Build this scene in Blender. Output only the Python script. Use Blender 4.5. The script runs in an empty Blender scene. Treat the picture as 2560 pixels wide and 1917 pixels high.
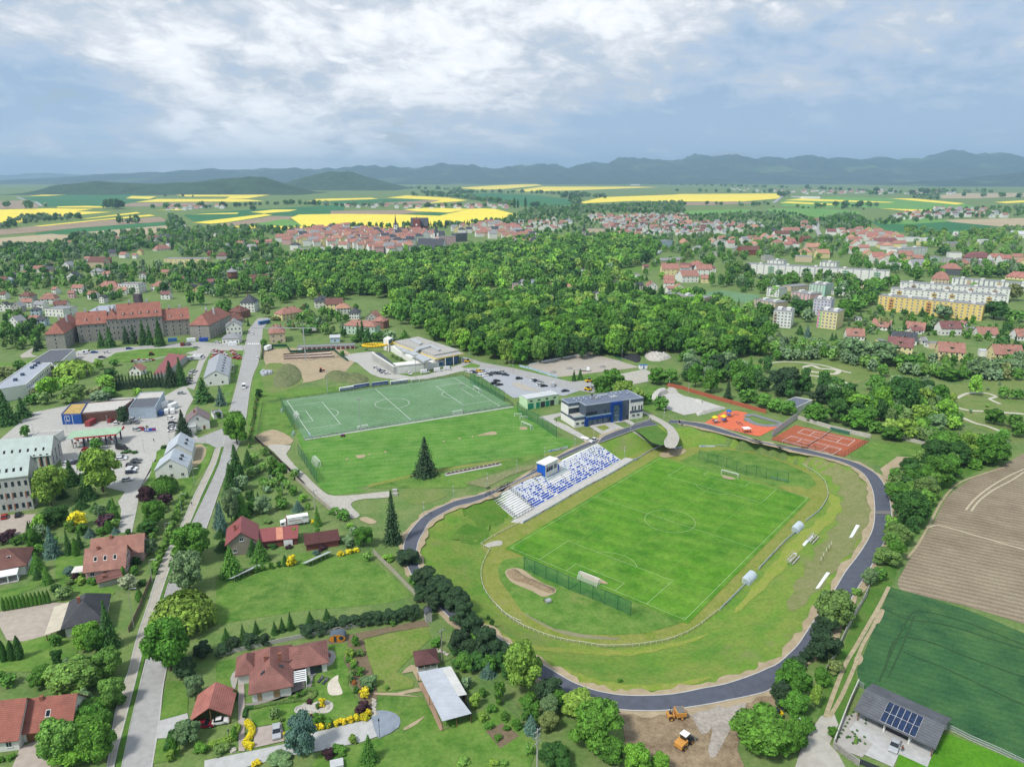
import bpy,bmesh,math,random
from math import cos,sin,pi,hypot,atan2,sqrt,floor,acos,atan,radians
import numpy as np
from mathutils import Vector,Matrix
random.seed(7);np.random.seed(7);RNG=np.random.RandomState(11)
SC=bpy.context.scene;COL=SC.collection
R=radians;rg=range
FPX=1800.0;CZ=118.0;PITCH=math.atan((958.5-438)/FPX)
CPT,SPT=cos(PITCH),sin(PITCH)
ZB=-5.0
FR={'A':(0,380,.38879),'B':(850,380,.38879),'C':(1700,380,.38879),'D':(0,780,.38879),'E':(850,780,.38879),'F':(1700,780,.38879),'a':(0,1160,.28933),'b':(0,1517,.28933),'c':(540,1160,.28933),'d':(540,1517,.28933),'e':(1140,1160,.28933),'f':(1140,1517,.28933),'g':(1740,1100,.3707),'h':(1740,1467,.3707),'A1':(0,580,.19892),'A2':(430,580,.19892),'A3':(860,540,.19892),'A4':(1280,540,.19892),'A5':(1700,560,.19892),'A6':(2120,560,.19892),'D1':(0,860,.19892),'D2':(430,780,.19892),'S':(1180,1060,.19892),'T':(1380,940,.14467),'Q':(880,820,.19892),'P':(0,0,1)}
def px(f,x,y):
 a=FR[f];return(a[0]+x*a[2],a[1]+y*a[2])
def ray(X,Y):
 x=(X-1280)/FPX;y=(958.5-Y)/FPX
 return x,CPT+y*SPT,-SPT+y*CPT
def at(X,Y,z=0.0):
 d=ray(X,Y);t=(z-CZ)/min(d[2],-1e-4)
 return(d[0]*t,d[1]*t,z)
def q(f,x,y,z=0.0):
 return at(*px(f,x,y),z)
def proj(p):
 x,y,z=p[0],p[1],p[2]-CZ
 dep=y*CPT-z*SPT;up=y*SPT+z*CPT
 return(1280+FPX*x/dep,958.5-FPX*up/dep,dep)
def hgt(p,Y):
 k=(958.5-Y)/FPX;y=p[1]
 z=(k*y*CPT-y*SPT)/(CPT+k*SPT)
 return z+CZ-p[2]
QK=4
def psl(s):return[tuple(float(v)*QK for v in t.split(','))for t in s.split()]
def pc_(t,n):
 a=t.split(',');return[float(v)*QC for v in a[:n]]+a[n:]
QC=8
def lst(f,s,z=0.0):
 return[q(f,*a,z)for a in psl(s)]
OUT=(lst('S','528,8 498,19 425,48 390,61 272,114 210,151 108,199 50,230 0,248')+lst('c','520,93 488,108 462,126 448,148 436,172 434,205 448,240 475,275')+lst('f','0,10 45,40 92,68 130,90 175,118 212,140 250,162 290,178 325,187 370,193 425,193 475,188 535,176')+lst('h','15,170 50,163 100,147 140,127 170,100 185,77 200,56')+lst('g','232,253 252,222 275,192 294,158 301,130 300,98 294,78 282,58 262,46 238,36 200,27 162,18 125,7')+lst('F','120,208 75,197 25,185')+lst('T','545,225 500,220 450,212'))
INN=(lst('S','475,108 468,114 185,262 136,298 121,309 28,375',ZB)+lst('e','54,180 65,198 56,220 54,240 60,270 80,300 108,328 142,346',ZB)+lst('f','108,20 135,39 168,54 200,66 240,76 280,82 322,88 382,86 420,81 458,74 500,58 532,38',ZB)+lst('g','20,303 40,288 88,240 105,220 170,155 185,138 208,120 220,102 223,90 218,72 200,55 175,41 140,29 105,19 62,12 32,11 0,12',ZB)+lst('T','529,316 508,314 475,300',ZB))
def _seg(poly):
 P=np.array([p[:2]for p in poly]);return P,np.roll(P,-1,0)
IA,IB=_seg(INN);OA,OB=_seg(OUT)
def inside(A,B,X,Y):
 c=np.zeros(X.shape,bool)
 for(x1,y1),(x2,y2)in zip(A,B):
  if y1==y2:continue
  m=(y1>Y)!=(y2>Y)
  c^=m&(X<(x2-x1)*(Y-y1)/(y2-y1)+x1)
 return c
def pdist(A,B,X,Y):
 d=np.full(X.shape,1e9)
 for(x1,y1),(x2,y2)in zip(A,B):
  dx,dy=x2-x1,y2-y1;L=dx*dx+dy*dy+1e-9
  t=np.clip(((X-x1)*dx+(Y-y1)*dy)/L,0,1)
  d=np.minimum(d,np.hypot(X-x1-t*dx,Y-y1-t*dy))
 return d
def hz(X,Y):
 X=np.asarray(X,float);Y=np.asarray(Y,float);s=X.shape;X=X.ravel();Y=Y.ravel();z=np.zeros(X.shape)
 m=(X>OA[:,0].min())&(X<OA[:,0].max())&(Y>OA[:,1].min())&(Y<OA[:,1].max())
 if m.any():
  x,y=X[m],Y[m];io=inside(OA,OB,x,y);ii=inside(IA,IB,x,y)
  di=pdist(IA,IB,x,y);do=pdist(OA,OB,x,y)
  t=np.clip(di/(di+do+1e-6),0,1);t=.6*t+.4*t*t*(3-2*t)
  z[m]=np.where(ii,ZB,np.where(io,ZB*(1-t),0))
 return z.reshape(s)
def h1(x,y):return float(hz(np.array([x]),np.array([y]))[0])
def ground(X,Y):
 p=at(X,Y,0)
 z=h1(p[0],p[1])
 if z==0:
  return p
 z=-2.5
 for i in rg(14):
  p=at(X,Y,z);z=.5*z+.5*h1(p[0],p[1])
 return(p[0],p[1],h1(p[0],p[1]))
def g(f,x,y):return ground(*px(f,x,y))
def lin(c):
 return tuple((v/255/12.92 if v<10 else((v/255+.055)/1.055)**2.4)for v in c)
MATS={}
class NT:
 def __init__(s,name):
  s.m=bpy.data.materials.new(name);s.m.use_nodes=True;s.n=s.m.node_tree.nodes;s.l=s.m.node_tree.links
  s.b=s.n['Principled BSDF'];s.b.inputs['Specular IOR Level'].default_value=.25
 def new(s,t,**k):
  o=s.n.new(t)
  for a,v in k.items():
   if a.startswith('i_'):o.inputs[int(a[2:])].default_value=v
   else:setattr(o,a,v)
  return o
 def noise(s,vec,scale,detail=3,rough=.6,lo=.3,hi=.7,dist=0):
  o=s.new('ShaderNodeTexNoise');o.inputs['Scale'].default_value=scale;o.inputs['Detail'].default_value=detail;o.inputs['Roughness'].default_value=rough;o.inputs['Distortion'].default_value=dist
  if vec is not None:s.l.new(vec,o.inputs['Vector'])
  return s.mr(o.outputs['Fac'],lo,hi,0,1)
 def mr(s,v,a,b,c,d):
  o=s.new('ShaderNodeMapRange');o.inputs[1].default_value=a;o.inputs[2].default_value=b;o.inputs[3].default_value=c;o.inputs[4].default_value=d
  s.l.new(v,o.inputs[0]);return o.outputs[0]
 def mix(s,f,a,b,mode='MIX'):
  o=s.new('ShaderNodeMix',data_type='RGBA',blend_type=mode)
  for i,v in((0,f),(6,a),(7,b)):
   if isinstance(v,(int,float)):o.inputs[i].default_value=v
   elif isinstance(v,tuple):o.inputs[i].default_value=(*v[:3],1)
   else:s.l.new(v,o.inputs[i])
  return o.outputs[2]
 def math(s,op,a,b=None,c=None):
  o=s.new('ShaderNodeMath',operation=op)
  for i,v in enumerate((a,b,c)):
   if v is None:continue
   if isinstance(v,(int,float)):o.inputs[i].default_value=v
   else:s.l.new(v,o.inputs[i])
  return o.outputs[0]
 def pos(s):return s.new('ShaderNodeNewGeometry').outputs['Position']
 def obj(s):return s.new('ShaderNodeTexCoord').outputs['Object']
 def xyz(s,v):
  o=s.new('ShaderNodeSeparateXYZ');s.l.new(v,o.inputs[0]);return o.outputs
 def maps(s,v,sc=(1,1,1),rot=(0,0,0)):
  o=s.new('ShaderNodeMapping');o.inputs['Scale'].default_value=sc;o.inputs['Rotation'].default_value=rot;s.l.new(v,o.inputs[0]);return o.outputs[0]
 def bump(s,h,st=.3,d=.1):
  o=s.new('ShaderNodeBump');o.inputs['Strength'].default_value=st;o.inputs['Distance'].default_value=d;s.l.new(h,o.inputs['Height']);s.l.new(o.outputs[0],s.b.inputs['Normal'])
 def out(s,c,rough=.85):
  if isinstance(c,tuple):s.b.inputs['Base Color'].default_value=(*c,1)
  else:s.l.new(c,s.b.inputs['Base Color'])
  s.b.inputs['Roughness'].default_value=rough;return s.m
def sc3(c,k):return tuple(min(1,max(0,v*k))for v in c)
def P(name,c=0,rough=.8,var=.12,scale=.6,k=.85,metal=0,obj=False,stain=.0):
 if name in MATS:return MATS[name]
 t=NT(name);b=sc3(lin(c),k);v=t.obj()if obj else t.pos()
 f=t.noise(v,scale,4);col=t.mix(f,sc3(b,1-var),sc3(b,1+var))
 if stain:
  f2=t.noise(v,scale*.23,5,.7,.5,.75);col=t.mix(t.math('MULTIPLY',f2,stain),col,sc3(b,.5))
 t.b.inputs['Metallic'].default_value=metal
 MATS[name]=t.out(col,rough);return MATS[name]
def GR(name,cols,scales=(.02,.15,1.2),rough=.95,bump=.25,streak=None,k=.85,spots=None):
 if name in MATS:return MATS[name]
 t=NT(name);v=t.pos();a,b,c=[sc3(lin(x),k)for x in cols]
 f1=t.noise(v,scales[0],5,.6,.35,.65);f2=t.noise(v,scales[1],5,.65,.35,.65);f3=t.noise(v,scales[2],4,.7,.3,.7)
 col=t.mix(f1,a,b);col=t.mix(t.math('MULTIPLY',f2,.75),col,c)
 col=t.mix(1,col,t.mix(f3,(.72,.72,.70),(1.12,1.12,1.1)),'MULTIPLY')
 if streak:
  ang,w,am=streak
  o=t.xyz(t.maps(v,(1,1,1),(0,0,-ang)))
  s=t.math('SINE',t.math('MULTIPLY_ADD',o[1],pi*2/w,t.math('MULTIPLY',f2,1.5)))
  col=t.mix(1,col,t.mix(t.mr(s,-.8,.8,0,1),(1-am,)*3,(1+am,)*3),'MULTIPLY')
 if spots:
  scol,ss,lo,hi=spots
  f=t.noise(v,ss,6,.7,lo,hi);col=t.mix(f,col,sc3(lin(scol),k))
 if bump:t.bump(f3,bump,.15)
 MATS[name]=t.out(col,rough);return MATS[name]
def TILE(name,c,pitch=.46,k=.85,amt=.5,dirt=.5):
 if name in MATS:return MATS[name]
 t=NT(name);v=t.obj();o=t.xyz(v);b=sc3(lin(c),k);b=tuple(.76*x+.24*sum(b)/3 for x in b)
 row=t.math('FRACT',t.math('MULTIPLY',o[2],1/(pitch*.62)));c1=t.math('ADD',o[0],o[1])
 colm=t.math('SINE',t.math('MULTIPLY',c1,2*pi/(pitch*1.1)))
 f=t.noise(t.pos(),.35,5,.7);f2=t.noise(t.pos(),3.,3,.6)
 col=t.mix(f,sc3(b,1-dirt*.6),sc3(b,1+dirt*.5));col=t.mix(t.math('MULTIPLY',f2,.3),col,sc3(b,.6))
 sh=t.math('ADD',t.math('MULTIPLY',row,.7),t.math('MULTIPLY',colm,.3))
 col=t.mix(1,col,t.mix(t.mr(row,0,.3,0,1),(1-amt,)*3,(1,1,1)),'MULTIPLY')
 t.bump(sh,.5,.06)
 MATS[name]=t.out(col,.75);return MATS[name]
def SEAM(name,c,pitch=.6,axis=0,k=.85,rough=.45,amt=.18,metal=.0):
 if name in MATS:return MATS[name]
 t=NT(name);o=t.xyz(t.obj());b=sc3(lin(c),k)
 s=t.math('PINGPONG',o[axis],pitch/2);f=t.noise(t.pos(),.3,5,.7)
 col=t.mix(f,sc3(b,.86),sc3(b,1.1));col=t.mix(1,col,t.mix(t.mr(s,0,.06,0,1),(1-amt*2,)*3,(1,1,1)),'MULTIPLY')
 t.bump(t.mr(s,0,.08,1,0),.4,.05);t.b.inputs['Metallic'].default_value=metal
 MATS[name]=t.out(col,rough);return MATS[name]
def GLASS(name='glass',c=(38,50,62),rough=.08):
 if name in MATS:return MATS[name]
 t=NT(name);f=t.noise(t.pos(),.8,2);col=t.mix(f,sc3(lin(c),.6),sc3(lin(c),1.4));t.b.inputs['Specular IOR Level'].default_value=.6
 MATS[name]=t.out(col,rough);return MATS[name]
def TINT(name,rough=.4,var=.08,coat=0):
 if name in MATS:return MATS[name]
 t=NT(name);oc=t.new('ShaderNodeObjectInfo').outputs['Color'];f=t.noise(t.pos(),1.2,3)
 col=t.mix(1,oc,t.mix(f,(1-var,)*3,(1+var,)*3),'MULTIPLY');t.b.inputs['Coat Weight'].default_value=coat
 MATS[name]=t.out(col,rough);return MATS[name]
def NET(name,c,op=.35):
 if name in MATS:return MATS[name]
 t=NT(name);t.b.inputs['Base Color'].default_value=(*sc3(lin(c),.85),1);tr=t.new('ShaderNodeBsdfTransparent');mx=t.new('ShaderNodeMixShader')
 f=t.noise(t.pos(),.5,2,.5,.2,.8);t.l.new(t.math('MULTIPLY_ADD',f,.12,op-.06),mx.inputs[0]);t.l.new(tr.outputs[0],mx.inputs[1]);t.l.new(t.b.outputs[0],mx.inputs[2])
 t.l.new(mx.outputs[0],t.n['Material Output'].inputs[0]);MATS[name]=t.m;return t.m
class MB:
 def __init__(s):s.v=[];s.f=[];s.m=[]
 def face(s,pts,m=0):
  i=len(s.v);s.v.extend(tuple(p)for p in pts);s.f.append(tuple(rg(i,i+len(pts))));s.m.append(m);return s
 def box(s,x0,x1,y0,y1,z0,z1,m=0):
  i=len(s.v);s.v+=[(x0,y0,z0),(x1,y0,z0),(x1,y1,z0),(x0,y1,z0),(x0,y0,z1),(x1,y0,z1),(x1,y1,z1),(x0,y1,z1)]
  for f in((0,3,2,1),(4,5,6,7),(0,1,5,4),(1,2,6,5),(2,3,7,6),(3,0,4,7)):
   s.f.append(tuple(i+k for k in f));s.m.append(m)
  return s
 def prism(s,poly,z0,z1,m=0,mt=None,bottom=True):
  n=len(poly)
  if sum(poly[i][0]*poly[(i+1)%n][1]-poly[(i+1)%n][0]*poly[i][1]for i in rg(n))<0:poly=poly[::-1]
  i=len(s.v);zz=lambda z,k:z[k]if isinstance(z,(list,tuple))else z
  s.v+=[(p[0],p[1],zz(z0,k))for k,p in enumerate(poly)]+[(p[0],p[1],zz(z1,k))for k,p in enumerate(poly)]
  for k in rg(n):s.f.append((i+k,i+(k+1)%n,i+n+(k+1)%n,i+n+k));s.m.append(m)
  s.f.append(tuple(rg(i+n,i+2*n)));s.m.append(m if mt is None else mt)
  if bottom:s.f.append(tuple(rg(i+n-1,i-1,-1)));s.m.append(m)
  return s
 def tube(s,p0,p1,r0,r1=None,n=6,m=0,caps=True):
  r1=r0 if r1 is None else r1;a=Vector(p0);b=Vector(p1);d=(b-a)
  if d.length<1e-6:return s
  d.normalize();u=d.orthogonal().normalized();w=d.cross(u);i=len(s.v)
  for c,r in((a,r0),(b,r1)):
   for k in rg(n):
    t=2*pi*k/n;s.v.append(tuple(c+u*(r*cos(t))+w*(r*sin(t))))
  for k in rg(n):s.f.append((i+k,i+(k+1)%n,i+n+(k+1)%n,i+n+k));s.m.append(m)
  if caps:s.f.append(tuple(rg(i+n-1,i-1,-1)));s.m.append(m);s.f.append(tuple(rg(i+n,i+2*n)));s.m.append(m)
  return s
 def path(s,pts,r,n=6,m=0):
  for a,b in zip(pts,pts[1:]):s.tube(a,b,r,r,n,m)
  return s
 def lathe(s,c,prof,n=16,m=0):
  i=len(s.v)
  for r,z in prof:
   for k in rg(n):
    t=2*pi*k/n;s.v.append((c[0]+r*cos(t),c[1]+r*sin(t),c[2]+z))
  for j in rg(len(prof)-1):
   for k in rg(n):s.f.append((i+j*n+k,i+j*n+(k+1)%n,i+(j+1)*n+(k+1)%n,i+(j+1)*n+k));s.m.append(m)
  s.f.append(tuple(rg(i+(len(prof)-1)*n,i+len(prof)*n)));s.m.append(m)
  return s
 def mesh(s,name,mats,smooth=False):
  me=bpy.data.meshes.new(name);me.from_pydata(s.v,[],s.f)
  mats=mats if isinstance(mats,(list,tuple))else[mats]
  for m in mats:me.materials.append(m)
  if len(mats)>1:me.polygons.foreach_set('material_index',s.m)
  if smooth:me.polygons.foreach_set('use_smooth',[True]*len(s.f))
  me.update();return me
def link(name,data,parent=None,loc=(0,0,0),rz=0,sc=None,color=None):
 o=bpy.data.objects.new(name,data);COL.objects.link(o);o.location=loc;o.rotation_euler=(0,0,rz)
 if sc is not None:o.scale=sc if isinstance(sc,(tuple,list))else(sc,)*3
 if color is not None:o.color=(*color[:3],1)
 if parent is not None:o.parent=parent
 return o
def bd(name,mb,mats,parent=None,loc=(0,0,0),rz=0,color=None,smooth=False):
 return link(name,mb.mesh(name,mats,smooth),parent,loc,rz,None,color)
AUTO=[];LAND=[];THINGS=[]
def tag(o,label,cat,group=None,look=None):
 o['category']=cat
 if label:o['label']=label
 if group:o['group']=group
 if look:AUTO.append((o,look))
 return o
def thg(name,label,cat,loc=(0,0,0),rz=0,group=None,look=None):
 return tag(link(name,None,None,loc,rz),label,cat,group,look)
def land(name,p):LAND.append((name,p[0],p[1]))
def struct(name,mb,mats,kind='structure',**k):
 o=bd(name,mb,mats,**k);o['kind']=kind;return o
def bxp(name,mat,parent,*d):return bd(name,MB().box(*d),mat,parent)
def kid(r,n):return[o for o in COL.objects if o.parent is r and o.name.startswith(n)][0]
def dirz(a,b):return atan2(b[1]-a[1],b[0]-a[0])
class Tmpl:
 def __init__(s,name,cat):s.name=name;s.cat=cat;s.parts=[]
 def add(s,name,mb,mats,parent=-1,loc=(0,0,0),rz=0,smooth=False):
  s.parts.append((name,mb.mesh(name,mats,smooth)if isinstance(mb,MB)else mb,parent,loc,rz));return len(s.parts)-1
 def put(s,loc,rz=0,label=None,group=None,sc=None,color=None,look=None,cat=None):
  r=link(s.name,None,None,loc,rz,sc);os=[]
  for n,me,pa,l,z in s.parts:os.append(link(n,me,r if pa<0 else os[pa],l,z,None,color))
  return tag(r,label,cat or s.cat,group,look)
HAZE=7.0e-5;SKYK=1.0;SUNK=3.2;EXPO=0.3
LAY=.03;NLAY=[0]
def flat(name,pts,mat,layer=1,z=0.0,kind='structure'):
 mb=MB();n=len(pts);a=sum(pts[i][0]*pts[(i+1)%n][1]-pts[(i+1)%n][0]*pts[i][1]for i in rg(n))
 if a<0:pts=pts[::-1]
 NLAY[0]+=1;e=NLAY[0]%250*1e-4
 mb.face([(p[0],p[1],z+layer*LAY+e)for p in pts]);return struct(name,mb,mat,kind)
def flq(n,f,s,m,l=1):return flat(n,lst(f,s),m,l)
def fls(n,f,s,m,l=1):return flat(n,smo(lst(f,s),2,True),m,l)
def drape(name,pts,mat,layer=1,step=3.0,kind='structure'):
 bm=bmesh.new();f=bm.faces.new([bm.verts.new((p[0],p[1],0))for p in pts]);bm.normal_update()
 if f.normal.z<0:f.normal_flip()
 bmesh.ops.triangulate(bm,faces=bm.faces[:])
 for ax in(0,1):
  lo=min(p[ax]for p in pts);hi=max(p[ax]for p in pts);k=floor(lo/step)+1
  while k*step<hi:
   co=[0,0,0];co[ax]=k*step;no=[0,0,0];no[ax]=1
   bmesh.ops.bisect_plane(bm,geom=bm.verts[:]+bm.edges[:]+bm.faces[:],plane_co=co,plane_no=no);k+=1
 X=np.array([v.co.x for v in bm.verts]);Y=np.array([v.co.y for v in bm.verts]);Z=hz(X,Y)+layer*LAY
 for v,z in zip(bm.verts,Z):v.co.z=float(z)
 me=bpy.data.meshes.new(name);bm.to_mesh(me);bm.free();me.materials.append(mat)
 me.polygons.foreach_set('use_smooth',[True]*len(me.polygons));o=link(name,me);o['kind']=kind;return o
def strip(name,L,Rr,mat,layer=2,z=0.0,kind='structure'):
 mb=MB();n=min(len(L),len(Rr));NLAY[0]+=1;zz=z+layer*LAY+NLAY[0]%250*1e-4
 for i in rg(n-1):mb.face([(*L[i][:2],zz),(*Rr[i][:2],zz),(*Rr[i+1][:2],zz),(*L[i+1][:2],zz)])
 return struct(name,mb,mat,kind)
def offs(pts,w,closed=False):
 n=len(pts);out=[]
 for i in rg(n):
  a=pts[(i-1)%n]if closed or i>0 else pts[i];b=pts[(i+1)%n]if closed or i<n-1 else pts[i]
  dx,dy=b[0]-a[0],b[1]-a[1];L=hypot(dx,dy)+1e-9;out.append((pts[i][0]-dy/L*w,pts[i][1]+dx/L*w,pts[i][2]if len(pts[i])>2 else 0))
 return out
RIB=[0]
def ribbon(mb,pts,w,zf0,closed=False):
 RIB[0]+=1;e=RIB[0]%60*4e-4;zf=lambda x,y:zf0(x,y)+e
 a=offs(pts,w/2,closed);b=offs(pts,-w/2,closed);n=len(pts)
 for i in rg(n if closed else n-1):
  j=(i+1)%n;mb.face([(*b[i][:2],zf(*b[i][:2])),(*b[j][:2],zf(*b[j][:2])),(*a[j][:2],zf(*a[j][:2])),(*a[i][:2],zf(*a[i][:2]))])
def smo(pts,n=4,closed=False):
 out=[];N=len(pts);P_=lambda i:np.array(pts[i%N]if closed else pts[min(max(i,0),N-1)],float)
 for i in rg(N if closed else N-1):
  a,b,c,d=P_(i-1),P_(i),P_(i+1),P_(i+2)
  for k in rg(n):
   t=k/n;out.append(tuple(.5*(2*b+(c-a)*t+(2*a-5*b+4*c-d)*t*t+(3*b-a-3*c+d)*t**3)))
 if not closed:out.append(tuple(P_(N-1)))
 return out
G_MEADOW=GR('meadow_grass',[(86,122,60),(106,138,68),(134,146,92)],(.02,.12,1.0))
G_LAWN=GR('lawn_grass',[(72,116,40),(94,140,48),(124,150,74)],(.05,.2,1.1),spots=((150,150,90),.06,.62,.8))
G_PITCH=GR('pitch_turf',[(62,122,22),(88,144,28),(116,156,56)],(.06,.14,.8),streak=(R(-32),7,.06),spots=((138,152,72),.09,.64,.85))
G_MOWN=GR('mown_turf',[(70,126,42),(90,144,50),(120,158,78)],(.03,.14,1.0),streak=(R(12),4.2,.06))
G_DRY=GR('dry_grass',[(132,142,62),(116,140,48),(150,150,84)],(.06,.22,1.2),spots=((150,140,100),.12,.6,.8))
G_BANK=GR('bank_grass',[(92,138,48),(112,150,52),(138,150,72)],(.05,.12,.9),spots=((128,132,84),.045,.55,.7))
G_DARK=GR('rank_grass',[(64,112,36),(84,132,44),(104,128,60)],(.06,.25,1.4))
G_ROUGH=GR('rough_meadow',[(112,136,66),(88,126,52),(140,146,92)],(.03,.12,.9),spots=((160,150,110),.05,.6,.78))
ASPH=P('fresh_asphalt',(88,92,104),stain=.35)
ROAD=P('worn_road',(168,167,165),stain=.3)
PAVE=P('concrete_paving',(182,180,174),stain=.2)
WALK=P('pavement_slabs',(178,172,160),stain=.15)
KERB=P('kerb_stone',(188,186,182))
SAND=P('bare_soil',(172,156,128),.95,.16,.35,stain=.35)
DIRT=GR('churned_dirt',[(150,130,104),(120,102,82),(178,160,132)],(.08,.35,1.6),bump=.8)
GRAVEL=P('gravel',(180,176,166),stain=.25)
CHIP=P('blue_chippings',(138,148,160),stain=.2)
WHITE=P('white_paint',(236,238,238),.6,k=.9)
def ground_sheet():
 xs=sorted(set(list(np.linspace(-40,200,61))+[-30000,-15000,-8000,-4000,-2000,-1000,-500,-250,-120,-70,250,400,700,1200,2500,5000,9000,16000,30000]))
 ys=sorted(set(list(np.linspace(90,400,78))+[-3000,-1000,-300,-50,20,60,450,520,640,900,1400,2200,3500,5500,9000,16000,30000]))
 X,Y=np.meshgrid(xs,ys);Z=hz(X,Y);Z=np.where(Z<-.01,Z-.35,Z)
 mb=MB();nx=len(xs);mb.v=[tuple(map(float,p))for p in zip(X.ravel(),Y.ravel(),Z.ravel())]
 for j in rg(len(ys)-1):
  for i in rg(nx-1):k=j*nx+i;mb.f.append((k,k+1,k+nx+1,k+nx));mb.m.append(0)
 return struct('ground',mb,G_MEADOW)
ground_sheet()
def gpl(f,s):return[g(f,*a)for a in psl(s)]
drape('embankment',OUT,G_BANK,3,3.0)
inn=[(p[0],p[1],ZB)for p in INN]
flat('stadium_track',inn,G_DRY,8,ZB)
bandm=GR('mown_band',[(140,158,62),(124,154,50),(158,158,84)],(.06,.25,1.2));dkband=GR('shaggy_band',[(74,124,34),(92,136,40),(110,134,60)],(.05,.2,1.2));grband=GR('grey_band',[(128,134,84),(112,128,66),(148,146,104)],(.1,.4,1.5))
def band(name,f,s,w,mat,layer=5):
 pts=smo(gpl(f,s),4);N=len(pts)-1;o1=offs(pts,1);T_=lambda s_:[(p[0]+(o[0]-p[0])*s_*w/2*k,p[1]+(o[1]-p[1])*s_*w/2*k)for p,o,k in((pts[i],o1[i],(.04+sin(pi*i/N))**.6*(1+.25*sin(i*1.9)))for i in rg(N+1))];a=T_(1);b=T_(-1)[::-1]
 return drape(name,a+b,mat,layer,2.5)
band('mown_strip','f','20,8 58,32 100,62 140,82 200,92 250,94 325,99 382,99 440,88 500,75 545,58',3.2,bandm)
band('mown_strip','f','60,55 112,82 160,110 200,132 250,148 288,162 338,172 400,176 475,170 550,152',4.0,bandm)
band('shaggy_strip','f','75,50 120,78 155,100 185,120 220,142 262,162 300,175 350,184 425,184 500,175',3.0,dkband,4)
band('worn_strip','g','175,30 225,48 255,68 270,92 271,120 260,150 232,185 208,220 180,258 160,288',11,grband)
band('mown_strip','g','205,75 232,100 232,120 208,145 175,170 140,212 105,250 65,292',5,bandm,6)
band('shaggy_strip','e','15,95 55,105 82,112 105,125',16,dkband,4)
band('shaggy_strip','e','5,140 30,155 42,175',14,dkband,4)
pl=[q('e',470,730,ZB),q('e',1975,1352,ZB),q('g',775,400,ZB),(at(1657,1147.8,ZB))]
pl=[np.array(p[:2])for p in pl]
o0=pl[0];ux=(pl[1]-pl[0]);PW=np.linalg.norm(ux);ux/=PW;uy=(pl[3]-pl[0]);PL=np.linalg.norm(uy);uy-=ux*(uy@ux);uy/=np.linalg.norm(uy)
PL=(PL+np.linalg.norm(pl[2]-pl[1]))/2;PW=(PW+np.linalg.norm(pl[2]-pl[3]))/2
def pp(a,b,z=ZB):v=o0+ux*a+uy*b;return(float(v[0]),float(v[1]),z)
flat('infield_grass',lst('e','102,208 160,200 380,295 410,310 475,334',ZB)+lst('f','500,28 475,40 410,58 345,62 275,60 212,48 160,22 140,8',ZB)+lst('e','115,280 95,252 90,225',ZB),G_LAWN,10,ZB)
flat('infield_grass',lst('F','0,240 32,225 75,222 130,230 175,246 208,262 220,278',ZB)+lst('g','190,82 192,99 175,92 140,82 82,65 0,48',ZB),G_LAWN,10,ZB)
flat('football_pitch',[pp(-1.2,-1.5),pp(PW+1.5,-1.2),pp(PW+1.2,PL+1.4),pp(-1.4,PL+1.2)],G_PITCH,12,ZB)
flat('dry_patch',smo(lst('g','140,78 175,80 198,90 195,100 172,93 150,86',ZB),3,True),G_DRY,13,ZB)
flat('bare_patch',smo(lst('T','462,342 500,322 550,315 582,325 550,345 488,355',ZB),3,True),SAND,13,ZB)
def lines(name,fr,W,L,z,lay,w=.13,mat=WHITE):
 zf=lambda x,y:z+lay*LAY;mb=MB();S=lambda*ab:ribbon(mb,[fr(*p)for p in ab],w,zf)
 S((0,0),(W,0));S((W,0),(W,L));S((W,L),(0,L));S((0,L),(0,0));S((0,L/2),(W,L/2))
 c=[fr(W/2+9.15*cos(t),L/2+9.15*sin(t))for t in np.linspace(0,2*pi,49)[:-1]];ribbon(mb,c,w,zf,True)
 for e in(0,1):
  Y=lambda y:y if e==0 else L-y
  S((W/2-20.16,Y(0)),(W/2-20.16,Y(16.5)));S((W/2-20.16,Y(16.5)),(W/2+20.16,Y(16.5)));S((W/2+20.16,Y(16.5)),(W/2+20.16,Y(0)))
  S((W/2-9.16,Y(0)),(W/2-9.16,Y(5.5)));S((W/2-9.16,Y(5.5)),(W/2+9.16,Y(5.5)));S((W/2+9.16,Y(5.5)),(W/2+9.16,Y(0)))
  a=acos(5.5/9.15);S(*[(W/2+9.15*sin(t),Y(11+9.15*cos(t)))for t in np.linspace(-a,a,17)])
  for s in(0,1):S(*[((0 if s==0 else W)+(1 if s==0 else-1)*cos(t),Y(sin(t)))for t in np.linspace(0,pi/2,6)])
 return struct(name,mb,mat)
FAINT=P('faded_line_paint',(170,200,140),.8,.2,.5)
lines('pitch_markings',lambda a,b:pp(a,b),PW,PL,ZB,14,.13,FAINT)
mb=MB();zf=lambda x,y:ZB+14*LAY
for k in rg(1,4):ribbon(mb,[pp(PW*k/4+random.uniform(-2,2),1),pp(PW*k/4+random.uniform(-2,2),PL-1)],.12,zf)
struct('old_line_markings',mb,P('old_line_paint',(120,165,80),.9,.2,.3))
for s,m in(('106,236 114,228 132,226 148,232 170,248 190,260 212,268 216,278 200,286 185,288 165,276 140,266 118,255',SAND),):
 flat('sand_heap_apron',smo(lst('e',s,ZB),2,True),m,12,ZB)
flat('worn_track_arc',smo(lst('f','148,18 195,45 240,62 288,70 350,72 350,68 290,62 245,54 200,35 160,12',ZB),2,True),P('cinder_track',(138,136,104),stain=.3),9,ZB)
flat('gravel_corner',smo(lst('S','40,382 60,372 92,368 94,382 72,386 50,389',ZB),2,True),GRAVEL,12,ZB)
flat('goalmouth_wear',smo([pp(PW/2+5*cos(t)*(1+.2*sin(3*t)),1.5+1.6*sin(t))for t in np.linspace(0,6.28,14)[:-1]],2,True),SAND,15,ZB)
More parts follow.
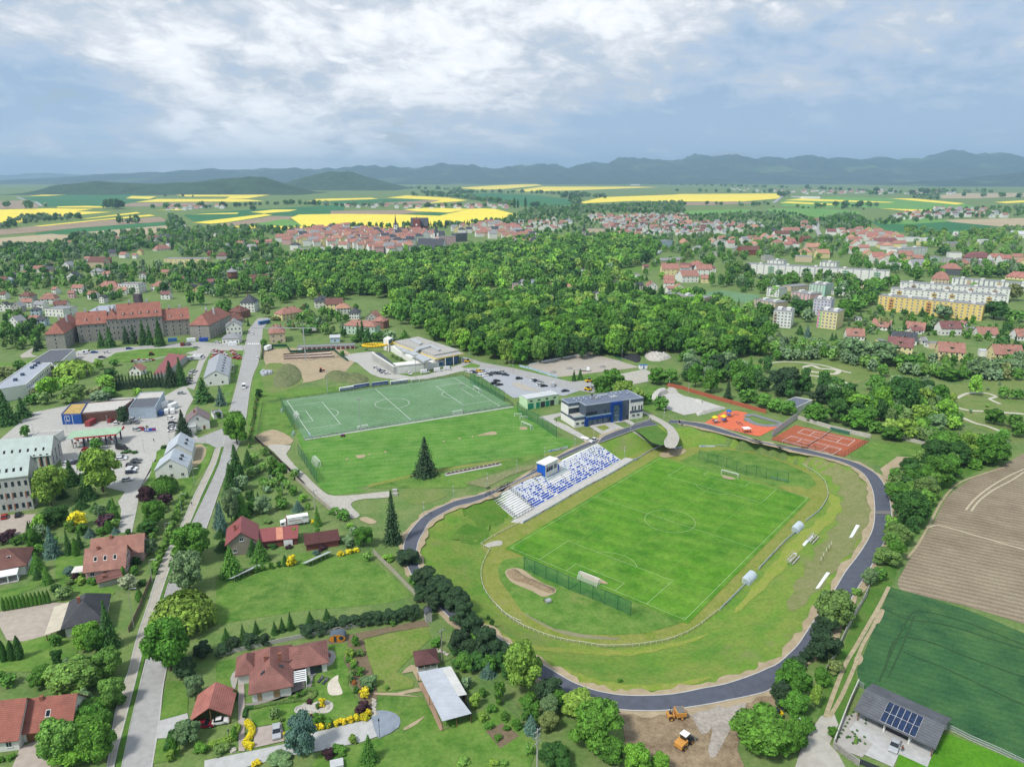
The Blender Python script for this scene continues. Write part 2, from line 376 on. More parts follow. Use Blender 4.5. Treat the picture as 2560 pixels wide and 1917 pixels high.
flat('goalmouth_wear',smo([pp(PW/2+3*cos(t)*(1+.2*sin(3*t)),PL-1.5+1.6*sin(t))for t in np.linspace(0,6.28,14)[:-1]],2,True),SAND,15,ZB)
def road2(name,segs,mat,layer=6,kerb=True,n=3):
 L=[];Rr=[]
 for f,s in segs:
  for v in psl(s):L.append(q(f,v[0],v[1]));Rr.append(q(f,v[2],v[3]))
 L=smo(L,n);Rr=smo(Rr,n);strip(name,L,Rr,mat,layer)
 if kerb:
  mb=MB()
  for e in(L,Rr):ribbon(mb,e,.3,lambda x,y:(layer+2)*LAY+.012)
  struct(name+'_kerb',mb,KERB)
 return L,Rr
RINGL,RINGR=road2('ring_road',[('T','425,191,458,212 350,216,388,223 310,228,350,236 225,260,265,268 198,286,210,288'),('S','368,58,388,62 275,100,272,112 208,140,210,150 108,196,108,198 50,216,50,229 0,230,0,248'),('c','518,80,520,92 482,95,488,108 450,112,462,125 425,138,448,148 410,162,436,172 405,188,434,205 415,225,446,240 440,265,472,272'),('f','-5,32,2,12 32,60,50,41 68,82,92,68 105,106,130,90 148,134,172,116 192,165,212,140 235,191,250,162 275,205,290,178 342,221,328,187 400,225,370,192 455,224,425,192 500,218,475,188 550,210,535,176'),('h','52,192,50,164 100,182,95,149 128,172,120,138 155,150,140,128 185,120,170,100 208,99,185,78 225,80,200,56'),('g','260,271,233,254 278,241,252,222 300,205,275,192 322,162,295,158 329,140,301,130 328,110,300,98 320,82,295,78 308,62,283,58 292,50,263,45 270,39,238,35 240,30,200,26 205,21,162,18 175,14,125,6'),('F','140,213,120,208 75,191,75,197 38,180,25,184 0,175,0,180'),('T','553,194,553,206 512,190,500,204')],ASPH)
soil=MB()
def edge_soil(pts,w0,w1,side):
 a=pts;b=[];oo=offs(pts,1)
 for i,(p,o)in enumerate(zip(pts,oo)):
  w=w0+(w1-w0)*(.5+.5*sin(i*1.7)*cos(i*.63+1));b.append((p[0]+(o[0]-p[0])*w*side,p[1]+(o[1]-p[1])*w*side))
 for i in rg(len(a)-1):soil.face([(*a[i][:2],.17),(*b[i],.17),(*b[i+1],.17),(*a[i+1][:2],.17)]if side<0 else[(*a[i][:2],.17),(*a[i+1][:2],.17),(*b[i+1],.17),(*b[i],.17)])
edge_soil(RINGR[18:-4],.8,3.2,-1);edge_soil(RINGR[18:-4],.8,3.0,1);edge_soil(RINGL[6:-4],.6,2.6,1);edge_soil(RINGL[6:-4],.6,2.6,-1)
struct('road_verge_soil',soil,SAND)
flq('road_patch','g','303,120 328,120 328,126 303,125',P('asphalt_dust',(120,118,114),.9),9)
flq('bank_lawn','T','450,212 500,252 501,270 482,298 472,300 430,288 385,252 350,230 390,222',G_DARK,4)
fls('gravel_drive','T','385,150 425,165 475,190 522,220 548,258 548,280 530,312 490,308 484,280 498,260 498,238 482,220 455,200 422,185 422,175 390,160',GRAVEL,7)
flq('forecourt_paving','T','160,218 190,205 252,200 318,186 332,192 362,210 348,216 312,198 265,204 314,226 226,260',PAVE,5)
flq('lawn_diamond','T','189,219 228,212 250,225 220,238',G_DRY,6)
flq('clubhouse_lawn','T','40,190 95,225 150,218 226,260 198,272 155,265 75,215',GR('new_seeded_lawn',[(120,134,70),(150,146,98),(104,128,56)],(.08,.3,1.4)),3)
flq('slab_path','T','40,159 0,166 0,200 145,285 165,272 62,212 6,190 15,175 40,170',PAVE,6)
flq('slab_path','E','319,169 355,162 356,167 342,172 345,175 410,208 395,208',PAVE,5)
ap=[np.array(q('D2',*p)[:2])for p in((1445,1115),(1750,1565))]+[np.array(q('Q',*p)[:2])for p in((1862,985),(1293,632))]
TURF=GR('artificial_turf',[(108,144,104),(122,158,120),(98,136,92)],(.04,.12,.8),streak=(R(62),2.6,.05),spots=((150,176,148),.03,.55,.85))
qa=np.array([q('D2',*p)[:2]for p in((1380,1105),(1660,1600))]+[q('Q',*p)[:2]for p in((2020,985),(1390,598))])
flat('artificial_pitch',[(*p,0)for p in qa],TURF,3)
au=(ap[1]-ap[0]);AW=np.linalg.norm(au);av=(ap[3]-ap[0]);AL=np.linalg.norm(av)
def pa(a,b):
 s=a/AW;t=b/AL;v=ap[0]*(1-s)*(1-t)+ap[1]*s*(1-t)+ap[2]*s*t+ap[3]*(1-s)*t;return(float(v[0]),float(v[1]),0)
lines('artificial_pitch_markings',pa,AW,AL,0,5,.16)
flat('pitch_border',[(*p,0)for p in(qa[1],qa[2],qa[2]+(qa[2]-qa[3])/np.linalg.norm(qa[2]-qa[3])*1.6,qa[1]+(qa[1]-qa[0])/np.linalg.norm(qa[1]-qa[0])*1.6)],PAVE,4)
flat('training_pitch',lst('D','480,208')+lst('Q','-175,332 0,325 350,272 502,246')+lst('E','282,152 350,200 380,208 365,220 328,229 225,240 160,252 75,271 25,283')+lst('c','325,58 255,68 225,50'),G_MOWN,2)
flq('touchline_strip','E','355,224 275,236 200,246 125,259 45,278 48,281 130,262 202,250 278,240 355,226',G_DRY,3)
for f,s in(('E','25,231 32,230 41,230 38,234 29,235'),('E','220,199 232,195 246,192 252,194 250,197 235,198'),('E','288,186 294,184 301,186 300,189 291,189'),('E','45,229 49,228 48,230 46,230'),('E','71,224 75,224 74,226 72,226'),('E','165,208 169,206 168,208 166,209'),('E','190,203 194,202 194,204 190,204'),('E','212,200 214,199 214,201 212,202'),('E','9,236 14,235 12,237 10,238')):
 flat('bare_patch',smo(lst(f,s),3,True),SAND,4)
flq('grass_strip','E','45,283 125,262 225,248 275,236 325,226 328,231 260,255 225,265 200,283',G_LAWN,3)
flq('scrub_strip','E','200,275 240,264 315,244 322,248 275,262 235,283',P('rough_soil',(128,132,92),.95,.25,.8,stain=.4),5)
fls('worn_ground','c','400,60 445,50 490,58 498,68 468,82 430,88 410,78',G_ROUGH,3)
fls('gravel_path','c','148,0 170,22 185,45 208,68 232,88 262,100 295,118 311,110 300,100 291,88 300,80 325,75 375,72 375,59 312,66 255,69 232,60 210,40 192,22 175,8 165,0',GRAVEL,5)
fls('gravel_path','D','430,214 440,225 458,245 475,265 490,283 502,283 488,265 470,242 460,228 468,215',GRAVEL,6)
fls('gravel_apron','D','412,208 410,200 430,191 445,190 468,202 468,212 432,216',SAND,5)
fls('sandy_patch','c','310,118 325,114 348,125 335,130 318,125',SAND,5)
LOT=P('car_park_paving',(168,172,178),stain=.2)
flq('car_park','E','202,96 208,93 240,90 270,93 278,100 295,99 360,118 390,125 360,135 320,130 285,138 278,138 248,118 220,100',LOT,4)
flq('access_road','E','198,72 232,82 272,89 320,100 370,112 410,110 420,115 425,125 405,130 375,125 350,120 295,105 278,100 250,91 222,92 200,95 195,82',ROAD,5)
fls('pool_forecourt','E','2,71 48,64 60,68 92,100 140,101 200,82 225,88 220,92 192,96 140,108 82,108 50,100 28,82',PAVE,4)
flq('traffic_island','E','276,114 285,113 322,126 318,128 295,126 278,118',WALK,6)
flq('gravel_pitch','E','300,86 402,66 450,79 482,89 350,105 335,102',P('gravel_field',(176,168,156),stain=.3),4)
flq('gravel_pitch_verge','E','260,84 288,80 300,86 350,105 410,98 415,108 385,118 355,112 312,96',G_LAWN,3)
flq('roadside_lawn','E','195,89 212,82 226,86 222,90 200,90',G_LAWN,6)
flq('yard_paving','E','410,110 450,100 490,92 502,98 495,112 462,118 425,112',GRAVEL,4)
flq('park_lawn','E','425,120 498,118 538,125 553,140 553,160 490,160 480,125',G_LAWN,2)
flq('skate_park','E','498,138 525,125 540,128 553,135 575,140 620,154 553,166 525,156',P('skate_concrete',(190,188,182),stain=.2),4)
flq('playground_surface','F','38,179 72,160 92,159 108,162 102,175 140,185 159,184 128,200 120,199',P('rubber_surface',(216,112,78)),5)
flq('playground_edge','F','32,178 120,199 130,200 38,179',WALK,4)
pt=P('pump_track_asphalt',(128,132,136))
mb=MB();ribbon(mb,smo(lst('F','106,168 118,166 135,171 152,176 162,179 160,182 140,183 125,181 112,176'),3,True),3.2,lambda x,y:0.22);struct('pump_track',mb,pt)
TCOURT=P('clay_court',(170,94,64),stain=.15)
flq('tennis_courts','F','145,205 186,182 304,208 264,233',TCOURT,3)
mb=MB();zf=lambda x,y:0.176
def crt(c):
 P4=[np.array(q('F',*p)[:2])for p in c];B=lambda s,t:tuple(P4[0]*(1-s)*(1-t)+P4[1]*s*(1-t)+P4[2]*s*t+P4[3]*(1-s)*t)
 for a,b in(((0,0),(1,0)),((1,0),(1,1)),((1,1),(0,1)),((0,1),(0,0)),((0,.125),(1,.125)),((0,.875),(1,.875)),((.23,.125),(.23,.875)),((.77,.125),(.77,.875)),((.23,.5),(.77,.5))):ribbon(mb,[B(*a),B(*b)],.16,zf)
crt(((655,830),(980,918),(1040,880),(720,797)));crt(((755,778),(1080,862),(1125,825),(800,752)))
struct('court_markings',mb,WHITE)
flq('bank_lawn','F','270,229 308,209 392,212 388,232 350,240 330,250 300,240',G_LAWN,2)
flq('worn_path','F','322,252 350,232 385,234 360,240 350,252 338,270 330,270',SAND,3)
flq('scrub_meadow','F','425,118 475,112 553,110 553,212 512,200 450,175 435,150',G_ROUGH,2)
flq('scrub_meadow','F','140,82 190,75 262,82 325,100 275,118 200,105',G_ROUGH,2)
mb=MB()
for f,s,w in(('F','434,150 462,158 495,160 553,164',2.4),('F','454,170 475,179 495,184 530,198',2.2),('F','445,139 462,131 488,130 508,136 498,140 515,148',2.),('F','198,89 212,86 225,91 242,92 255,95 248,100 232,98 212,96 200,90',3.),('F','145,82 175,80 225,85 265,96 275,98',2.2),('F','200,101 238,106 270,115',2.2)):ribbon(mb,smo(lst(f,s),4),w,lambda x,y:0.132)
struct('dirt_bike_track',mb,P('pale_track',(196,192,176)))
PLOW=GR('ploughed_field',[(146,132,112),(132,118,98),(160,148,126)],(.02,.1,1.5),streak=(R(-28),2.4,.17),spots=((128,112,88),.02,.6,.85))
flat('ploughed_field',smo(lst('g','553,22 512,45 475,60 445,78 422,98 400,140 370,185 348,222 340,244 360,258 450,278 553,310'),2)+[(420,160,0),(420,330,0)],PLOW,2)
CROP=GR('young_wheat',[(38,80,50),(52,98,58),(76,116,66)],(.03,.12,1.6),streak=(R(-28),2.2,.06),spots=((98,130,66),.025,.55,.85))
flat('wheat_field',lst('h','328,0 345,5 400,20 475,45 553,78')+[(330,140,0),(300,60,0),(170,60,0)]+lst('h','415,232 275,168 271,140 300,70'),CROP,3)
mb=MB()
for s,w in(('322,39 355,54 425,65 488,85 553,105',.5),('308,160 338,92 360,50 380,41 450,58 553,98',.4),('325,150 350,95 368,48',.4),('318,140 332,95 355,85 400,95 475,125 553,152',.45),('350,110 425,140 500,175 553,200',.4)):ribbon(mb,smo(lst('h',s),4),w,lambda x,y:0.165)
struct('tractor_lines',mb,P('tramline_soil',(52,84,50),.95,.2,.6))
mb=MB()
for s,w in(('455,118 470,100 495,80 525,62 553,49',.7),('464,120 478,102 502,84 532,68 553,54',.7),('390,148 410,144 450,155 553,185',.8)):ribbon(mb,smo(lst('g',s),4),w,lambda x,y:0.132)
struct('tractor_lines',mb,P('tramline_pale',(190,178,152)))
flat('field_margin',lst('g','308,225 338,175 375,130 400,82 438,50 512,28 520,32 475,52 435,72 410,100 390,140 350,190 332,240')+lst('h','325,5 298,60 270,140 272,172 230,260 190,275 208,212 220,150 250,95 288,15'),G_DARK,2)
mb=MB()
for f,s,w in(('h','325,0 310,30 290,65 270,100 252,130 232,180 218,220',1.0),('h','311,38 298,68 280,100 265,140 245,185 225,220',.9),('g','525,45 475,60 440,75 415,102 400,130 375,175 355,200',.8)):ribbon(mb,smo(lst(f,s),4),w,lambda x,y:0.132)
struct('farm_track',mb,P('track_earth',(170,158,128),.95,.2,.8))
flq('dirt_apron','h','210,218 232,212 240,232 225,265 240,282 252,304 165,310 175,278 192,245',GRAVEL,4)
fls('bare_patch','h','268,118 278,114 282,122 275,132 266,128',SAND,4)
fls('bare_patch','h','305,48 312,38 318,41 309,61 299,60',SAND,4)
flat('construction_ground',lst('f','342,222 400,226 455,226 500,219 553,210')+lst('h','50,194 100,184 125,174 135,195 130,225 75,240 70,275 85,312')+lst('f','375,362 360,250'),DIRT,4)
fls('rubble_patch','h','10,210 40,198 80,192 82,205 62,232 32,288 20,275 28,240',P('rubble',(168,160,150),.95,.25,1.2,stain=.6),5)
fls('rubble_patch','f','490,222 515,218 553,215 553,260 530,275 512,240',P('rubble'),5)
SL=[('D','400,28,422,28'),('D','395,50,420,54'),('D','390,75,415,82'),('D','386,95,407,100'),('D','380,120,402,122'),('D','372,150,398,150'),('D','366,172,395,172'),('D','362,195,390,198'),('D','358,220,381,220'),('a','474,0,496,0'),('a','445,65,472,62'),('a','412,135,445,140'),('a','382,208,410,212'),('a','360,272,390,275'),('b','332,65,368,75'),('b','318,108,360,130'),('b','301,175,351,180'),('b','282,250,344,245'),('b','262,346,328,346'),('b','240,438,312,450')]
road2('street',SL,ROAD,4,True,3)
road2('pavement',[('D','346,220,355,217'),('a','454,0,466,0'),('a','420,68,436,66'),('a','388,140,406,136'),('a','350,212,372,210'),('a','322,298,342,298'),('b','296,68,314,72'),('b','278,140,300,130'),('b','260,188,288,178'),('b','246,250,269,250'),('b','232,346,248,335'),('b','212,438,230,438')],WALK,6)
road2('grass_verge',[('D','356,217,360,217'),('a','466,0,472,0'),('a','438,66,443,66'),('a','406,136,410,135'),('a','373,210,379,209'),('a','343,298,350,298'),('b','316,75,322,75'),('b','301,130,310,125'),('b','288,178,300,175'),('b','270,250,282,250'),('b','250,346,262,346'),('b','231,438,239,438')],G_DARK,7,False)
flq('street','D','422,28 400,28 410,15 415,10 430,9 435,12',ROAD,4)
mb=MB();zf=lambda x,y:0.242
for k in rg(7):a=1598+k*13;ribbon(mb,[q('D',a,203),q('D',a-1,209)],1.0,zf)
struct('zebra_crossing',mb,WHITE)
for s in('314,205 361,186 362,198 325,212','308,208 360,190 380,218 350,220 335,212'):flat('side_street',lst('D',s),ROAD,5)
flat('town_yard',lst('D','0,205 50,162 106,151 140,140 265,135 282,125 298,118 311,140 300,160 295,175 320,204 335,212 308,210 270,215 252,232 240,265 225,283')+lst('a','335,0 315,28 300,62 298,85 285,148 255,148 262,98 255,82 270,60')+lst('D','175,283 100,250 95,225 82,212 25,212'),PAVE,3)
flq('town_yard','D','295,120 312,125 328,82 340,62 390,62 395,56 320,49 185,59 120,64 122,74 150,82 175,72 225,82 295,65 322,72 310,105',P('yard_gravel',(176,174,168),stain=.3),3)
flq('forecourt_road','D','125,64 185,58 320,48 395,54 395,59 320,52 185,62 130,68',ROAD,4)
flq('town_green','D','172,75 185,66 225,60 315,56 318,61 298,66 262,72 220,81 185,80',G_LAWN,4)
flq('kerbed_bed','D','235,275 250,241 265,238 265,255 250,283',G_LAWN,4)
for s in('252,224 270,214 265,238 250,239','245,241 264,240 255,256 242,255','232,279 246,265 252,264 245,283'):flat('grass_plot',lst('D',s),G_LAWN,5)
flat('street_lawn',lst('D','306,211 348,210 345,220 325,260 315,283')[:3]+lst('a','450,0 422,38 405,75 382,50 390,15'),G_LAWN,4)
fls('bare_patch','D','308,220 322,212 332,222 325,240 310,250 305,238',SAND,5)
for s in('358,98 385,92 380,110 354,111','358,115 378,114 368,150 360,150 358,130','385,62 394,64 386,88 378,85','360,152 367,150 362,175 338,185 335,172'):flat('street_lawn',lst('D',s),G_LAWN,4)
flq('street_lawn','D','425,85 435,125 553,118 553,130 460,140 422,148 410,208 400,208 398,172 408,105 415,88',G_LAWN,2)
flq('building_plot','D','420,62 462,58 553,60 575,75 553,98 500,112 450,120 430,95',SAND,3)
fls('building_plot_grass','D','422,88 450,82 475,92 488,110 472,122 445,130 425,125',G_ROUGH,4)
flq('yard_lawn','D','0,82 32,82 62,72 50,100 20,110 0,105',G_LAWN,2)
flq('garden_path','D','32,70 55,56 68,59 50,65 52,69 62,72 35,74',WALK,4)
flq('pitch_side_grass','D','422,148 450,144 476,192 468,200 415,200',G_LAWN,3)
flq('garden_lawn','c','0,250 50,240 105,225 175,190 265,200 310,190 332,200 425,285 375,300 175,318 0,346',G_LAWN,2)
flq('garden_lawn','d','0,120 48,110 45,150 32,160 40,185 0,185',G_LAWN,3)
flq('garden_lawn','d','238,80 288,75 278,110 288,140 285,170 312,212 312,232 250,250 212,270 150,270 140,250 82,260 75,232 82,222 160,205 215,190 205,165 220,140 240,125 260,105',G_LAWN,4)
flq('garden_lawn','d','320,70 375,58 455,42 465,68 450,80 425,105 390,140 430,160 425,175 350,185 342,150 325,100',GR('mossy_lawn',[(110,138,56),(96,134,44),(140,146,84)],(.08,.25,1.2)),3)
flq('garden_lawn','d','348,192 445,195 475,245 490,265 553,252 553,350 225,350 208,342 220,320 315,295 360,282 400,265 395,240 350,220',G_LAWN,3)
fls('planting_bed','d','295,60 315,65 325,100 342,155 348,200 332,225 315,215 305,185 285,160 288,135 275,112',P('bed_soil',(120,106,84),.95,.2,1.2,stain=.3),5)
fls('gravel_bed','d','242,165 258,150 265,149 264,160 272,180 272,189 252,192 242,185',P('pale_gravel',(206,198,180)),6)
fls('gravel_bed','d','232,100 252,95 259,108 250,125 225,138 210,152 205,175 195,172 200,150 215,135',P('grey_gravel',(172,168,162)),6)
fls('rockery_bed','d','172,220 185,212 208,208 235,202 252,208 252,220 240,230 210,231 180,229',P('stone_bed',(190,186,176),.95,.2,1.5,stain=.3),6)
fls('gravel_bed','d','31,155 42,138 48,150 42,175 38,180',P('grey_gravel'),6)
flq('garden_terrace','d','60,210 82,208 162,192 165,155 190,140 192,175 175,185 82,218',P('block_paving',(150,142,138)),5)
flq('garden_path','d','48,160 61,155 62,210 62,312 49,312 48,200',P('pink_paving',(176,164,156)),6)
flq('driveway','d','-25,332 60,315 155,295 218,270 336,242 348,280 315,292 220,312 155,322 50,350 -25,375',P('driveway_slabs',(186,186,184),stain=.1),5)
flq('parking_bay','d','82,262 142,252 148,290 82,305',P('pink_paving'),6)
fls('chippings_circle','d','336,240 346,225 375,226 396,238 395,260 360,281 348,280',CHIP,6)
fls('sandy_path','d','342,185 390,186 435,175 445,182 405,189 448,195 390,192 345,190',SAND,5)
fls('sandy_path','d','405,262 435,245 452,235 435,252 410,266',SAND,5)
flq('shelter_floor','d','436,165 450,162 492,265 484,268 450,192',P('brick_floor',(168,140,118)),6)
fls('bare_patch','d','425,140 400,145 422,125 438,135 455,155 435,160',SAND,5)
flq('hedge_soil','d','185,80 288,60 450,28 462,42 375,55 300,75 240,82',P('bed_soil'),4)
flq('vegetable_bed','f','64,269 100,251 138,278 96,306',P('bed_soil'),5)
flq('garden_lawn','f','0,252 88,208 140,250 175,300 160,350 0,350',G_LAWN,4)
flq('garden_lawn','a','120,200 175,195 182,225 250,275 240,288 150,275 120,250',G_LAWN,3)
flq('garden_lawn','a','0,272 52,265 80,245 108,252 0,300',G_LAWN,3)
flat('driveway',lst('a','0,335 105,300 125,312 160,300 125,346 0,346')+lst('b','110,62 15,80 -12,60 -12,-5')[:0],P('cobble_drive',(178,166,154),stain=.2),4)
flq('driveway','b','-15,15 82,-10 140,-8 110,60 50,75 15,72',P('cobble_drive'),5)
flq('garden_lawn','b','0,85 50,75 110,60 175,75 162,112 75,140 0,140',G_LAWN,4)
flq('driveway','b','45,302 110,278 110,350 25,350',P('cobble_drive'),4)
flq('house_yard','b','345,246 405,230 415,280 335,285',P('driveway_slabs'),5)
flq('office_car_park','a','0,110 78,108 62,145 15,162 0,150',P('cobble_drive'),4)
flq('roadside_lawn','b','360,160 410,162 405,230 345,245',G_LAWN,4)
flq('roadside_lawn','b','335,288 385,278 390,328 330,339',G_LAWN,4)
flq('villa_yard','h','280,195 275,218 258,240 298,265 282,282 332,304 342,282 390,304 415,240',P('driveway_slabs'),4)
flq('villa_gravel_bed','h','269,212 275,218 258,240 298,265 280,288 235,270 250,220',P('grey_gravel'),5)
flq('villa_lawn','h','415,248 425,248 553,298 553,350 325,350 342,282 390,304',GR('clipped_lawn',[(70,132,20),(86,146,24),(96,150,36)],(.1,.3,1.4)),5)
flq('school_pitch','A5','5,225 125,208 258,225 205,250',TURF,4)
flq('allotment_green','A4','275,162 450,155 500,160 425,175 325,178',G_LAWN,3)
flq('park_meadow','A3','330,225 368,228 370,240 325,244',G_LAWN,3)
flq('orchard_meadow','A1','140,160 185,155 205,172 150,175',G_LAWN,3);flq('orchard_meadow','A1','220,162 300,158 305,172 225,180',G_ROUGH,3)
YEL=GR('rape_field',[(234,212,64),(226,204,70),(240,222,96)],(.004,.02,.1),bump=0,k=1.0,streak=(R(20),40,.03))
TEAL=GR('far_wheat',[(52,118,70),(66,132,78),(48,108,66)],(.002,.01,.1),bump=0)
BRN=GR('far_plough',[(160,140,118),(150,132,112),(172,154,132)],(.003,.02,.1),bump=0)
BRG=GR('far_pasture',[(104,160,70),(88,146,62),(124,166,88)],(.003,.02,.1),bump=0)
BEI=GR('far_stubble',[(188,170,138),(172,156,126),(196,182,152)],(.003,.02,.1),bump=0)
YL=[('A','0,93 75,91 150,92 122,96 180,97 120,102 88,106 45,108 32,114 0,118 -25,118 -25,93'),('A','132,108 220,97 226,99 140,108'),('A','52,120 240,101 250,103 165,110 68,120'),('A','45,71 105,66 150,61 185,60 185,64 125,68 75,71'),('A','202,75 212,71 252,72 240,76'),('A','222,66 240,62 325,64 410,60 430,62 439,66 435,69 398,75 362,76 370,72 300,72 282,69'),('A','218,81 252,76 388,76 425,79 350,82 375,80'),('A','92,88 140,87 170,88 170,90 92,90'),('A','248,94 300,92 288,94'),('A','302,101 342,99 385,98 380,100'),('A','402,97 440,93 478,93 465,96 425,99'),('A','310,114 425,100 438,102 362,114 338,116'),('A','370,120 390,119 490,120 500,122 475,125 400,123'),('B','-79,106 -66,101 0,100 100,101 160,103 208,92 232,91 250,92 280,100 285,105 250,112 175,118 125,122 0,123 -60,120'),('B','102,93 140,90 208,92 175,98 125,96'),('B','0,75 50,74 62,76 0,78 -50,80 -38,76'),('B','75,74 108,70 175,74 205,78 190,80 140,83 162,78'),('B','188,58 250,54 312,51 325,54 262,60 225,61'),('B','282,62 325,56 475,56 512,57 375,62 300,64'),('C','-159,81 -125,73 -12,69 0,68 165,67 160,75 100,80 0,80 -75,79 -155,83'),('C','160,82 175,80 250,84 248,86'),('C','168,78 195,75 345,81 335,82'),('C','338,75 375,75 458,83 445,85'),('C','320,91 350,92 420,94 375,96'),('C','505,81 553,78 575,80 525,83')]
for f,s in YL:flat('rape_field',lst(f,s),YEL,22)
for f,s,m in[('A','0,125 52,120 170,110 258,105 270,112 130,122 50,130 0,134 -25,135 -25,126',BRN),('A','55,131 130,122 272,112 265,118 140,130 60,134',TEAL),('A','140,129 272,118 275,124 218,139 175,136',BEI),('A','-25,140 0,139 82,132 122,135 110,142 0,152 -25,154',BEI),('A','35,74 120,67 225,67 252,75 212,81 175,88 70,88 58,80',TEAL),('A','180,88 215,82 345,82 325,86 250,88',BRN),('A','295,102 312,99 400,93 553,85 553,99 475,105 375,118 312,112',TEAL),('A','342,118 440,103 475,104 462,110 375,119',BRN),('A','392,119 458,108 490,118 485,120',BRG),('A','-20,80 35,78 60,85 62,90 0,92 -20,92',BRN),('B','98,101 150,97 190,96 180,102 160,104',TEAL),('B','-15,95 75,94 150,94 95,101 -15,100',BRN),('B','-15,80 68,76 160,76 140,80 50,84 -15,84',TEAL),('B','35,84 140,78 185,77 140,83 62,85',BRN),('B','162,69 245,66 320,70 380,78 370,85 312,89 240,82 205,75',TEAL),('B','318,90 370,85 400,89 350,94',BRG),('C','160,80 180,75 250,72 350,75 450,82 482,90 400,95 325,92 312,90 250,90 165,88',BRG),('C','140,92 200,90 288,95 292,100 225,106 175,105 140,99',BRG),('C','305,112 400,108 512,120 462,130 338,129',TEAL),('C','312,112 400,106 438,112 375,116 325,116',BRG),('C','405,110 575,106 575,118 512,120',BEI),('C','418,70 440,67 550,66 575,71 475,75 420,75',BEI),('C','0,96 100,92 140,98 0,101',BRG),('C','-50,82 75,80 140,82 50,86 -50,86',BRN)]:
 flat('farm_field',lst(f,s),m,16 if m is BRG else 14)
mb=MB();ribbon(mb,[q('A',*p)for p in((1100,420),(1150,445),(1190,500),(1205,560))],14,lambda x,y:0.88);ribbon(mb,[q('C',*p)for p in((885,450),(880,500),(905,550),(930,590))],9,lambda x,y:0.88);ribbon(mb,[q('C',*p)for p in((600,330),(660,285),(690,268))],16,lambda x,y:0.88);ribbon(mb,[q('A',*p)for p in((110,290),(170,315),(230,322),(270,350))],14,lambda x,y:0.88)
struct('country_road',mb,ROAD)
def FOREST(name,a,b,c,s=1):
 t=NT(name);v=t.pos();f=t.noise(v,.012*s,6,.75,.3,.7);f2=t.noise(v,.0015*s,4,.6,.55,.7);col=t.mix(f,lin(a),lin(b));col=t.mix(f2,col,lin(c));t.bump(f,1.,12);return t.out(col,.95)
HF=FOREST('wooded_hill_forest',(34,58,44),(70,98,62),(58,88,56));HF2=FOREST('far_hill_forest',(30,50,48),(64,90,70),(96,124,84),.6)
def hill(name,f_pts,dist,half,mat,rough=.06,nv=26):
 P_=[]
 for f,s in f_pts:
  for a in psl(s):P_.append(px(f,*a))
 xs=np.array([p[0]for p in P_]);ys=np.array([p[1]for p in P_])
 U=np.linspace(xs[0],xs[-1],max(60,int((xs[-1]-xs[0])/5)));T=np.interp(U,xs,ys)
 rs=np.random.RandomState(int(dist));mb=MB();nu=len(U)
 ph=rs.rand(6)*6.28
 for j in rg(nv):
  v=-1+2*j/(nv-1);d=dist+half*v
  for i in rg(nu):
   X=at(U[i],700,0);k=d/X[1];x=X[0]*dist/X[1]*(1+0*k);y=d
   top=hgt((x,dist,0),T[i]);e=min(1,i/6,(nu-1-i)/6)
   w=.5+.5*cos(pi*v);w=w**1.2
   n=1+rough*(sin(x*.004+v*5+ph[0])+.7*sin(x*.0093-v*7+ph[1])+.5*sin(x*.021+v*13+ph[2])+rs.normal()*.25)*(abs(v)>.03)*2
   mb.v.append((x,y,max(-3,top*w*(n if v!=0 else 1))*(.25+.75*e)if 0<i<nu-1 else-3))
 for j in rg(nv-1):
  for i in rg(nu-1):k=j*nu+i;mb.f.append((k,k+1,k+nu+1,k+nu));mb.m.append(0)
 return struct(name,mb,mat,smooth=True)
hill('wooded_hill',[('A','30,72 90,64 120,54 160,51 185,48 225,50 325,49 375,44 412,40 438,42 462,49 500,61 530,69')],5000,420,HF,.03)
hill('wooded_hill',[('A','462,60 475,50 512,39 553,34'),('B','25,34 50,39 75,46 112,58 135,61')],6800,900,HF,.04)
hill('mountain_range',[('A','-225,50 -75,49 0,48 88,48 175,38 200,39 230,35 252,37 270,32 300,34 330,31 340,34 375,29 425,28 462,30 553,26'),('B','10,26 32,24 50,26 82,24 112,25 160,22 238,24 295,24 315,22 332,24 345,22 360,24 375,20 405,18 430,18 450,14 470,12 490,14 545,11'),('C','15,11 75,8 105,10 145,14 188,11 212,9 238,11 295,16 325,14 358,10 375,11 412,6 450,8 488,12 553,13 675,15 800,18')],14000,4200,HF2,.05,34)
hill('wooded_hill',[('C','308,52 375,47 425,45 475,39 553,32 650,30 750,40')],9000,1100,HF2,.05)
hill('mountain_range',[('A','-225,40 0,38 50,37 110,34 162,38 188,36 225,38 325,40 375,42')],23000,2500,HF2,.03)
def LEAF(name,var=.48,trans=.25):
 t=NT(name);oc=t.new('ShaderNodeObjectInfo').outputs['Color'];gi=t.new('ShaderNodeNewGeometry').outputs['Random Per Island']
 f=t.noise(t.pos(),.35,3,.6,.3,.7)
 a=t.mix(t.mr(gi,0,1,0,1),(1-var,)*3,(1+var*.9,1+var,1+var*.6),'MIX');col=t.mix(1,oc,a,'MULTIPLY');col=t.mix(1,col,t.mix(f,(.74,.78,.8),(1.2,1.17,1.05)),'MULTIPLY')
 tr=t.new('ShaderNodeBsdfTranslucent');t.l.new(col,tr.inputs[0]);mx=t.new('ShaderNodeMixShader');mx.inputs[0].default_value=trans
 t.out(col,.7);t.b.inputs['Specular IOR Level'].default_value=.2
 t.l.new(t.b.outputs[0],mx.inputs[1]);t.l.new(tr.outputs[0],mx.inputs[2]);t.l.new(mx.outputs[0],t.n['Material Output'].inputs[0]);return t.m
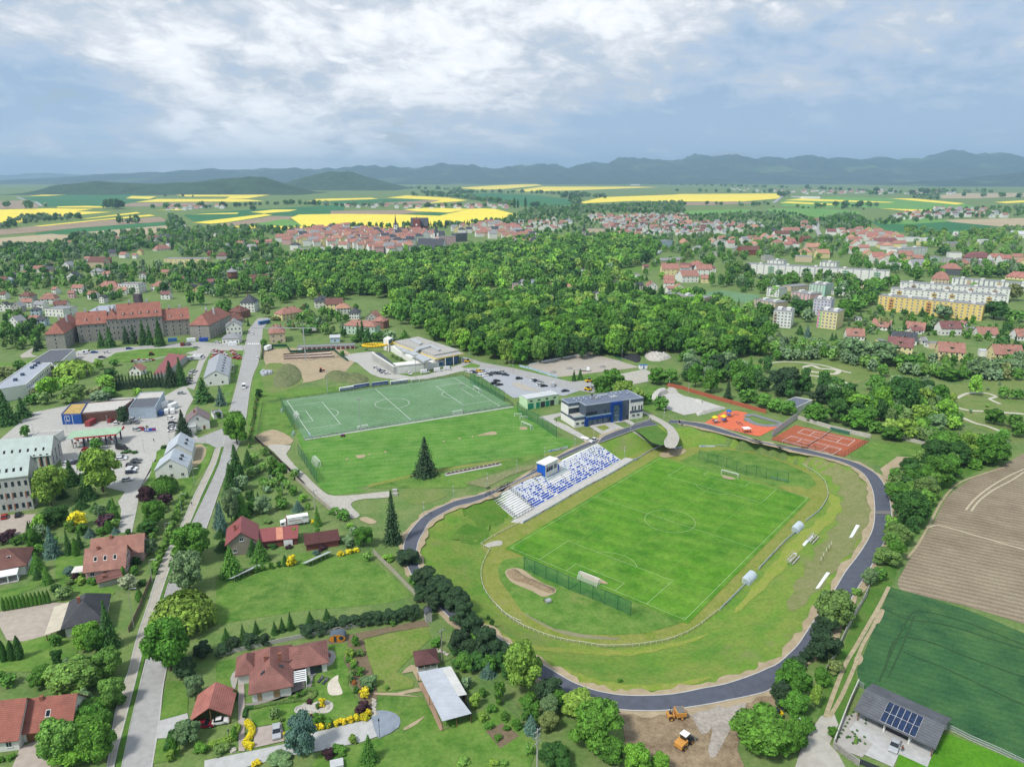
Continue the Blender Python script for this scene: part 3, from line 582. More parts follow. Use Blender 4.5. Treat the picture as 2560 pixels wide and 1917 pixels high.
LEAFM=LEAF('foliage');NEEDLE=LEAF('needle_foliage',.3,.1);BARK=P('bark',(92,80,66),.95,.3,2.,obj=True)
def quads(c,n,s,asp=.75,seed=0):
 rs=np.random.RandomState(seed);N=len(c);n=n/np.linalg.norm(n,axis=1)[:,None]
 h=rs.normal(size=(N,3));u=np.cross(n,h);u/=np.linalg.norm(u,axis=1)[:,None]+1e-9;w=np.cross(n,u)
 s=np.asarray(s).reshape(-1,1)*np.ones((N,1));a=u*s*.5;b=w*s*.5*asp;k=n*s*.16
 v=np.stack([c-a-b*.7,c+a*.8-b-k,c+a+b*.6,c-a*.7+b-k],1).reshape(-1,3)
 f=np.arange(N*4).reshape(-1,4);return v,f
def qmesh(name,v,f,mats,ev=None,ef=None,em=1):
 me=bpy.data.meshes.new(name);nv=len(v);nf=len(f)
 if ev is not None and len(ev):
  me.from_pydata([tuple(x)for x in v]+[tuple(x)for x in ev],[],[tuple(x)for x in f]+[tuple(i+nv for i in x)for x in ef])
 else:
  me.vertices.add(nv);me.vertices.foreach_set('co',np.ascontiguousarray(v,dtype=np.float32).ravel());me.loops.add(nf*4);me.loops.foreach_set('vertex_index',np.ascontiguousarray(f,dtype=np.int32).ravel())
  me.polygons.add(nf);me.polygons.foreach_set('loop_start',np.arange(0,nf*4,4,dtype=np.int32));me.update(calc_edges=True)
 for m in mats:me.materials.append(m)
 if ev is not None and len(ev)and len(mats)>1:
  mi=np.zeros(len(me.polygons),np.int32);mi[nf:]=em;me.polygons.foreach_set('material_index',mi)
 me.update();return me
def sph(n,rs):
 v=rs.normal(size=(n,3));return v/np.linalg.norm(v,axis=1)[:,None]
def crown(kind,n,leaf,seed):
 rs=np.random.RandomState(seed)
 if kind=='b' or kind=='u' or kind=='p':
  L=[];nl={'b':26,'u':12,'p':18}[kind];z0={'b':.14,'u':.0,'p':.06}[kind]
  for i in rg(nl):
   t=(i+.5)/nl;z=z0+(1-z0)*(.12+.74*t);zz=(z-z0)/(1-z0)
   rr=.40*sqrt(max(.06,1-((zz-.42)/.60)**2));a=i*2.399+rs.rand()*.9;k=rr*(.45+.55*rs.rand())if i%4 else rr*.2
   L.append((k*cos(a),k*sin(a),z,.115+.085*rs.rand()+(.03 if kind=='u' else 0)))
  L.append((0,0,z0+(1-z0)*.5,.3));L.append((.02,.03,z0+(1-z0)*.72,.24));L=np.array(L)
  w=L[:,3]**1.7;w[-2:]*=.5;w/=w.sum();idx=rs.choice(len(L),n,p=w);d=sph(n,rs);d[:,2]=np.where(d[:,2]<-.5,-d[:,2]*.7,d[:,2]);d/=np.linalg.norm(d,axis=1)[:,None]
  r=L[idx,3]*(.82+.3*rs.rand(n));c=L[idx,:3]+d*r[:,None]*np.array([1,1,.85]);c[:,2]=np.clip(c[:,2],.015,1.02)
  nn=d+rs.normal(size=(n,3))*.45;nn[:,2]+=.35
  return c,nn,leaf*(.7+.6*rs.rand(n)),L*np.array([1,1,1,.86])
 if kind=='w':
  ns=n//9;c=[];nn=[];s=[]
  for i in rg(ns):
   a=rs.rand()*6.283;r=.47*sqrt(rs.rand());top=.94*sqrt(max(.05,1-(r/.56)**2))*(.86+.16*rs.rand());ln=(.25+.4*rs.rand())*(.5+r)
   for k in rg(9):
    t=k/8;z=top-ln*t;rr=r+.05*sin(t*2.2)
    if z<.03:break
    c.append((rr*cos(a)+rs.normal()*.008,rr*sin(a)+rs.normal()*.008,z));nn.append((cos(a)+rs.normal()*.4,sin(a)+rs.normal()*.4,.5+rs.normal()*.3));s.append(leaf*(1.1-.5*t))
  return np.array(c),np.array(nn),np.array(s),np.array([(0,0,.5,.36),(.12,.1,.6,.26),(-.14,.05,.55,.26),(.02,-.15,.55,.26)])
 if kind=='l':
  d=sph(n,rs);z=rs.rand(n);prof=.42*np.sin(np.pi*np.clip(.06+.92*z,0,1))**.6;a=rs.rand(n)*6.283;r=prof*(.75+.35*rs.rand(n))*(1+.18*np.sin(a*3+z*17)+.1*np.sin(z*31))
  c=np.stack([r*np.cos(a),r*np.sin(a),.03+.97*z],1);nn=np.stack([np.cos(a),np.sin(a),.5+0*a],1)+rs.normal(size=(n,3))*.4
  return c,nn,leaf*(.7+.6*rs.rand(n)),np.array([(0,0,.15+.14*k,.23 if 0<k<5 else.15)for k in rg(6)])
 if kind=='t':
  z=rs.rand(n);a=rs.rand(n)*6.283;r=.46*(1-z**2.2)**.7*(.55+.45*np.minimum(1,z*6))*(.9+.16*rs.rand(n))
  c=np.stack([r*np.cos(a),r*np.sin(a),.02+.96*z],1);nn=np.stack([np.cos(a),np.sin(a),.35+0*a],1)+rs.normal(size=(n,3))*.3
  return c,nn,leaf*(.7+.6*rs.rand(n)),np.array([(0,0,.1+.13*k,.3*(1-(k/7.)**2)+.06)for k in rg(6)])
def conifer(n,leaf,seed,droop=.35,gap=.0,base=.06):
 rs=np.random.RandomState(seed);c=[];nn=[];s=[]
 tiers=max(9,int(n/70));per=n/tiers/4.2
 for i in rg(tiers):
  t=(i+rs.rand()*.5)/tiers;z=base+(1-base)*t;R_=.5*(1-t)**.85*(.86+.28*rs.rand())+.012
  nb=max(4,int(per*(1.4-.9*t)))
  for b in rg(nb):
   a=6.283*b/nb+rs.rand()*.7+i*1.1;Rb=R_*(.55+.6*rs.rand())
   m=max(2,int(4.6*(1-t)+1.5))
   for k in rg(m):
    u=(k+.6)/m;rr=Rb*u;zz=z-droop*Rb*u*u*.9+.05*u*Rb
    if zz<.01:zz=.01
    c.append((rr*cos(a)+rs.normal()*.006,rr*sin(a)+rs.normal()*.006,zz));nn.append((.55*cos(a)+rs.normal()*.35,.55*sin(a)+rs.normal()*.35,1.0));s.append(leaf*(1.15-.35*u)*(.8+.4*rs.rand())*(1.05-.45*t))
 return np.array(c),np.array(nn),np.array(s),None
ICO=None
def ico():
 global ICO
 if ICO is None:
  bm=bmesh.new();bmesh.ops.create_icosphere(bm,subdivisions=1,radius=1);ICO=(np.array([v.co[:]for v in bm.verts]),[tuple(v.index for v in f.verts)for f in bm.faces]);bm.free()
 return ICO
def crown_arrays(kind,n,leaf,seed):
 if kind in 'sk':c,nn,s,L=conifer(n,leaf,seed,.55 if kind=='k' else.3,base=.12 if kind=='k' else.03)
 else:c,nn,s,L=crown(kind,n,leaf,seed)
 v,f=quads(c,nn,s,.75,seed);ev=[];ef=[]
 V,F=ico();rs=np.random.RandomState(seed+1)
 if L is not None:
  for(x,y,z,r)in L:
   o=len(ev);ev+=[tuple(p)for p in V*np.array([r,r,r*.85])*(.88+.2*rs.rand(len(V),1))+np.array([x,y,z])];ef+=[tuple(i+o for i in q_)for q_ in F]
 else:
  m=MB();m.lathe((0,0,0),[(.02,.03),(.17 if kind=='s' else.08,.10),(.11 if kind=='s' else.06,.42),(.012,.9)],7);ev=m.v;ef=m.f
 return v,f,ev,ef
TREES={}
CFG={'b':(5,(5200,1500,300),(.062,.105,.21)),'u':(3,(700,300,120),(.15,.2,.3)),'p':(3,(3600,1000,300),(.058,.1,.2)),'w':(2,(3400,1300,400),(.07,.1,.18)),'l':(2,(1500,700,200),(.11,.15,.28)),'t':(2,(700,350,100),(.11,.16,.28)),'s':(3,(3000,1100,260),(.10,.15,.3)),'k':(2,(2200,1000,260),(.09,.14,.3))}
def crown_mesh(kind,lod,var):
 k=(kind,lod,var)
 if k not in TREES:
  nv,ns,ls=CFG[kind];v,f,ev,ef=crown_arrays(kind,ns[lod],ls[lod],var*13+ord(kind)*3+lod)
  m=NEEDLE if kind in 'skpt' else LEAFM
  TREES[k]=(qmesh('crown',v,f,[m],ev,ef),(v,f,ev,ef))
 return TREES[k]
TRUNKS={}
def trunk_mesh(kind):
 if kind not in TRUNKS:
  m=MB();top={'b':.62,'u':.4,'p':.55,'w':.7,'l':.8,'t':.5,'s':.9,'k':.95}[kind];r={'l':.05,'s':.022,'k':.024}.get(kind,.03)
  m.tube((0,0,-.02),(.005,.004,top*.45),r,r*.72,7);m.tube((.005,.004,top*.45),(0,0,top),r*.72,r*.25,6)
  if kind in 'bwp':
   rs=random.Random(3)
   for i in rg(7):
    a=i*2.4;z=top*(.35+.07*i);m.tube((0,0,z),(.3*cos(a),.3*sin(a),z+.2),r*.45,r*.12,5)
  TRUNKS[kind]=m.mesh('trunk',BARK)
 return TRUNKS[kind]
TINTS={'g':(86,132,52),'dg':(64,104,50),'dk':(56,80,54),'yg':(134,166,74),'by':(126,174,66),'mg':(96,142,56),'lg':(114,154,74),'gg':(116,144,104),'bg':(88,118,110),'pu':(74,50,60),'ye':(226,206,50),'br':(124,136,84),'wh':(172,186,152),'ol':(110,138,78),'or':(190,120,64),'pk':(180,130,146)}
TINTN={'g':'green','dg':'dark green','dk':'blackish green','yg':'yellow-green','by':'bright lime green','mg':'mid green','lg':'light green','gg':'grey-green','bg':'blue-green','pu':'dark purple','ye':'golden yellow','br':'brownish green','wh':'white flowering','ol':'olive','or':'orange','pk':'pink'}
KN={'b':('broadleaf_tree','tree','round-crowned tree'),'u':('shrub','shrub','shrub'),'p':('pine_tree','pine','bushy pine'),'w':('willow_tree','willow','weeping willow'),'l':('poplar_tree','poplar','tall narrow poplar'),'t':('thuja_tree','thuja','clipped column thuja'),'s':('spruce_tree','spruce','conical spruce'),'k':('drooping_spruce','spruce','tall drooping spruce')}
TL=[]
def tree(p,h,w,kind='b',tint='g',label=None,group=None,grp_look=None):
 a,b,dep=proj((p[0],p[1],p[2]));TL.append(dict(p=p,h=h,w=w,k=kind,t=tint,l=label,g=group,sz=h*w*(FPX/dep)**2,dep=dep,X=a,Y=b,lk=grp_look))
def tpx(f,x,yb,yt,w,kind='b',tint='g',label=None):
 s=FR[f][2];X,Y=px(f,x,yb);Y2=px(f,x,yt)[1]
 p=ground(X,Y);dep=proj(p)[2];W=w*s*dep/FPX
 dv=(p[0],p[1]);L=hypot(*dv);k=W*.36;p2=(p[0]+dv[0]/L*k,p[1]+dv[1]/L*k);z=h1(*p2);p=(p2[0],p2[1],z)
 h=max(1.0,hgt(p,Y2)*1.0)
 if kind in 'bw':h=min(h,W*2.2)
 tree(p,h,W,kind,tint,label)
GD=('g','dg','lg','g','gg','ol','mg');SEED=[30]
def sct(f,poly,spacing,hr,keep=.75,kinds=['b'],tints=GD):
 SEED[0]+=1;seed=SEED[0];wr=(hr[0]*.9,hr[1]*.88)
 pts=lst(f,poly);A=np.array([p[:2]for p in pts]);B=np.roll(A,-1,0)
 rs=np.random.RandomState(seed);x0,y0=A.min(0);x1,y1=A.max(0);nx=int((x1-x0)/spacing)+1;ny=int((y1-y0)/spacing)+1
 gx,gy=np.meshgrid(np.arange(nx),np.arange(ny));X=(x0+(gx+.5*(gy%2)+.15+.7*rs.rand(*gx.shape))*spacing).ravel();Y=(y0+(gy+.15+.7*rs.rand(*gx.shape))*spacing).ravel()
 m=inside(A,B,X,Y)&(rs.rand(len(X))<keep)
 for x,y in zip(X[m],Y[m]):
  if blocked(x,y,spacing*.2):continue
  k=kinds[rs.randint(len(kinds))];t=tints[rs.randint(len(tints))];h=hr[0]+(hr[1]-hr[0])*rs.rand();w=wr[0]+(wr[1]-wr[0])*rs.rand()
  if k=='s':w*=.6;t=('dg','dk','g')[rs.randint(3)]
  if k=='l':w*=.42;h*=1.5
  tree((float(x),float(y),h1(x,y)if-60<x<260 and y<420 else 0.),float(h),float(w),k,t)
BLOCK=[]
BLK=None
def blocked(x,y,pad):
 global BLK
 if BLK is None or len(BLK)!=len(BLOCK):BLK=np.array(BLOCK)if BLOCK else np.zeros((0,3))
 if not len(BLK):return False
 return bool((np.hypot(BLK[:,0]-x,BLK[:,1]-y)<BLK[:,2]+pad).any())
def block_line(f,s,r):
 pts=lst(f,s)
 for a,b in zip(pts,pts[1:]):
  n=max(1,int(hypot(b[0]-a[0],b[1]-a[1])/max(r,1)))
  for i in rg(n+1):BLOCK.append((a[0]+(b[0]-a[0])*i/n,a[1]+(b[1]-a[1])*i/n,r))
def jit(c,rs,k=.16):
 j=1+k*(rs.rand()-.5)*2;return tuple(max(0,v*j*(1+.08*(rs.rand()-.5)))for v in c)
CAPS={'b':300,'s':300,'u':300,'p':300,'t':300}
def plant_all():
 cnt={};rest=[];rs=np.random.RandomState(5)
 TL.sort(key=lambda d:-d['sz'])
 for d in TL:
  k=d['k'];X,Y=d['X'],d['Y']
  if X<-200 or X>2760 or Y>2350:
   continue
  n=cnt.get(k,0)
  if n>=CAPS.get(k,300):rest.append(d);continue
  cnt[k]=n+1
  hpx=d['h']*FPX/d['dep']*.4;lod=0 if hpx>26 or d['dep']<330 else 1 if hpx>9 else 2
  nm,cat,look=KN[k];var=rs.randint(CFG[k][0]);me=crown_mesh(k,lod,var)[0];rz=float(rs.rand()*6.28);col=jit(lin(TINTS[d['t']]),rs)
  r=link(nm,None,None,d['p'],rz,(d['w'],d['w'],d['h']),None);link('crown',me,r,color=col)
  if lod<2 and k not in 'ut':link('trunk',trunk_mesh(k),r)
  lk=d['lk']or look
  tag(r,d['l'],cat,d['g']or{'b':'broadleaf trees','s':'spruces','u':'shrubs','p':'bushy pines','t':'clipped thujas','w':'willows','l':'poplars','k':'lone spruces'}[k],None if d['l']else TINTN[d['t']]+' '+lk)
 VV=[];FF=[];CC=[];o=0
 for d in rest:
  k=d['k'];hpx=d['h']*FPX/d['dep']*.4;lod=1 if hpx>15 else 2
  v,f,ev,ef=crown_mesh(k,lod,rs.randint(CFG[k][0]))[1];a=rs.rand()*6.28;ca,sa=cos(a),sin(a)
  W=np.array(v);X=(W[:,0]*ca-W[:,1]*sa)*d['w']+d['p'][0];Y=(W[:,0]*sa+W[:,1]*ca)*d['w']+d['p'][1];Z=W[:,2]*d['h']+d['p'][2]
  VV.append(np.stack([X,Y,Z],1));FF.append(f+o);o+=len(W);CC.append(np.tile(np.array([*jit(lin(TINTS[d['t']]),rs),1]),(len(f)*4,1)))
 if VV:
  V=np.concatenate(VV);F=np.concatenate(FF);C=np.concatenate(CC)
  t=NT('far_foliage');at_=t.new('ShaderNodeVertexColor');at_.layer_name='tint';gi=t.new('ShaderNodeNewGeometry').outputs['Random Per Island']
  col=t.mix(1,at_.outputs[0],t.mix(gi,(.72,.74,.74),(1.22,1.2,1.12)),'MULTIPLY');m=t.out(col,.8)
  me=qmesh('distant_trees',V,F,[m]);ca=me.color_attributes.new('tint','FLOAT_COLOR','CORNER');ca.data.foreach_set('color',C.astype(np.float32).ravel())
  r=link('distant_trees',me);r['kind']='stuff';r['label']='mass of small distant trees between the houses and fields'
WC={'w':(232,232,226),'y':(228,214,160),'g':(178,176,170),'k':(140,84,68),'p':(222,182,182),'b':(186,206,220),'o':(206,188,160),'d':(92,96,102),'m':(190,216,196),'l':(206,204,220)}
RC={'r':(186,124,104),'b':(134,84,72),'d':(82,86,96),'g':(150,152,154),'o':(208,146,112),'m':(150,92,90),'w':(200,204,206),'k':(196,120,104)}
WN={'w':'white','y':'cream','g':'grey','k':'brick','p':'pink','b':'pale blue','o':'beige','d':'dark grey','m':'mint','l':'lilac'}
RN={'r':'red-tiled','b':'brown-tiled','d':'dark slate','g':'grey','o':'bright orange-tiled','m':'maroon','w':'pale sheet','k':'salmon-tiled'}
TN={'g':'gabled','c':'gable-fronted','h':'hipped','f':'flat','m':'mansard','s':'lean-to'}
def wallm(c):return P('render_'+WN[c].replace(' ','_'),WC[c],.85,.07,.5,stain=.12)
def roofm(c,t='g'):
 if t=='f':return P('flat_roof_'+RN[c].split('-')[0].replace(' ','_'),RC[c]if c in 'dgw' else(150,150,150),.9,.1,.4,stain=.25)
 return TILE('roof_'+RN[c].replace('-','_').replace(' ','_'),RC[c])if c in 'rbomdk' else SEAM('sheet_roof_'+RN[c].replace(' ','_'),RC[c],1.0)
FRM=P('window_frame',(225,225,222),.5);DKM=P('dark_metal',(62,66,72),.5);STEEL=P('galvanised_steel',(186,190,192),.4,metal=.3);BRICK=P('chimney_brick',(150,98,80),.9,.2,2.,obj=True);WOOD=P('timber',(126,92,62),.85,.2,1.5,obj=True);CONC=P('concrete',(184,182,176),stain=.2)
WIN={};GLS=GLASS()
def winmesh(w,h,fr=FRM,gl=None,bars=1):
 k=(round(w,1),round(h,1),fr.name,gl.name if gl else '',bars)
 if k not in WIN:
  a=MB();t=.09;a.box(-w/2,w/2,-.05,.02,0,t);a.box(-w/2,w/2,-.05,.02,h-t,h);a.box(-w/2,-w/2+t,-.05,.02,t,h-t);a.box(w/2-t,w/2,-.05,.02,t,h-t)
  for i in rg(bars):x=-w/2+w*(i+1)/(bars+1);a.box(x-.04,x+.04,-.05,.02,t,h-t)
  a.box(-w/2-.08,w/2+.08,-.14,.0,-.08,-.002)
  p=MB();p.box(-w/2+t+.003,w/2-t-.003,-.02,.015,t+.003,h-t-.003)
  one=MB();one.box(-w/2,w/2,-.04,.02,0,h,0);one.box(-w/2+t,w/2-t,-.055,-.041,t,h-t,1)
  g_=gl or GLS;WIN[k]=(a.mesh('window',fr),p.mesh('pane',g_),one.mesh('window',[fr,g_]))
 return WIN[k]
def window(root,x,y,z,w=1.2,h=1.4,rz=0,near=True,fr=FRM,gl=None,bars=1):
 m=winmesh(w,h,fr,gl,bars)
 if near:
  o=link('window',m[0],root,(x,y,z),rz);link('pane',m[1],o);return o
 return link('window',m[2],root,(x,y,z),rz)
def hiproof(mb,x0,x1,y0,y1,z,rh,m=0,th=.22):
 L=x1-x0;D=y1-y0
 b=[(x0,y0,z),(x1,y0,z),(x1,y1,z),(x0,y1,z)];bb=[(p[0],p[1],z-th)for p in b]
 if L>=D:i=D/2*.92;r=[(x0+i,(y0+y1)/2,z+rh),(x1-i,(y0+y1)/2,z+rh)];F=[(b[0],b[1],r[1],r[0]),(b[1],b[2],r[1]),(b[2],b[3],r[0],r[1]),(b[3],b[0],r[0])]
 else:i=L/2*.92;r=[((x0+x1)/2,y0+i,z+rh),((x0+x1)/2,y1-i,z+rh)];F=[(b[0],b[1],r[0]),(b[1],b[2],r[1],r[0]),(b[2],b[3],r[1]),(b[3],b[0],r[0],r[1])]
 for f in F:mb.face(f,m)
 for k in rg(4):mb.face((bb[k],bb[(k+1)%4],b[(k+1)%4],b[k]),m)
 mb.face(bb[::-1],m);return r
def gableroof(mb,x0,x1,y0,y1,z,rh,axis='x',ov=.4,th=.2,m=0):
 if axis=='x':a0,a1,c0,c1=y0,y1,x0-ov*.8,x1+ov*.8
 else:a0,a1,c0,c1=x0,x1,y0-ov*.8,y1+ov*.8
 mid=(a0+a1)/2;sl=rh/((a1-a0)/2);e=ov*sl
 pr=[(a0-ov,z-e),(mid,z+rh),(a1+ov,z-e),(a1+ov,z-e+th),(mid,z+rh+th*1.15),(a0-ov,z-e+th)]
 V=lambda c:[((c,p[0],p[1])if axis=='x' else(p[0],c,p[1]))for p in pr]
 A_=V(c0);B_=V(c1);i=len(mb.v);mb.v+=A_+B_;F=[(0,1,4,5),(1,2,3,4)]
 for f in F:
  mb.f.append(tuple(i+k for k in f));mb.m.append(m);mb.f.append(tuple(i+6+k for k in f[::-1]));mb.m.append(m)
 for k in rg(6):mb.f.append((i+k,i+6+k,i+6+(k+1)%6,i+(k+1)%6));mb.m.append(m)
def gable_ends(mb,x0,x1,y0,y1,z,rh,axis='x',m=0):
 if axis=='x':
  for x in(x0,x1):mb.face([(x,y0,z),(x,y1,z),(x,(y0+y1)/2,z+rh)],m)
 else:
  for y in(y0,y1):mb.face([(x0,y,z),(x1,y,z),((x0+x1)/2,y,z+rh)],m)
def house(A,B,D,eh,rt='g',rh=3.,wc='w',rc='r',label=None,name='house',cat='house',win=(3,2,2),chim=1,sky=0,ov=.45,near=False,group=None,look=None,wm=None,rm=None,ww=1.2,wh=1.35,door=None,dormer=0,sideboth=True,plinth=False):
 L=hypot(B[0]-A[0],B[1]-A[1]);rz=dirz(A,B);z0=A[2]if len(A)>2 else 0
 root=thg(name,label,cat,(A[0],A[1],z0),rz,group,look);wm=wm or wallm(wc);rm=rm or roofm(rc,rt)
 for i in rg(max(1,int(L/7))):
  for j in rg(max(1,int(D/7))):
   x=(i+.5)*L/max(1,int(L/7));y=(j+.5)*D/max(1,int(D/7));BLOCK.append((A[0]+x*cos(rz)-y*sin(rz),A[1]+x*sin(rz)+y*cos(rz),5.5))
 w=MB();w.box(0,L,0,D,-.3,eh);ax='x' if rt=='g' else 'y'
 if rt in 'gc':gable_ends(w,0,L,0,D,eh,rh,ax)
 bd('wall',w,wm,root)
 if plinth:p=MB();p.box(-.06,L+.06,-.06,D+.06,-.3,.6);bd('plinth',p,CONC,root)
 r=MB();top=eh+rh
 if rt in 'gc':gableroof(r,0,L,0,D,eh,rh,ax,ov)
 elif rt=='h':hiproof(r,-ov,L+ov,-ov,D+ov,eh+.1,rh)
 elif rt=='m':
  i=min(L,D)*.2;z1=eh+rh*.62
  b=[(-ov,-ov),(L+ov,-ov),(L+ov,D+ov),(-ov,D+ov)];t=[(i,i),(L-i,i),(L-i,D-i),(i,D-i)]
  for k in rg(4):k2=(k+1)%4;r.face([(*b[k],eh),(*b[k2],eh),(*t[k2],z1),(*t[k],z1)])
  r.face([(*p,eh)for p in b[::-1]]);hiproof(r,i-.15,L-i+.15,i-.15,D-i+.15,z1+.12,rh*.38)
 elif rt=='s':
  r.prism([(-ov,-ov),(L+ov,-ov),(L+ov,D+ov),(-ov,D+ov)],[eh-.05,eh-.05,eh+rh,eh+rh],[eh+.15,eh+.15,eh+rh+.2,eh+rh+.2]);w2=MB();w2.prism([(0,0.01),(L,0.01),(L,D),(0,D)],eh-.4,[eh-.05,eh-.05,eh+rh,eh+rh]);bd('upper_wall',w2,wm,root)
 elif rt=='f':
  r.box(.25,L-.25,.25,D-.25,eh-.4,eh+.06)
  for a in((-.08,L+.08,-.08,.25),(-.08,L+.08,D-.25,D+.08),(-.08,.25,.25,D-.25),(L-.25,L+.08,.25,D-.25)):r.box(*a,eh+.003,eh+.45)
 ro=bd('roof',r,rm,root)
 rs=random.Random(int(abs(A[0])*7+A[1]*3))
 for i in rg(chim):
  c=MB();x=L*(.28+.4*i+.15*rs.random());y=D*(.46 if rt!='c' else.4);hh=top+.6 if rt!='f' else eh+1.2;zb=eh+.0 if rt=='f' else eh+rh*.6
  c.box(x-.35,x+.35,y-.3,y+.3,zb,hh);c.box(x-.42,x+.42,y-.37,y+.37,hh,hh+.14);bd('chimney',c,BRICK,ro)
 if sky and rt in 'gh':
  for i in rg(sky):
   c=MB();x=L*(i+1)/(sky+1);s=rh/(D/2);y=D*.22;z=eh+y*s+.26+(.1 if rt=='h' else 0);d=.45
   c.face([(x-.4,y-d,z-d*s),(x+.4,y-d,z-d*s),(x+.4,y+d,z+d*s),(x-.4,y+d,z+d*s)],0);c.face([(x-.5,y-d-.1,z-d*s-.1*s-.02),(x+.5,y-d-.1,z-d*s-.1*s-.02),(x+.5,y+d+.1,z+d*s+.1*s-.02),(x-.5,y+d+.1,z+d*s+.1*s-.02)],1)
   bd('skylight',c,[GLASS('skylight_glass',(120,150,180)),FRM],ro)
 for i in rg(dormer):
  c=MB();x=L*(i+.5)/dormer if dormer>1 else L*.5;s=rh/(D/2);wd=min(2.6,L*.28);y0=D*.12;z=eh+y0*s+.1
  c.box(x-wd/2,x+wd/2,y0,D*.42,z-.4,z+1.5);dm=bd('dormer',c,wm,ro);c2=MB();c2.prism([(x-wd/2-.2,y0-.3),(x+wd/2+.2,y0-.3),(x+wd/2+.2,D*.48),(x-wd/2-.2,D*.48)],[z+1.5,z+1.5,z+2.0,z+2.0],[z+1.65,z+1.65,z+2.15,z+2.15])
  c2.box(x-wd/2+.25,x+wd/2-.25,y0-.04,y0+.01,z+.3,z+1.25,1);link('dormer_roof',c2.mesh('dormer_roof',[rm,GLS]),dm)
 nf,ns,st=win
 for k in rg(st):
  z=(1.0 if st>1 or eh<4.2 else 1.1)+k*(eh-.3)/max(st,1)if eh<30 else 1
  for i in rg(nf):
   x=L*(i+.5)/nf
   if door and k==0 and i==door-1:
    d=MB();d.box(x-.5,x+.5,-.06,.02,0,2.1);dd=bd('door',d,WOOD,root);h=MB();h.box(x+.3,x+.36,-.12,-.061,.95,1.1);link('handle',h.mesh('handle',STEEL),dd);continue
   window(root,x,0,z,ww,wh,0,near)
  for i in rg(ns):
   y=D*(i+.5)/ns;window(root,L,y,z,ww,wh,pi/2,near)
   if sideboth:window(root,0,D-y,z,ww,wh,-pi/2,near)
 if rt=='c' and win[0]:window(root,L/2,0,eh+.4,ww,wh,0,near)
 if rt=='g' and win[1]:window(root,L,D/2,eh+.3,ww,wh,pi/2,near)
 return root
def hpx(f,xa,ya,xb,yb,D,yt,**k):
 A=g(f,xa,ya);B=g(f,xb,yb);eh=k.pop('eh',None)or max(2.2,hgt(A,px(f,xa,yt)[1]));return house(A,B,D,eh,**k)
def hsp(f,s,group,depth=.8,eh=None,rot=None,seed=1,jitter=.3,near=False):
 rs=random.Random(seed)
 for t in s.split():
  x,y,w,c=pc_(t,3);p=q(f,x,y);A=q(f,x-w/2,y);B=q(f,x+w/2,y);W=hypot(B[0]-A[0],B[1]-A[1])
  r=(rs.random()-.5)*2*jitter if rot is None else rot+(rs.random()-.5)*.1;W*=.86
  d=min(max(W*depth,6),16);e=(eh or(5.2 if W<16 else 7.5))if c[0]!='f' else(eh or 6.5)
  A=(p[0]-W/2*cos(r),p[1]-W/2*sin(r),0);B=(p[0]+W/2*cos(r),p[1]+W/2*sin(r),0);dep=proj(p)[2]
  rh={'g':d*.36,'c':W*.38,'h':min(d,W)*.36,'m':min(d,W)*.45,'f':0,'s':1}[c[0]]
  nf=max(2,int(W/3.6))if dep<760 else(max(2,int(W/5))if dep<950 else 0)
  house(A,B,d,e,c[0],rh,c[2],c[1],None,win=(min(nf,6),1 if dep<650 else 0,2 if e>4.8 else 1)if nf else(0,0,0),chim=1 if c[0]!='f' and dep<1000 else 0,group=group,look=WN[c[2]]+' house with '+RN[c[1]]+' '+TN[c[0]]+' roof',near=False,ww=1.3,wh=1.4)
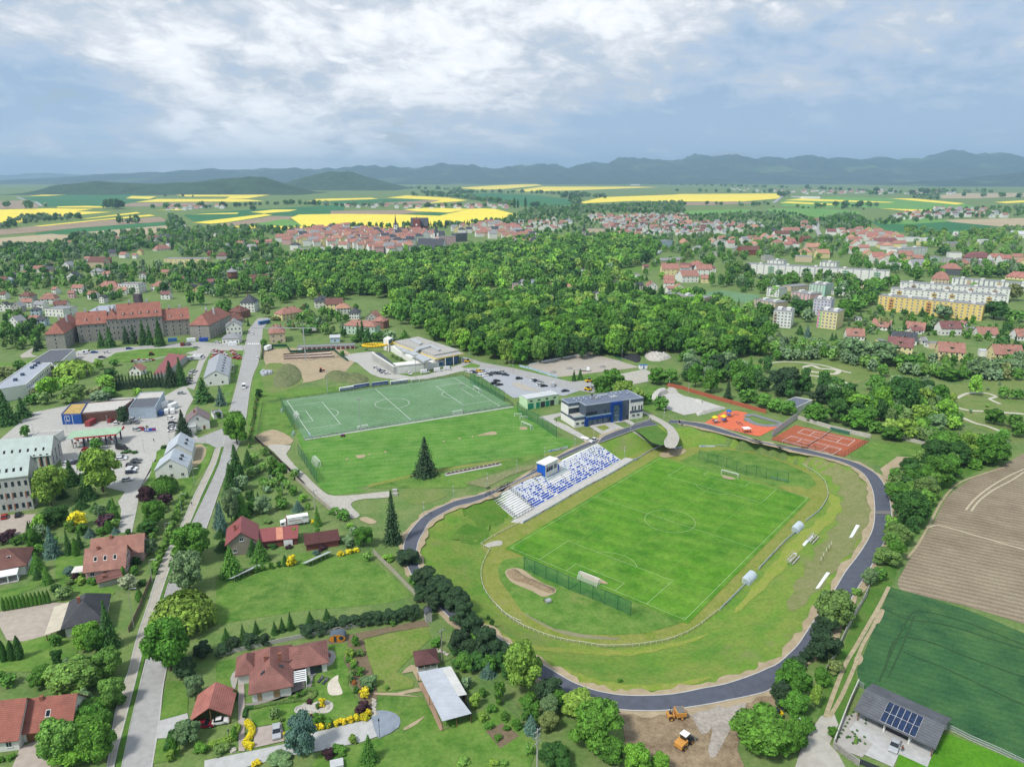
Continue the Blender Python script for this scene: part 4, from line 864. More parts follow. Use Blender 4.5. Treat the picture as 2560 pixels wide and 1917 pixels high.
def block(f,xa,ya,xb,yb,D,yt,label,wc='w',floors=5,bays=8,side=0,rc='g',name='apartment_block',balc=(),balm=None,hut=2,look=None,group=None,ww=1.6,wh=1.3,wm=None,H=None,A=None,B=None,strips=()):
 A=A or g(f,xa,ya);B=B or g(f,xb,yb);Hh=H or hgt(A,px(f,xa,yt)[1]);L=hypot(B[0]-A[0],B[1]-A[1]);rz=dirz(A,B)
 root=thg(name,label,'apartment block' if 'block' in name else name.replace('_',' '),(A[0],A[1],A[2]),rz,group,look);wm=wm or wallm(wc)
 n=max(1,int(L/8))
 for i in rg(n):
  for j in rg(max(1,int(D/8))):
   x=(i+.5)*L/n;y=(j+.5)*D/max(1,int(D/8));BLOCK.append((A[0]+x*cos(rz)-y*sin(rz),A[1]+x*sin(rz)+y*cos(rz),6))
 w=MB();w.box(0,L,0,D,-.3,Hh);bd('wall',w,wm,root)
 r=MB();r.box(.3,L-.3,.3,D-.3,Hh-.3,Hh+.05)
 for a in((-.1,L+.1,-.1,.3),(-.1,L+.1,D-.3,D+.1),(-.1,.3,.3,D-.3),(L-.3,L+.1,.3,D-.3)):r.box(*a,Hh+.003,Hh+.5)
 ro=bd('roof',r,roofm(rc,'f'),root)
 for i in rg(hut):
  c=MB();x=L*(i+.5)/hut;c.box(x-1.5,x+1.5,D*.35,D*.7,Hh+.053,Hh+1.5);c.box(x-1.7,x+1.7,D*.35-.2,D*.7+.2,Hh+1.5,Hh+1.7);bd('roof_hut',c,wallm('w'),ro)
 fh=(Hh-.6)/floors;dep=proj(A)[2]
 for k in rg(floors):
  for i in rg(bays):
   x=L*(i+.5)/bays
   if i in balc:
    if k==0:continue
    c=MB();bw=L/bays*.8;c.box(x-bw/2,x+bw/2,-1.1,0,k*fh+.3,k*fh+.45);c.box(x-bw/2,x+bw/2,-1.1,-1.02,k*fh+.45,k*fh+1.4);c.box(x-bw/2,x-bw/2+.08,-1.02,0,k*fh+.45,k*fh+1.4);c.box(x+bw/2-.08,x+bw/2,-1.02,0,k*fh+.45,k*fh+1.4)
    bd('balcony',c,balm or wallm('o'),root)
   window(root,x,0,k*fh+1.1,ww,wh,0,False,gl=GLASS('block_glass',(112,122,134)))
  for i in rg(side):
   y=D*(i+.5)/side;window(root,L,y,k*fh+1.1,ww,wh,pi/2,False)
 for(x0,x1,col)in strips:
  c=MB();c.box(L*x0,L*x1,-.08,-.004,.2,Hh-.2);bd('colour_band',c,P('band_%d_%d_%d'%col,col,.85,.06,.5),root)
 return root
def polyblk(f,roof,h,label,name,cat,wm,rm,z=0,parts=None,ov=.0,look=None,par=.35):
 pts=lst(f,roof,h);o=pts[0];n=len(pts)
 if sum(pts[i][0]*pts[(i+1)%n][1]-pts[(i+1)%n][0]*pts[i][1]for i in rg(n))<0:pts=pts[::-1]
 loc=[(p[0]-o[0],p[1]-o[1])for p in pts];root=thg(name,label,cat,(o[0],o[1],z),0,None,look)
 for p in pts:BLOCK.append((p[0],p[1],6))
 cx=sum(p[0]for p in pts)/n;cy=sum(p[1]for p in pts)/n;BLOCK.append((cx,cy,10))
 w=MB();w.prism(loc,-.3,h-.12);bd('wall',w,wm,root);r=MB();r.prism(offs(loc,-ov,True)if ov else loc,h-.118,h);ro=bd('roof',r,rm,root)
 if par:
  e=MB();a=offs(loc,.02,True);inn_=offs(loc,.32,True);a=loc
  for i in rg(n):
   j=(i+1)%n;e.prism([a[i][:2],a[j][:2],inn_[j][:2],inn_[i][:2]],h+.002,h+par)
  bd('parapet',e,wm,root)
 return root,loc,ro
PAINT=TINT('car_paint',.3,.05,.4);TYRE=P('tyre_rubber',(34,34,36));CGL=GLASS('car_glass',(30,36,42));LAMP=P('lamp_lens',(240,240,235),.2);RLAMP=P('tail_lens',(150,24,20),.3);RIM=P('wheel_rim',(170,172,176),.35,metal=.4)
def wheel_mb(r,w):m=MB();m.tube((0,-w/2,0),(0,w/2,0),r,r,14);return m
def rim_mb(r,w):m=MB();m.tube((0,-w/2-.01,0),(0,w/2+.01,0),r*.6,r*.6,10);return m
def whl(T,r,w,x,y):return link('wheel',wheel_mb(r,w).mesh('wheel',TYRE),T,(x,y,r))
def car_tmpl(name,L=4.3,W=1.78,H=1.46,kind='hatch',far=False):
 T=Tmpl(name,'car' if name not in('van','minibus','pickup_truck')else name.replace('_',' '));gc=.28;bh=.86 if kind!='van' else 1.05
 prof={'hatch':[(0,gc),(L,gc),(L,.62),(L-.12,bh-.12),(L*.72,bh),(.1,bh+.04),(0,.7)],'sedan':[(0,gc),(L,gc),(L,.6),(L-.1,bh-.12),(L*.7,bh),(L*.2,bh+.02),(.08,bh),(0,.65)],'van':[(0,gc),(L,gc),(L,.7),(L-.15,bh),(L*.86,bh+.1),(0,bh+.1)],'pick':[(0,gc),(L,gc),(L,.7),(L-.1,bh),(L*.72,bh+.06),(0,bh+.06)],'beetle':[(0,gc+.05),(L,gc+.05),(L-.02,.5),(L-.25,.78),(L*.72,.9),(.6,.95),(.15,.75),(0,.5)]}[kind]
 b=MB();n=len(prof);ins=.1
 def side(pr,y0,y1,mb,m=0,taper=0):
  i=len(mb.v);k=len(pr);mb.v+=[(x,y0+(taper if z>bh+.2 else 0),z)for x,z in pr]+[(x,y1-(taper if z>bh+.2 else 0),z)for x,z in pr]
  mb.f.append(tuple(rg(i,i+k)));mb.m.append(m);mb.f.append(tuple(rg(i+2*k-1,i+k-1,-1)));mb.m.append(m)
  for j in rg(k):mb.f.append((i+j,i+k+j,i+k+(j+1)%k,i+(j+1)%k));mb.m.append(m)
 side(prof,-W/2,W/2,b)
 cab={'hatch':[(.12,bh),(L*.74,bh-.02),(L*.56,H-.05),(.45,H-.05)],'sedan':[(L*.16,bh),(L*.73,bh-.02),(L*.56,H-.05),(L*.3,H-.05)],'van':[(.0+.02,bh+.09),(L*.87,bh+.09),(L*.74,H-.06),(.05,H-.06)],'pick':[(L*.38,bh+.04),(L*.74,bh+.04),(L*.64,H-.05),(L*.42,H-.05)],'beetle':[(.55,.9),(L*.7,.88),(L*.58,H-.06),(1.1,H-.06)]}[kind]
 c=MB();side(cab,-W/2+.07,W/2-.07,c,0,.12)
 xs=[p[0]for p in cab[2:]];b.box(min(xs)-.02,max(xs)+.02,-W/2+.16,W/2-.16,H-.049,H)
 if kind=='van':b.box(.02,L*.68,-W/2+.06,W/2-.06,bh+.101,H-.02)
 if kind=='pick':
  for a in((.02,L*.38,-W/2,-W/2+.08),(.02,L*.38,W/2-.08,W/2),(.0,.08,-W/2+.08,W/2-.08)):b.box(*a,bh+.062,bh+.35)
 for x in(min(p[0]for p in cab[:2])+.9,):
  if kind in('hatch','sedan'):b.box(L*.40,L*.43,-W/2+.10,W/2-.10,bh+.0,H-.06)
 T.add('body',b,PAINT);T.add('cabin_glass',c,CGL)
 if far:
  w=MB()
  for x in(.75,L-.8):
   w=wheel_mb(.31,W+.04);T.add('axle_wheel',w,TYRE,-1,(x,0,.31))
  return T
 for x in(.78,L-.82):
  for s in(-1,1):
   i=T.add('wheel',wheel_mb(.32,.2),TYRE,-1,(x,s*(W/2-.08),.32));T.add('rim',rim_mb(.32,.2),RIM,i)
 for s in(-1,1):
  m=MB();m.box(L-.06,L+.012,s*(W/2-.26)-.16,s*(W/2-.26)+.16,.6,.74);T.add('headlight',m,LAMP)
  m=MB();m.box(-.012,.05,s*(W/2-.2)-.12,s*(W/2-.2)+.12,.66,.82);T.add('tail_light',m,RLAMP)
  m=MB();m.box(L*.62,L*.66,s*(W/2+.0),s*(W/2+.16),bh+.02,bh+.14)if s>0 else m.box(L*.62,L*.66,-W/2-.16,-W/2,bh+.02,bh+.14);T.add('mirror',m,PAINT)
 return T
CT={'h':car_tmpl('car'),'s':car_tmpl('car',4.6,1.8,1.42,'sedan'),'v':car_tmpl('van',5.4,2.0,2.3,'van'),'p':car_tmpl('pickup_truck',5.3,1.85,1.75,'pick'),'e':car_tmpl('car',3.9,1.55,1.45,'beetle')}
CF={'h':car_tmpl('car',far=True),'s':car_tmpl('car',4.6,1.8,1.42,'sedan',far=True),'v':car_tmpl('van',5.4,2.0,2.3,'van',far=True),'p':car_tmpl('pickup_truck',5.3,1.85,1.75,'pick',far=True)}
CC={'w':(236,236,236),'s':(176,180,184),'k':(28,30,34),'n':(40,50,78),'r':(170,28,34),'g':(110,114,118),'b':(40,92,160),'y':(236,196,20),'o':(210,110,60),'m':(120,32,44),'t':(60,110,110)}
CNM={'w':'white','s':'silver','k':'black','n':'navy','r':'red','g':'grey','b':'blue','y':'yellow','o':'orange','m':'dark red','t':'teal'}
def car(f,x,y,dx,dy,c='w',k='h',label=None,group='parked cars',z=None,look=None):
 p=g(f,x,y);p2=g(f,x+dx*10,y+dy*10);rz=dirz(p,p2);dep=proj(p)[2];T=(CT if dep<330 or k=='e' else CF)[k];L={'h':4.3,'s':4.6,'v':5.4,'p':5.3,'e':3.9}[k]
 zz=p[2]+.09 if z is None else z
 loc=(p[0]-L/2*cos(rz),p[1]-L/2*sin(rz),zz);kn={'h':'hatchback car','s':'saloon car','v':'van','p':'pickup truck','e':'small old car'}[k]
 return T.put(loc,rz,label,group,None,sc3(lin(CC[c]),.85),None if label else CNM[c]+' '+(look or kn))
def cars(f,s,dx,dy,group='parked cars'):
 for t in s.split():
  a=pc_(t,2);car(f,a[0],a[1],dx,dy,a[2],a[3]if len(a)>3 else 'h',None,group)
def lamp_tmpl(name,kind,H):
 T=Tmpl(name,'street lamp');m=MB()
 if kind=='arm':
  m.tube((0,0,0),(0,0,H*.92),.09,.06,7);m.path([(0,0,H*.92),(.15,0,H*.97),(.5,0,H*.995),(1.6,0,H)],.045,6);T.add('pole',m,STEEL);h=MB();h.box(1.5,2.2,-.12,.12,H-.06,H+.06);T.add('lamp_head',h,STEEL)
 elif kind=='top':
  m.tube((0,0,0),(0,0,H),.09,.05,7);T.add('pole',m,STEEL);h=MB();h.box(-.25,.35,-.16,.16,H,H+.1);h.box(-.12,.12,-.2,.2,H-.1,H-.001);T.add('lamp_head',h,CONC);c=MB();c.box(-.14,.14,-.2,-.08,H*.66,H*.66+.35);T.add('camera_box',c,WHITE)
 elif kind=='flood':
  m.tube((0,0,0),(0,0,H),.2,.1,8);T.add('mast',m,STEEL);h=MB();h.box(-1.5,1.5,-.06,.06,H-.06,H+.06);T.add('crossbar',h,STEEL)
  for i in rg(6):
   l=MB();x=-1.35+.54*i;l.box(x-.2,x+.2,-.28,.1,H+.062,H+.42);T.add('floodlight',l,CONC)
 elif kind=='garden':
  m.tube((0,0,0),(0,0,H),.06,.05,6);T.add('pole',m,DKM);h=MB();h.lathe((0,0,H),[(.1,0),(.2,.25),(.16,.4),(.02,.5)],8);T.add('lantern',h,DKM)
 return T
LT={'arm':lamp_tmpl('street_lamp','arm',8.0),'top':lamp_tmpl('path_lamp','top',6.0),'flood':lamp_tmpl('floodlight_mast','flood',15.0),'garden':lamp_tmpl('garden_lamp','garden',3.0)}
LH={'arm':8.,'top':6.,'flood':15.,'garden':3.}
def lamp(f,x,yb,yt,kind='arm',rz=0,label=None,look=None,group=None):
 p=g(f,x,yb);h=hgt(p,px(f,x,yt)[1]);s=h/LH[kind];s=min(max(s,.5),1.8)
 return LT[kind].put(p,rz,label,group or{'arm':'street lamps with curved arms','top':'slim path lamps','flood':'floodlight masts','garden':'black garden lamps'}[kind],(1,1,s),None,look or{'arm':'pale street lamp with curved arm','top':'slim steel path lamp','flood':'tall steel floodlight mast','garden':'black garden lamp'}[kind])
def fence(name,label,cat,pts,h,post_m,panel_m,gap=3.0,r=.05,rails=(),rail_m=None,solid=0,braces=False,closed=False,top=None):
 o=pts[0];root=thg(name,label,cat,(o[0],o[1],o[2]));P_=[(p[0]-o[0],p[1]-o[1],p[2]-o[2])for p in pts]
 if closed:P_.append(P_[0])
 pos=[]
 for a,b in zip(P_,P_[1:]):
  d=hypot(b[0]-a[0],b[1]-a[1]);n=max(1,round(d/gap));pos+=[tuple(a[k]+(b[k]-a[k])*i/n for k in rg(3))for i in rg(n)]
 if not closed:pos.append(P_[-1])
 while len(pos)>100:pos=pos[::2]
 pm=MB();pm.tube((0,0,-.2),(0,0,h),r,r,6);me=pm.mesh('post',post_m)
 for p in pos:link('post',me,root,p)
 if panel_m:
  m=MB()
  for a,b in zip(P_,P_[1:]):
   if solid:
    d=Vector((b[0]-a[0],b[1]-a[1],0));d=Vector((-d.y,d.x,0)).normalized()*solid/2 if d.length>0 else d
    q4=[(a[0]-d.x,a[1]-d.y),(b[0]-d.x,b[1]-d.y),(b[0]+d.x,b[1]+d.y),(a[0]+d.x,a[1]+d.y)];m.prism(q4,[a[2]-.1,b[2]-.1,b[2]-.1,a[2]-.1],[a[2]+h*.96,b[2]+h*.96,b[2]+h*.96,a[2]+h*.96])
   else:m.face([(a[0],a[1],a[2]),(b[0],b[1],b[2]),(b[0],b[1],b[2]+h*.97),(a[0],a[1],a[2]+h*.97)])
  bd('panel',m,panel_m,root)
 for z in rails:
  m=MB();m.path([(p[0],p[1],p[2]+z)for p in P_],r*.8,6);bd('rail',m,rail_m or post_m,root)
 if braces:
  for i in(0,len(pos)//2,len(pos)//2+1 if len(pos)>4 else 0):
   if i<len(pos)-1:m=MB();a,b=(pos[i],pos[i+1])if i!=len(pos)//2 else(pos[i],pos[i-1]);m.tube((a[0],a[1],a[2]+h*.95),(b[0],b[1],b[2]+.1),r*.8,r*.8,5);bd('brace',m,post_m,root)
 return root
def text(body,size,root,loc,rot,mat,name='lettering',ext=.02,align='LEFT'):
 cu=bpy.data.curves.new(name,'FONT');cu.body=body;cu.size=size;cu.extrude=ext;cu.align_x=align;cu.materials.append(mat);c=bpy.data.objects.new(name,cu);COL.objects.link(c);bpy.context.view_layer.update();me=bpy.data.meshes.new_from_object(c.evaluated_get(bpy.context.evaluated_depsgraph_get()));bpy.data.objects.remove(c);o=link(name,me,root,loc);o.rotation_euler=rot;return o
BLUE=P('stadium_blue',(28,92,190),.5,k=.9);CREAMW=P('stand_concrete_white',(226,226,224),stain=.08);GREYT=P('clubhouse_grey_cladding',(84,96,112),.6);NAVY=P('clubhouse_blue',(14,62,140),.5)
def frame2(A,B):
 d=np.array(B[:2])-np.array(A[:2]);L=np.linalg.norm(d);d/=L;return np.array(A[:2]),d,np.array((-d[1],d[0])),L
sA=q('S',545,1190,ZB);sB=q('S',1868,456,ZB);bl=q('S',205,912,0);br=q('S',1560,248,0)
o_,dx_,dy_,SL_=frame2(sA,sB);SD=((np.array(bl[:2])-o_)@dy_+(np.array(br[:2])-o_)@dy_)/2
def sfr(f,x,y,z):v=np.array(q(f,x,y,z)[:2])-o_;return float(v@dx_),float(v@dy_)
skew=sfr('S',205,912,0)[0]
stand=thg('grandstand','long open grandstand of white steps with blue and white seats beside the football pitch','grandstand',(sA[0],sA[1],ZB),dirz(sA,sB));land('grandstand',q('S',1100,700,-2))
NR=13;rd=SD/NR;rh=5.0/NR
m=MB()
for i in rg(NR):m.box(-.2,SL_+.2,i*rd,SD+.3 if i==NR-1 else(i+1)*rd,-.6,(i+1)*rh)
bd('terrace',m,CREAMW,stand)
xs0=sfr('S',740,1050,ZB)[0];ai=[sfr('S',*p,ZB)[0]for p in((1000,895),(1250,760),(1480,635),(1712,505))]
aisles=[(a-.6,a+.6)for a in ai]
bx0=sfr('S',915,655,-1.)[0];bx1=bx0+10.
SEATB=P('seat_blue',(36,92,196),.5,k=.95);SEATW=P('seat_white',(236,238,242),.5,k=.95)
def seatmesh(mb,x,y,z):
 mb.box(x-.21,x+.21,y+.05,y+.42,z+.02,z+.14);mb.box(x-.21,x+.21,y+.36,y+.42,z+.142,z+.50)
sm=MB();seatmesh(sm,0,0,0);sb=sm.mesh('blue_seat',SEATB);sw=sm.mesh('white_seat',SEATW)
cnt={'b':0,'w':0};restb=MB();restw=MB();rs=random.Random(4)
for i in rg(NR-1):
 x=xs0+.4
 while x<SL_-.3:
  ok=not any(a<x<b for a,b in aisles)and not(bx0-1.2<x<bx1+2.6 and i>=5)
  if ok:
   pb=[.92,.9,.72,.62,.55,.5,.45,.4,.34,.28,.22,.18][i];blue=rs.random()<(pb if(sin(x*.9+i*.8)+rs.random()*1.2)>-.2 else pb*.35);z=(i+1)*rh;y=i*rd+rd-.75
   if blue:
    if cnt['b']<100 and i<3:link('blue_seat',sb,stand,(x,y,z));cnt['b']+=1
    else:seatmesh(restb,x,y,z)
   else:
    if cnt['w']<100 and i<6:link('white_seat',sw,stand,(x,y,z));cnt['w']+=1
    else:seatmesh(restw,x,y,z)
  x+=.52
r=bd('blue_seat',restb,SEATB,stand);r['kind']='stuff';r=bd('white_seat',restw,SEATW,stand);r['kind']='stuff'
for a,b in aisles:
 m=MB()
 for i in rg(NR*2-1):m.box(a+.05,b-.05,i*rd/2,i*rd/2+rd/2,0,(i+1)*rh/2+.03)
 bd('aisle_steps',m,PAVE,stand)
bxp('front_wall',CREAMW,stand,xs0,SL_,-.1,-.004,0,.5)
VD=SD*.42;y0=SD-VD-.1
bxp('vip_platform',CREAMW,stand,bx0-1,bx1+2.4,y0,SD-3.6,0,3.2)
for r_ in rg(3):
 for k in rg(17):
  link('blue_seat',sb,stand,(bx0+.4+k*.55,y0+1.1+r_*1.0,3.2+r_*.3))
 m=MB();m.box(bx0,bx1,y0+.7+r_*1.0,y0+1.7+r_*1.0,3.202,3.2+r_*.3+.01)if r_ else None
 if r_:bd('vip_step',m,PAVE,stand)
glb=NET('glass_balustrade',(190,220,225),.35)
m=MB();m.box(bx0-1,bx1+2.4,y0-.03,y0+.03,3.2,4.3);m.box(bx1+2.37,bx1+2.43,y0,SD-3.6,3.2,4.3);m.box(bx0-1.03,bx0-.97,y0,SD-3.6,3.2,4.3);bd('glass_balustrade',m,glb,stand)
booth=thg('commentary_booth','white box with blue end wall and wide window raised at the back of the grandstand','booth',(0,0,0))
bw=o_+dx_*(bx0-.6)+dy_*(SD-3.8);booth.location=(float(bw[0]),float(bw[1]),ZB);booth.rotation_euler=(0,0,dirz(sA,sB));BL=8.6;b1=9.1
bxp('wall',wallm('w'),booth,0,BL,0,4.2,0,b1)
bxp('end_cladding',BLUE,booth,-.09,-.004,-.02,4.22,3.4,b1)
bxp('roof',wallm('w'),booth,-.3,BL+.3,-.3,4.5,b1+.003,b1+.4)
for a,b in((.7,5.2),(6.0,7.8)):
 w=bxp('window',GLS,booth,a,b,-.08,-.004,5.9,7.8);f=MB();f.box(a-.1,b+.1,-.1,-.081,5.78,5.9);f.box(a-.1,b+.1,-.1,-.081,7.8,7.92);[f.box(a+(b-a)*k/3-.04,a+(b-a)*k/3+.04,-.1,-.081,5.9,7.8)for k in rg(4)];link('window_frame',f.mesh('window_frame',FRM),w)
bxp('stair_cabin',BLUE,booth,BL,BL+1.6,.4,3.6,3.2,6.4);m=MB();m.tube((BL+1,2,6.4),(BL+1,2,8.2),.05,.05,6);bd('aerial',m,STEEL,booth)
bxp('wall_lamp',DKM,booth,.9,1.3,-.08,-.004,8.2,8.5)
BF=P('navy_fence',(38,56,92),.5);DF=P('dark_fence_post',(52,62,74),.5)
def spt(x,y,z=None):
 v=o_+dx_*x+dy_*y;return(float(v[0]),float(v[1]),ZB+(z if z is not None else max(0,min(NR,int(y/rd)+1))*rh))
NETD=NET('dark_mesh_panel',(60,74,90),.22);NETG=NET('green_mesh_panel',(40,120,84),.42)
fence('steel_fence','dark steel mesh fence climbing the outer end of the grandstand steps','fence',[spt(.1,(i+.5)*rd)for i in rg(NR)],2.1,DF,NETD,rd,.05)
fence('steel_fence','dark steel mesh fence dividing the empty white terrace from the seats','fence',[spt(xs0-.5,(i+.5)*rd)for i in rg(NR)],2.1,DF,NETD,rd,.05)
fence('steel_fence','low dark mesh fence in front of the empty terrace of the grandstand','fence',[spt(.1,-.5,0),spt(xs0-.4,-.5,0)],2.0,DF,NETD,1.8,.05,rails=(1.95,))
fence('steel_fence','dark mesh fence with blue gate between ring road and top of the empty terrace','fence',[spt(-1.2,SD+.6,5),spt(xs0+1,SD+.6,5)],2.1,BF,NETD,2.2,.06,rails=(2.0,))
mb=MB();mb.prism([(p[0],p[1])for p in(q('S',485,1238,ZB),q('S',545,1192,ZB),q('S',1872,458,ZB),q('S',1930,425,ZB),q('S',2050,450,ZB),q('S',630,1258,ZB))],ZB+.05,ZB+.28);struct('stand_platform',mb,P('platform_slabs',(190,188,182),stain=.12))
HOARD=P('advert_hoarding',(206,216,224),.5)
def hoard(f,s,h,label,z=ZB,cols=((40,110,190),(206,216,224),(180,40,60)),n=8,name='advert_hoarding',th=.09):
 pts=smo(lst(f,s,z),3);root=thg(name,label,'hoarding',pts[0]);o=pts[0];m=MB();P_=[(p[0]-o[0],p[1]-o[1])for p in pts]
 a=offs(P_,th/2);b=offs(P_,-th/2)
 for i in rg(len(P_)-1):m.prism([a[i][:2],a[i+1][:2],b[i+1][:2],b[i][:2]],.12,h)
 bd('board',m,HOARD,root);D=[0]
 for p,p2 in zip(P_,P_[1:]):D.append(D[-1]+hypot(p2[0]-p[0],p2[1]-p[1]))
 rr=random.Random(len(s));x=1.0
 def pt(d):
  for i in rg(len(D)-1):
   if D[i]<=d<=D[i+1]:t=(d-D[i])/(D[i+1]-D[i]+1e-9);return(P_[i][0]+(P_[i+1][0]-P_[i][0])*t,P_[i][1]+(P_[i+1][1]-P_[i][1])*t),i
  return P_[-1],len(D)-2
 k=0
 while x<D[-1]-2 and k<n:
  w=1.2+1.6*rr.random();(c0,i0),(c1,i1)=pt(x),pt(x+w);c=cols[k%len(cols)];m=MB()
  for s_ in(1,-1):
   e=offs([(c0[0],c0[1]),(c1[0],c1[1])],s_*(th/2+.012));e0=e[0];e1=e[1]
   for(u0,u1,z0,z1)in((0,.45,.35,.8),(.52,1,.5,.68)):
    L=lambda u:(e0[0]+(e1[0]-e0[0])*u,e0[1]+(e1[1]-e0[1])*u);m.face([(*L(u0),h*z0),(*L(u1),h*z0),(*L(u1),h*z1),(*L(u0),h*z1)])
  bd('advert_print',m,P('advert_%d_%d_%d'%c,c,.5,.05,1.),root);x+=w+2.5+3*rr.random();k+=1
 pm=MB();pm.tube((0,0,0),(0,0,h+.04),.05,.05,6);me=pm.mesh('post',STEEL)
 for i in rg(min(60,int(D[-1]/2.5)+1)):c,_=pt(min(D[-1],i*2.5));link('post',me,root,(c[0],c[1],0))
 return root
hoard('S','160,313 255,260 350,204 425,165 515,112',1.0,'pale advert hoarding along the front edge of the grandstand platform',ZB+.05,n=14)
hoard('T','360,368 415,332 472,304',1.0,'pale advert hoarding from the grandstand platform to the gate',n=4)
hoard('T','529,319 562,311',1.0,'short pale hoarding beside the gravel gate of the stadium',n=1)
hoard('g','5,12 32,12',1.0,'pale hoarding at the far bend of the barrier ring',n=2)
hoard('g','223,91 220,102 208,120 185,138',1.0,'pale advert hoarding on the barrier beyond the far dugout',n=5)
hoard('g','170,156 150,172 105,220',1.0,'pale advert hoarding between the two arched dugouts',n=8)
hoard('g','88,240 60,268 40,288',1.0,'pale advert hoarding on the near side of the arched dugouts',n=6)
hoard('E','334,226 366,219',1.1,'white advert banner beside the ring road by the training pitch',0,((60,110,190),(190,60,90)),5)
RAILW=P('rail_white',(228,228,224),.6);MESHL=NET('pale_barrier_mesh',(176,178,160),.28)
def rail(f,s,label,n=3):return fence('barrier_rail',label,'barrier',smo(lst(f,s,ZB),n),1.05,RAILW,MESHL,2.4,.045,rails=(1.03,),rail_m=RAILW)
rail('e','139,129 95,151 54,175','white barrier rail from the grandstand platform to the kink',2)
rail('e','54,175 60,180 74,186','short white barrier rail closing the gravel corner',1)
rail('e','74,186 59,215 54,240 60,271 80,300 108,328 140,344','white barrier rail round the bend by the sand heap')
rail('f','88,0 108,20 135,39 168,54 200,66 240,76 280,82 322,88 382,86 420,81 458,74 500,58 532,38','white barrier rail curving along the near end of the stadium')
rail('g','11,310 20,303 38,289','white barrier rail joining the near bend to the hoardings',2)
rail('g','34,11 62,13 105,19 140,29 175,42 200,56 217,72 222,90','white barrier rail curving round the far end of the pitch')
fence('stadium_gate','dark steel double gate at the end of the gravel drive','gate',[q('T',1895,1225,ZB),q('T',2110,1275,ZB)],1.3,BF,NETD,1.5,.05,rails=(1.25,.2))
GP=P('green_post',(30,84,62),.5)
nx=lambda s,f='e',z=ZB:lst(f,s,z)
fence('ball_stop_net','tall green ball stop net behind the near goal of the stadium pitch','net',nx('147,229 170,239 194,250 218,260 243,272 268,282 295,293 321,304 349,316 377,329'),5.0,GP,NETG,5.2,.08,braces=True,rails=(4.9,))
fence('ball_stop_net','green ball stop net behind the far goal by the bend','net',nx('4,34 20,39 35,43 51,48 68,54 84,60 101,62 118,66 136,70 155,73','g'),5.0,GP,NET('green_mesh_thin',(60,110,80),.22),5.6,.07,braces=True,rails=(4.9,))
def goal(p,rz,label,W=7.32,H=2.44,col=WHITE,net=True,group='football goals',depth=1.9):
 T=thg('football_goal',label,'goal',p,rz,group);f=MB();f.tube((-W/2,0,0),(-W/2,0,H),.07,.07,8);f.tube((W/2,0,0),(W/2,0,H),.07,.07,8);f.tube((-W/2-.06,0,H),(W/2+.06,0,H),.07,.07,8);bd('goal_frame',f,col,T)
 b=MB()
 for s in(-1,1):b.path([(s*W/2,0,H),(s*W/2,depth*.5,H),(s*W/2,depth,.05),(s*W/2,0,.05)],.035,5)
 b.tube((-W/2,depth,.05),(W/2,depth,.05),.04,.04,5);bd('net_support',b,col,T)
 if net:
  n=MB();n.face([(-W/2,depth*.5,H),(W/2,depth*.5,H),(W/2,depth,.05),(-W/2,depth,.05)]);n.face([(-W/2,0.05,H),(W/2,.05,H),(W/2,depth*.5,H),(-W/2,depth*.5,H)])
  for s in(-1,1):n.face([(s*W/2,0.05,H),(s*W/2,depth*.5,H),(s*W/2,depth,.05),(s*W/2,.05,.05)])
  bd('net',n,NET('goal_net',(225,228,226),.3),T)
 return T
rzP=atan2(ux[1],ux[0])
goal(pp(PW/2,-.1),rzP+pi,'white goal with net in front of the tall green ball stop net');goal(pp(PW/2,PL+.1),rzP,'white goal at the far end of the stadium pitch')
gA=q('g',490,245,ZB);goal(q('g',560,275,ZB),rzP+.1,'spare goal with blue ground bar lying by the far ball stop net',6.5,.9,P('pale_blue_bar',(110,160,210),.6),False)
rzA=dirz(pa(0,0),pa(AW,0));goal(pa(AW/2,-.1),rzA+pi,'white goal at the street end of the artificial pitch');goal(pa(AW/2,AL+.1),rzA,'white goal at the car park end of the artificial pitch')
rzS=dirz(pa(0,0),pa(0,AL))
for f,x,y,l in(('Q',135,1268,'small white goal beside the lamp mast at the middle of the near fence'),('Q',1325,1080,'small white goal by the right lamp mast on the near fence'),('Q',800,685,'small white goal against the far fence of the artificial pitch')):goal(g(f,x,y),rzS+(pi if y>700 else 0),l,5.,2.,WHITE,True,'spare training goals',1.2)
goal(g('E',1195,745),rzA+.2,'white goal on the sandy patch of the training pitch');goal(g('D',2045,975),rzA+pi+.1,'white goal at the street end of the training pitch')
for f,x,y,l in(('D',1810,640,'blue-white spare goal frame standing in the grass strip'),('D',1990,800,'pale spare goal frame dumped by the pitch corner'),('D',1880,790,'long pale spare goal frame lying by the gravel apron')):goal(g(f,x,y),rzA+random.uniform(-.4,.4),l,4.5,1.3,P('pale_blue_bar'),True,'spare goal frames',1.)
for i,x in enumerate((1145,1180)):goal(g('E',x,672+i*18),rzA+1.2,('first','second')[i]+' low white training goal beside the green net by the garage',3.6,1.6,WHITE,True,'spare training goals',1.)
SHELL=P('dugout_shell',(196,208,216),.3)
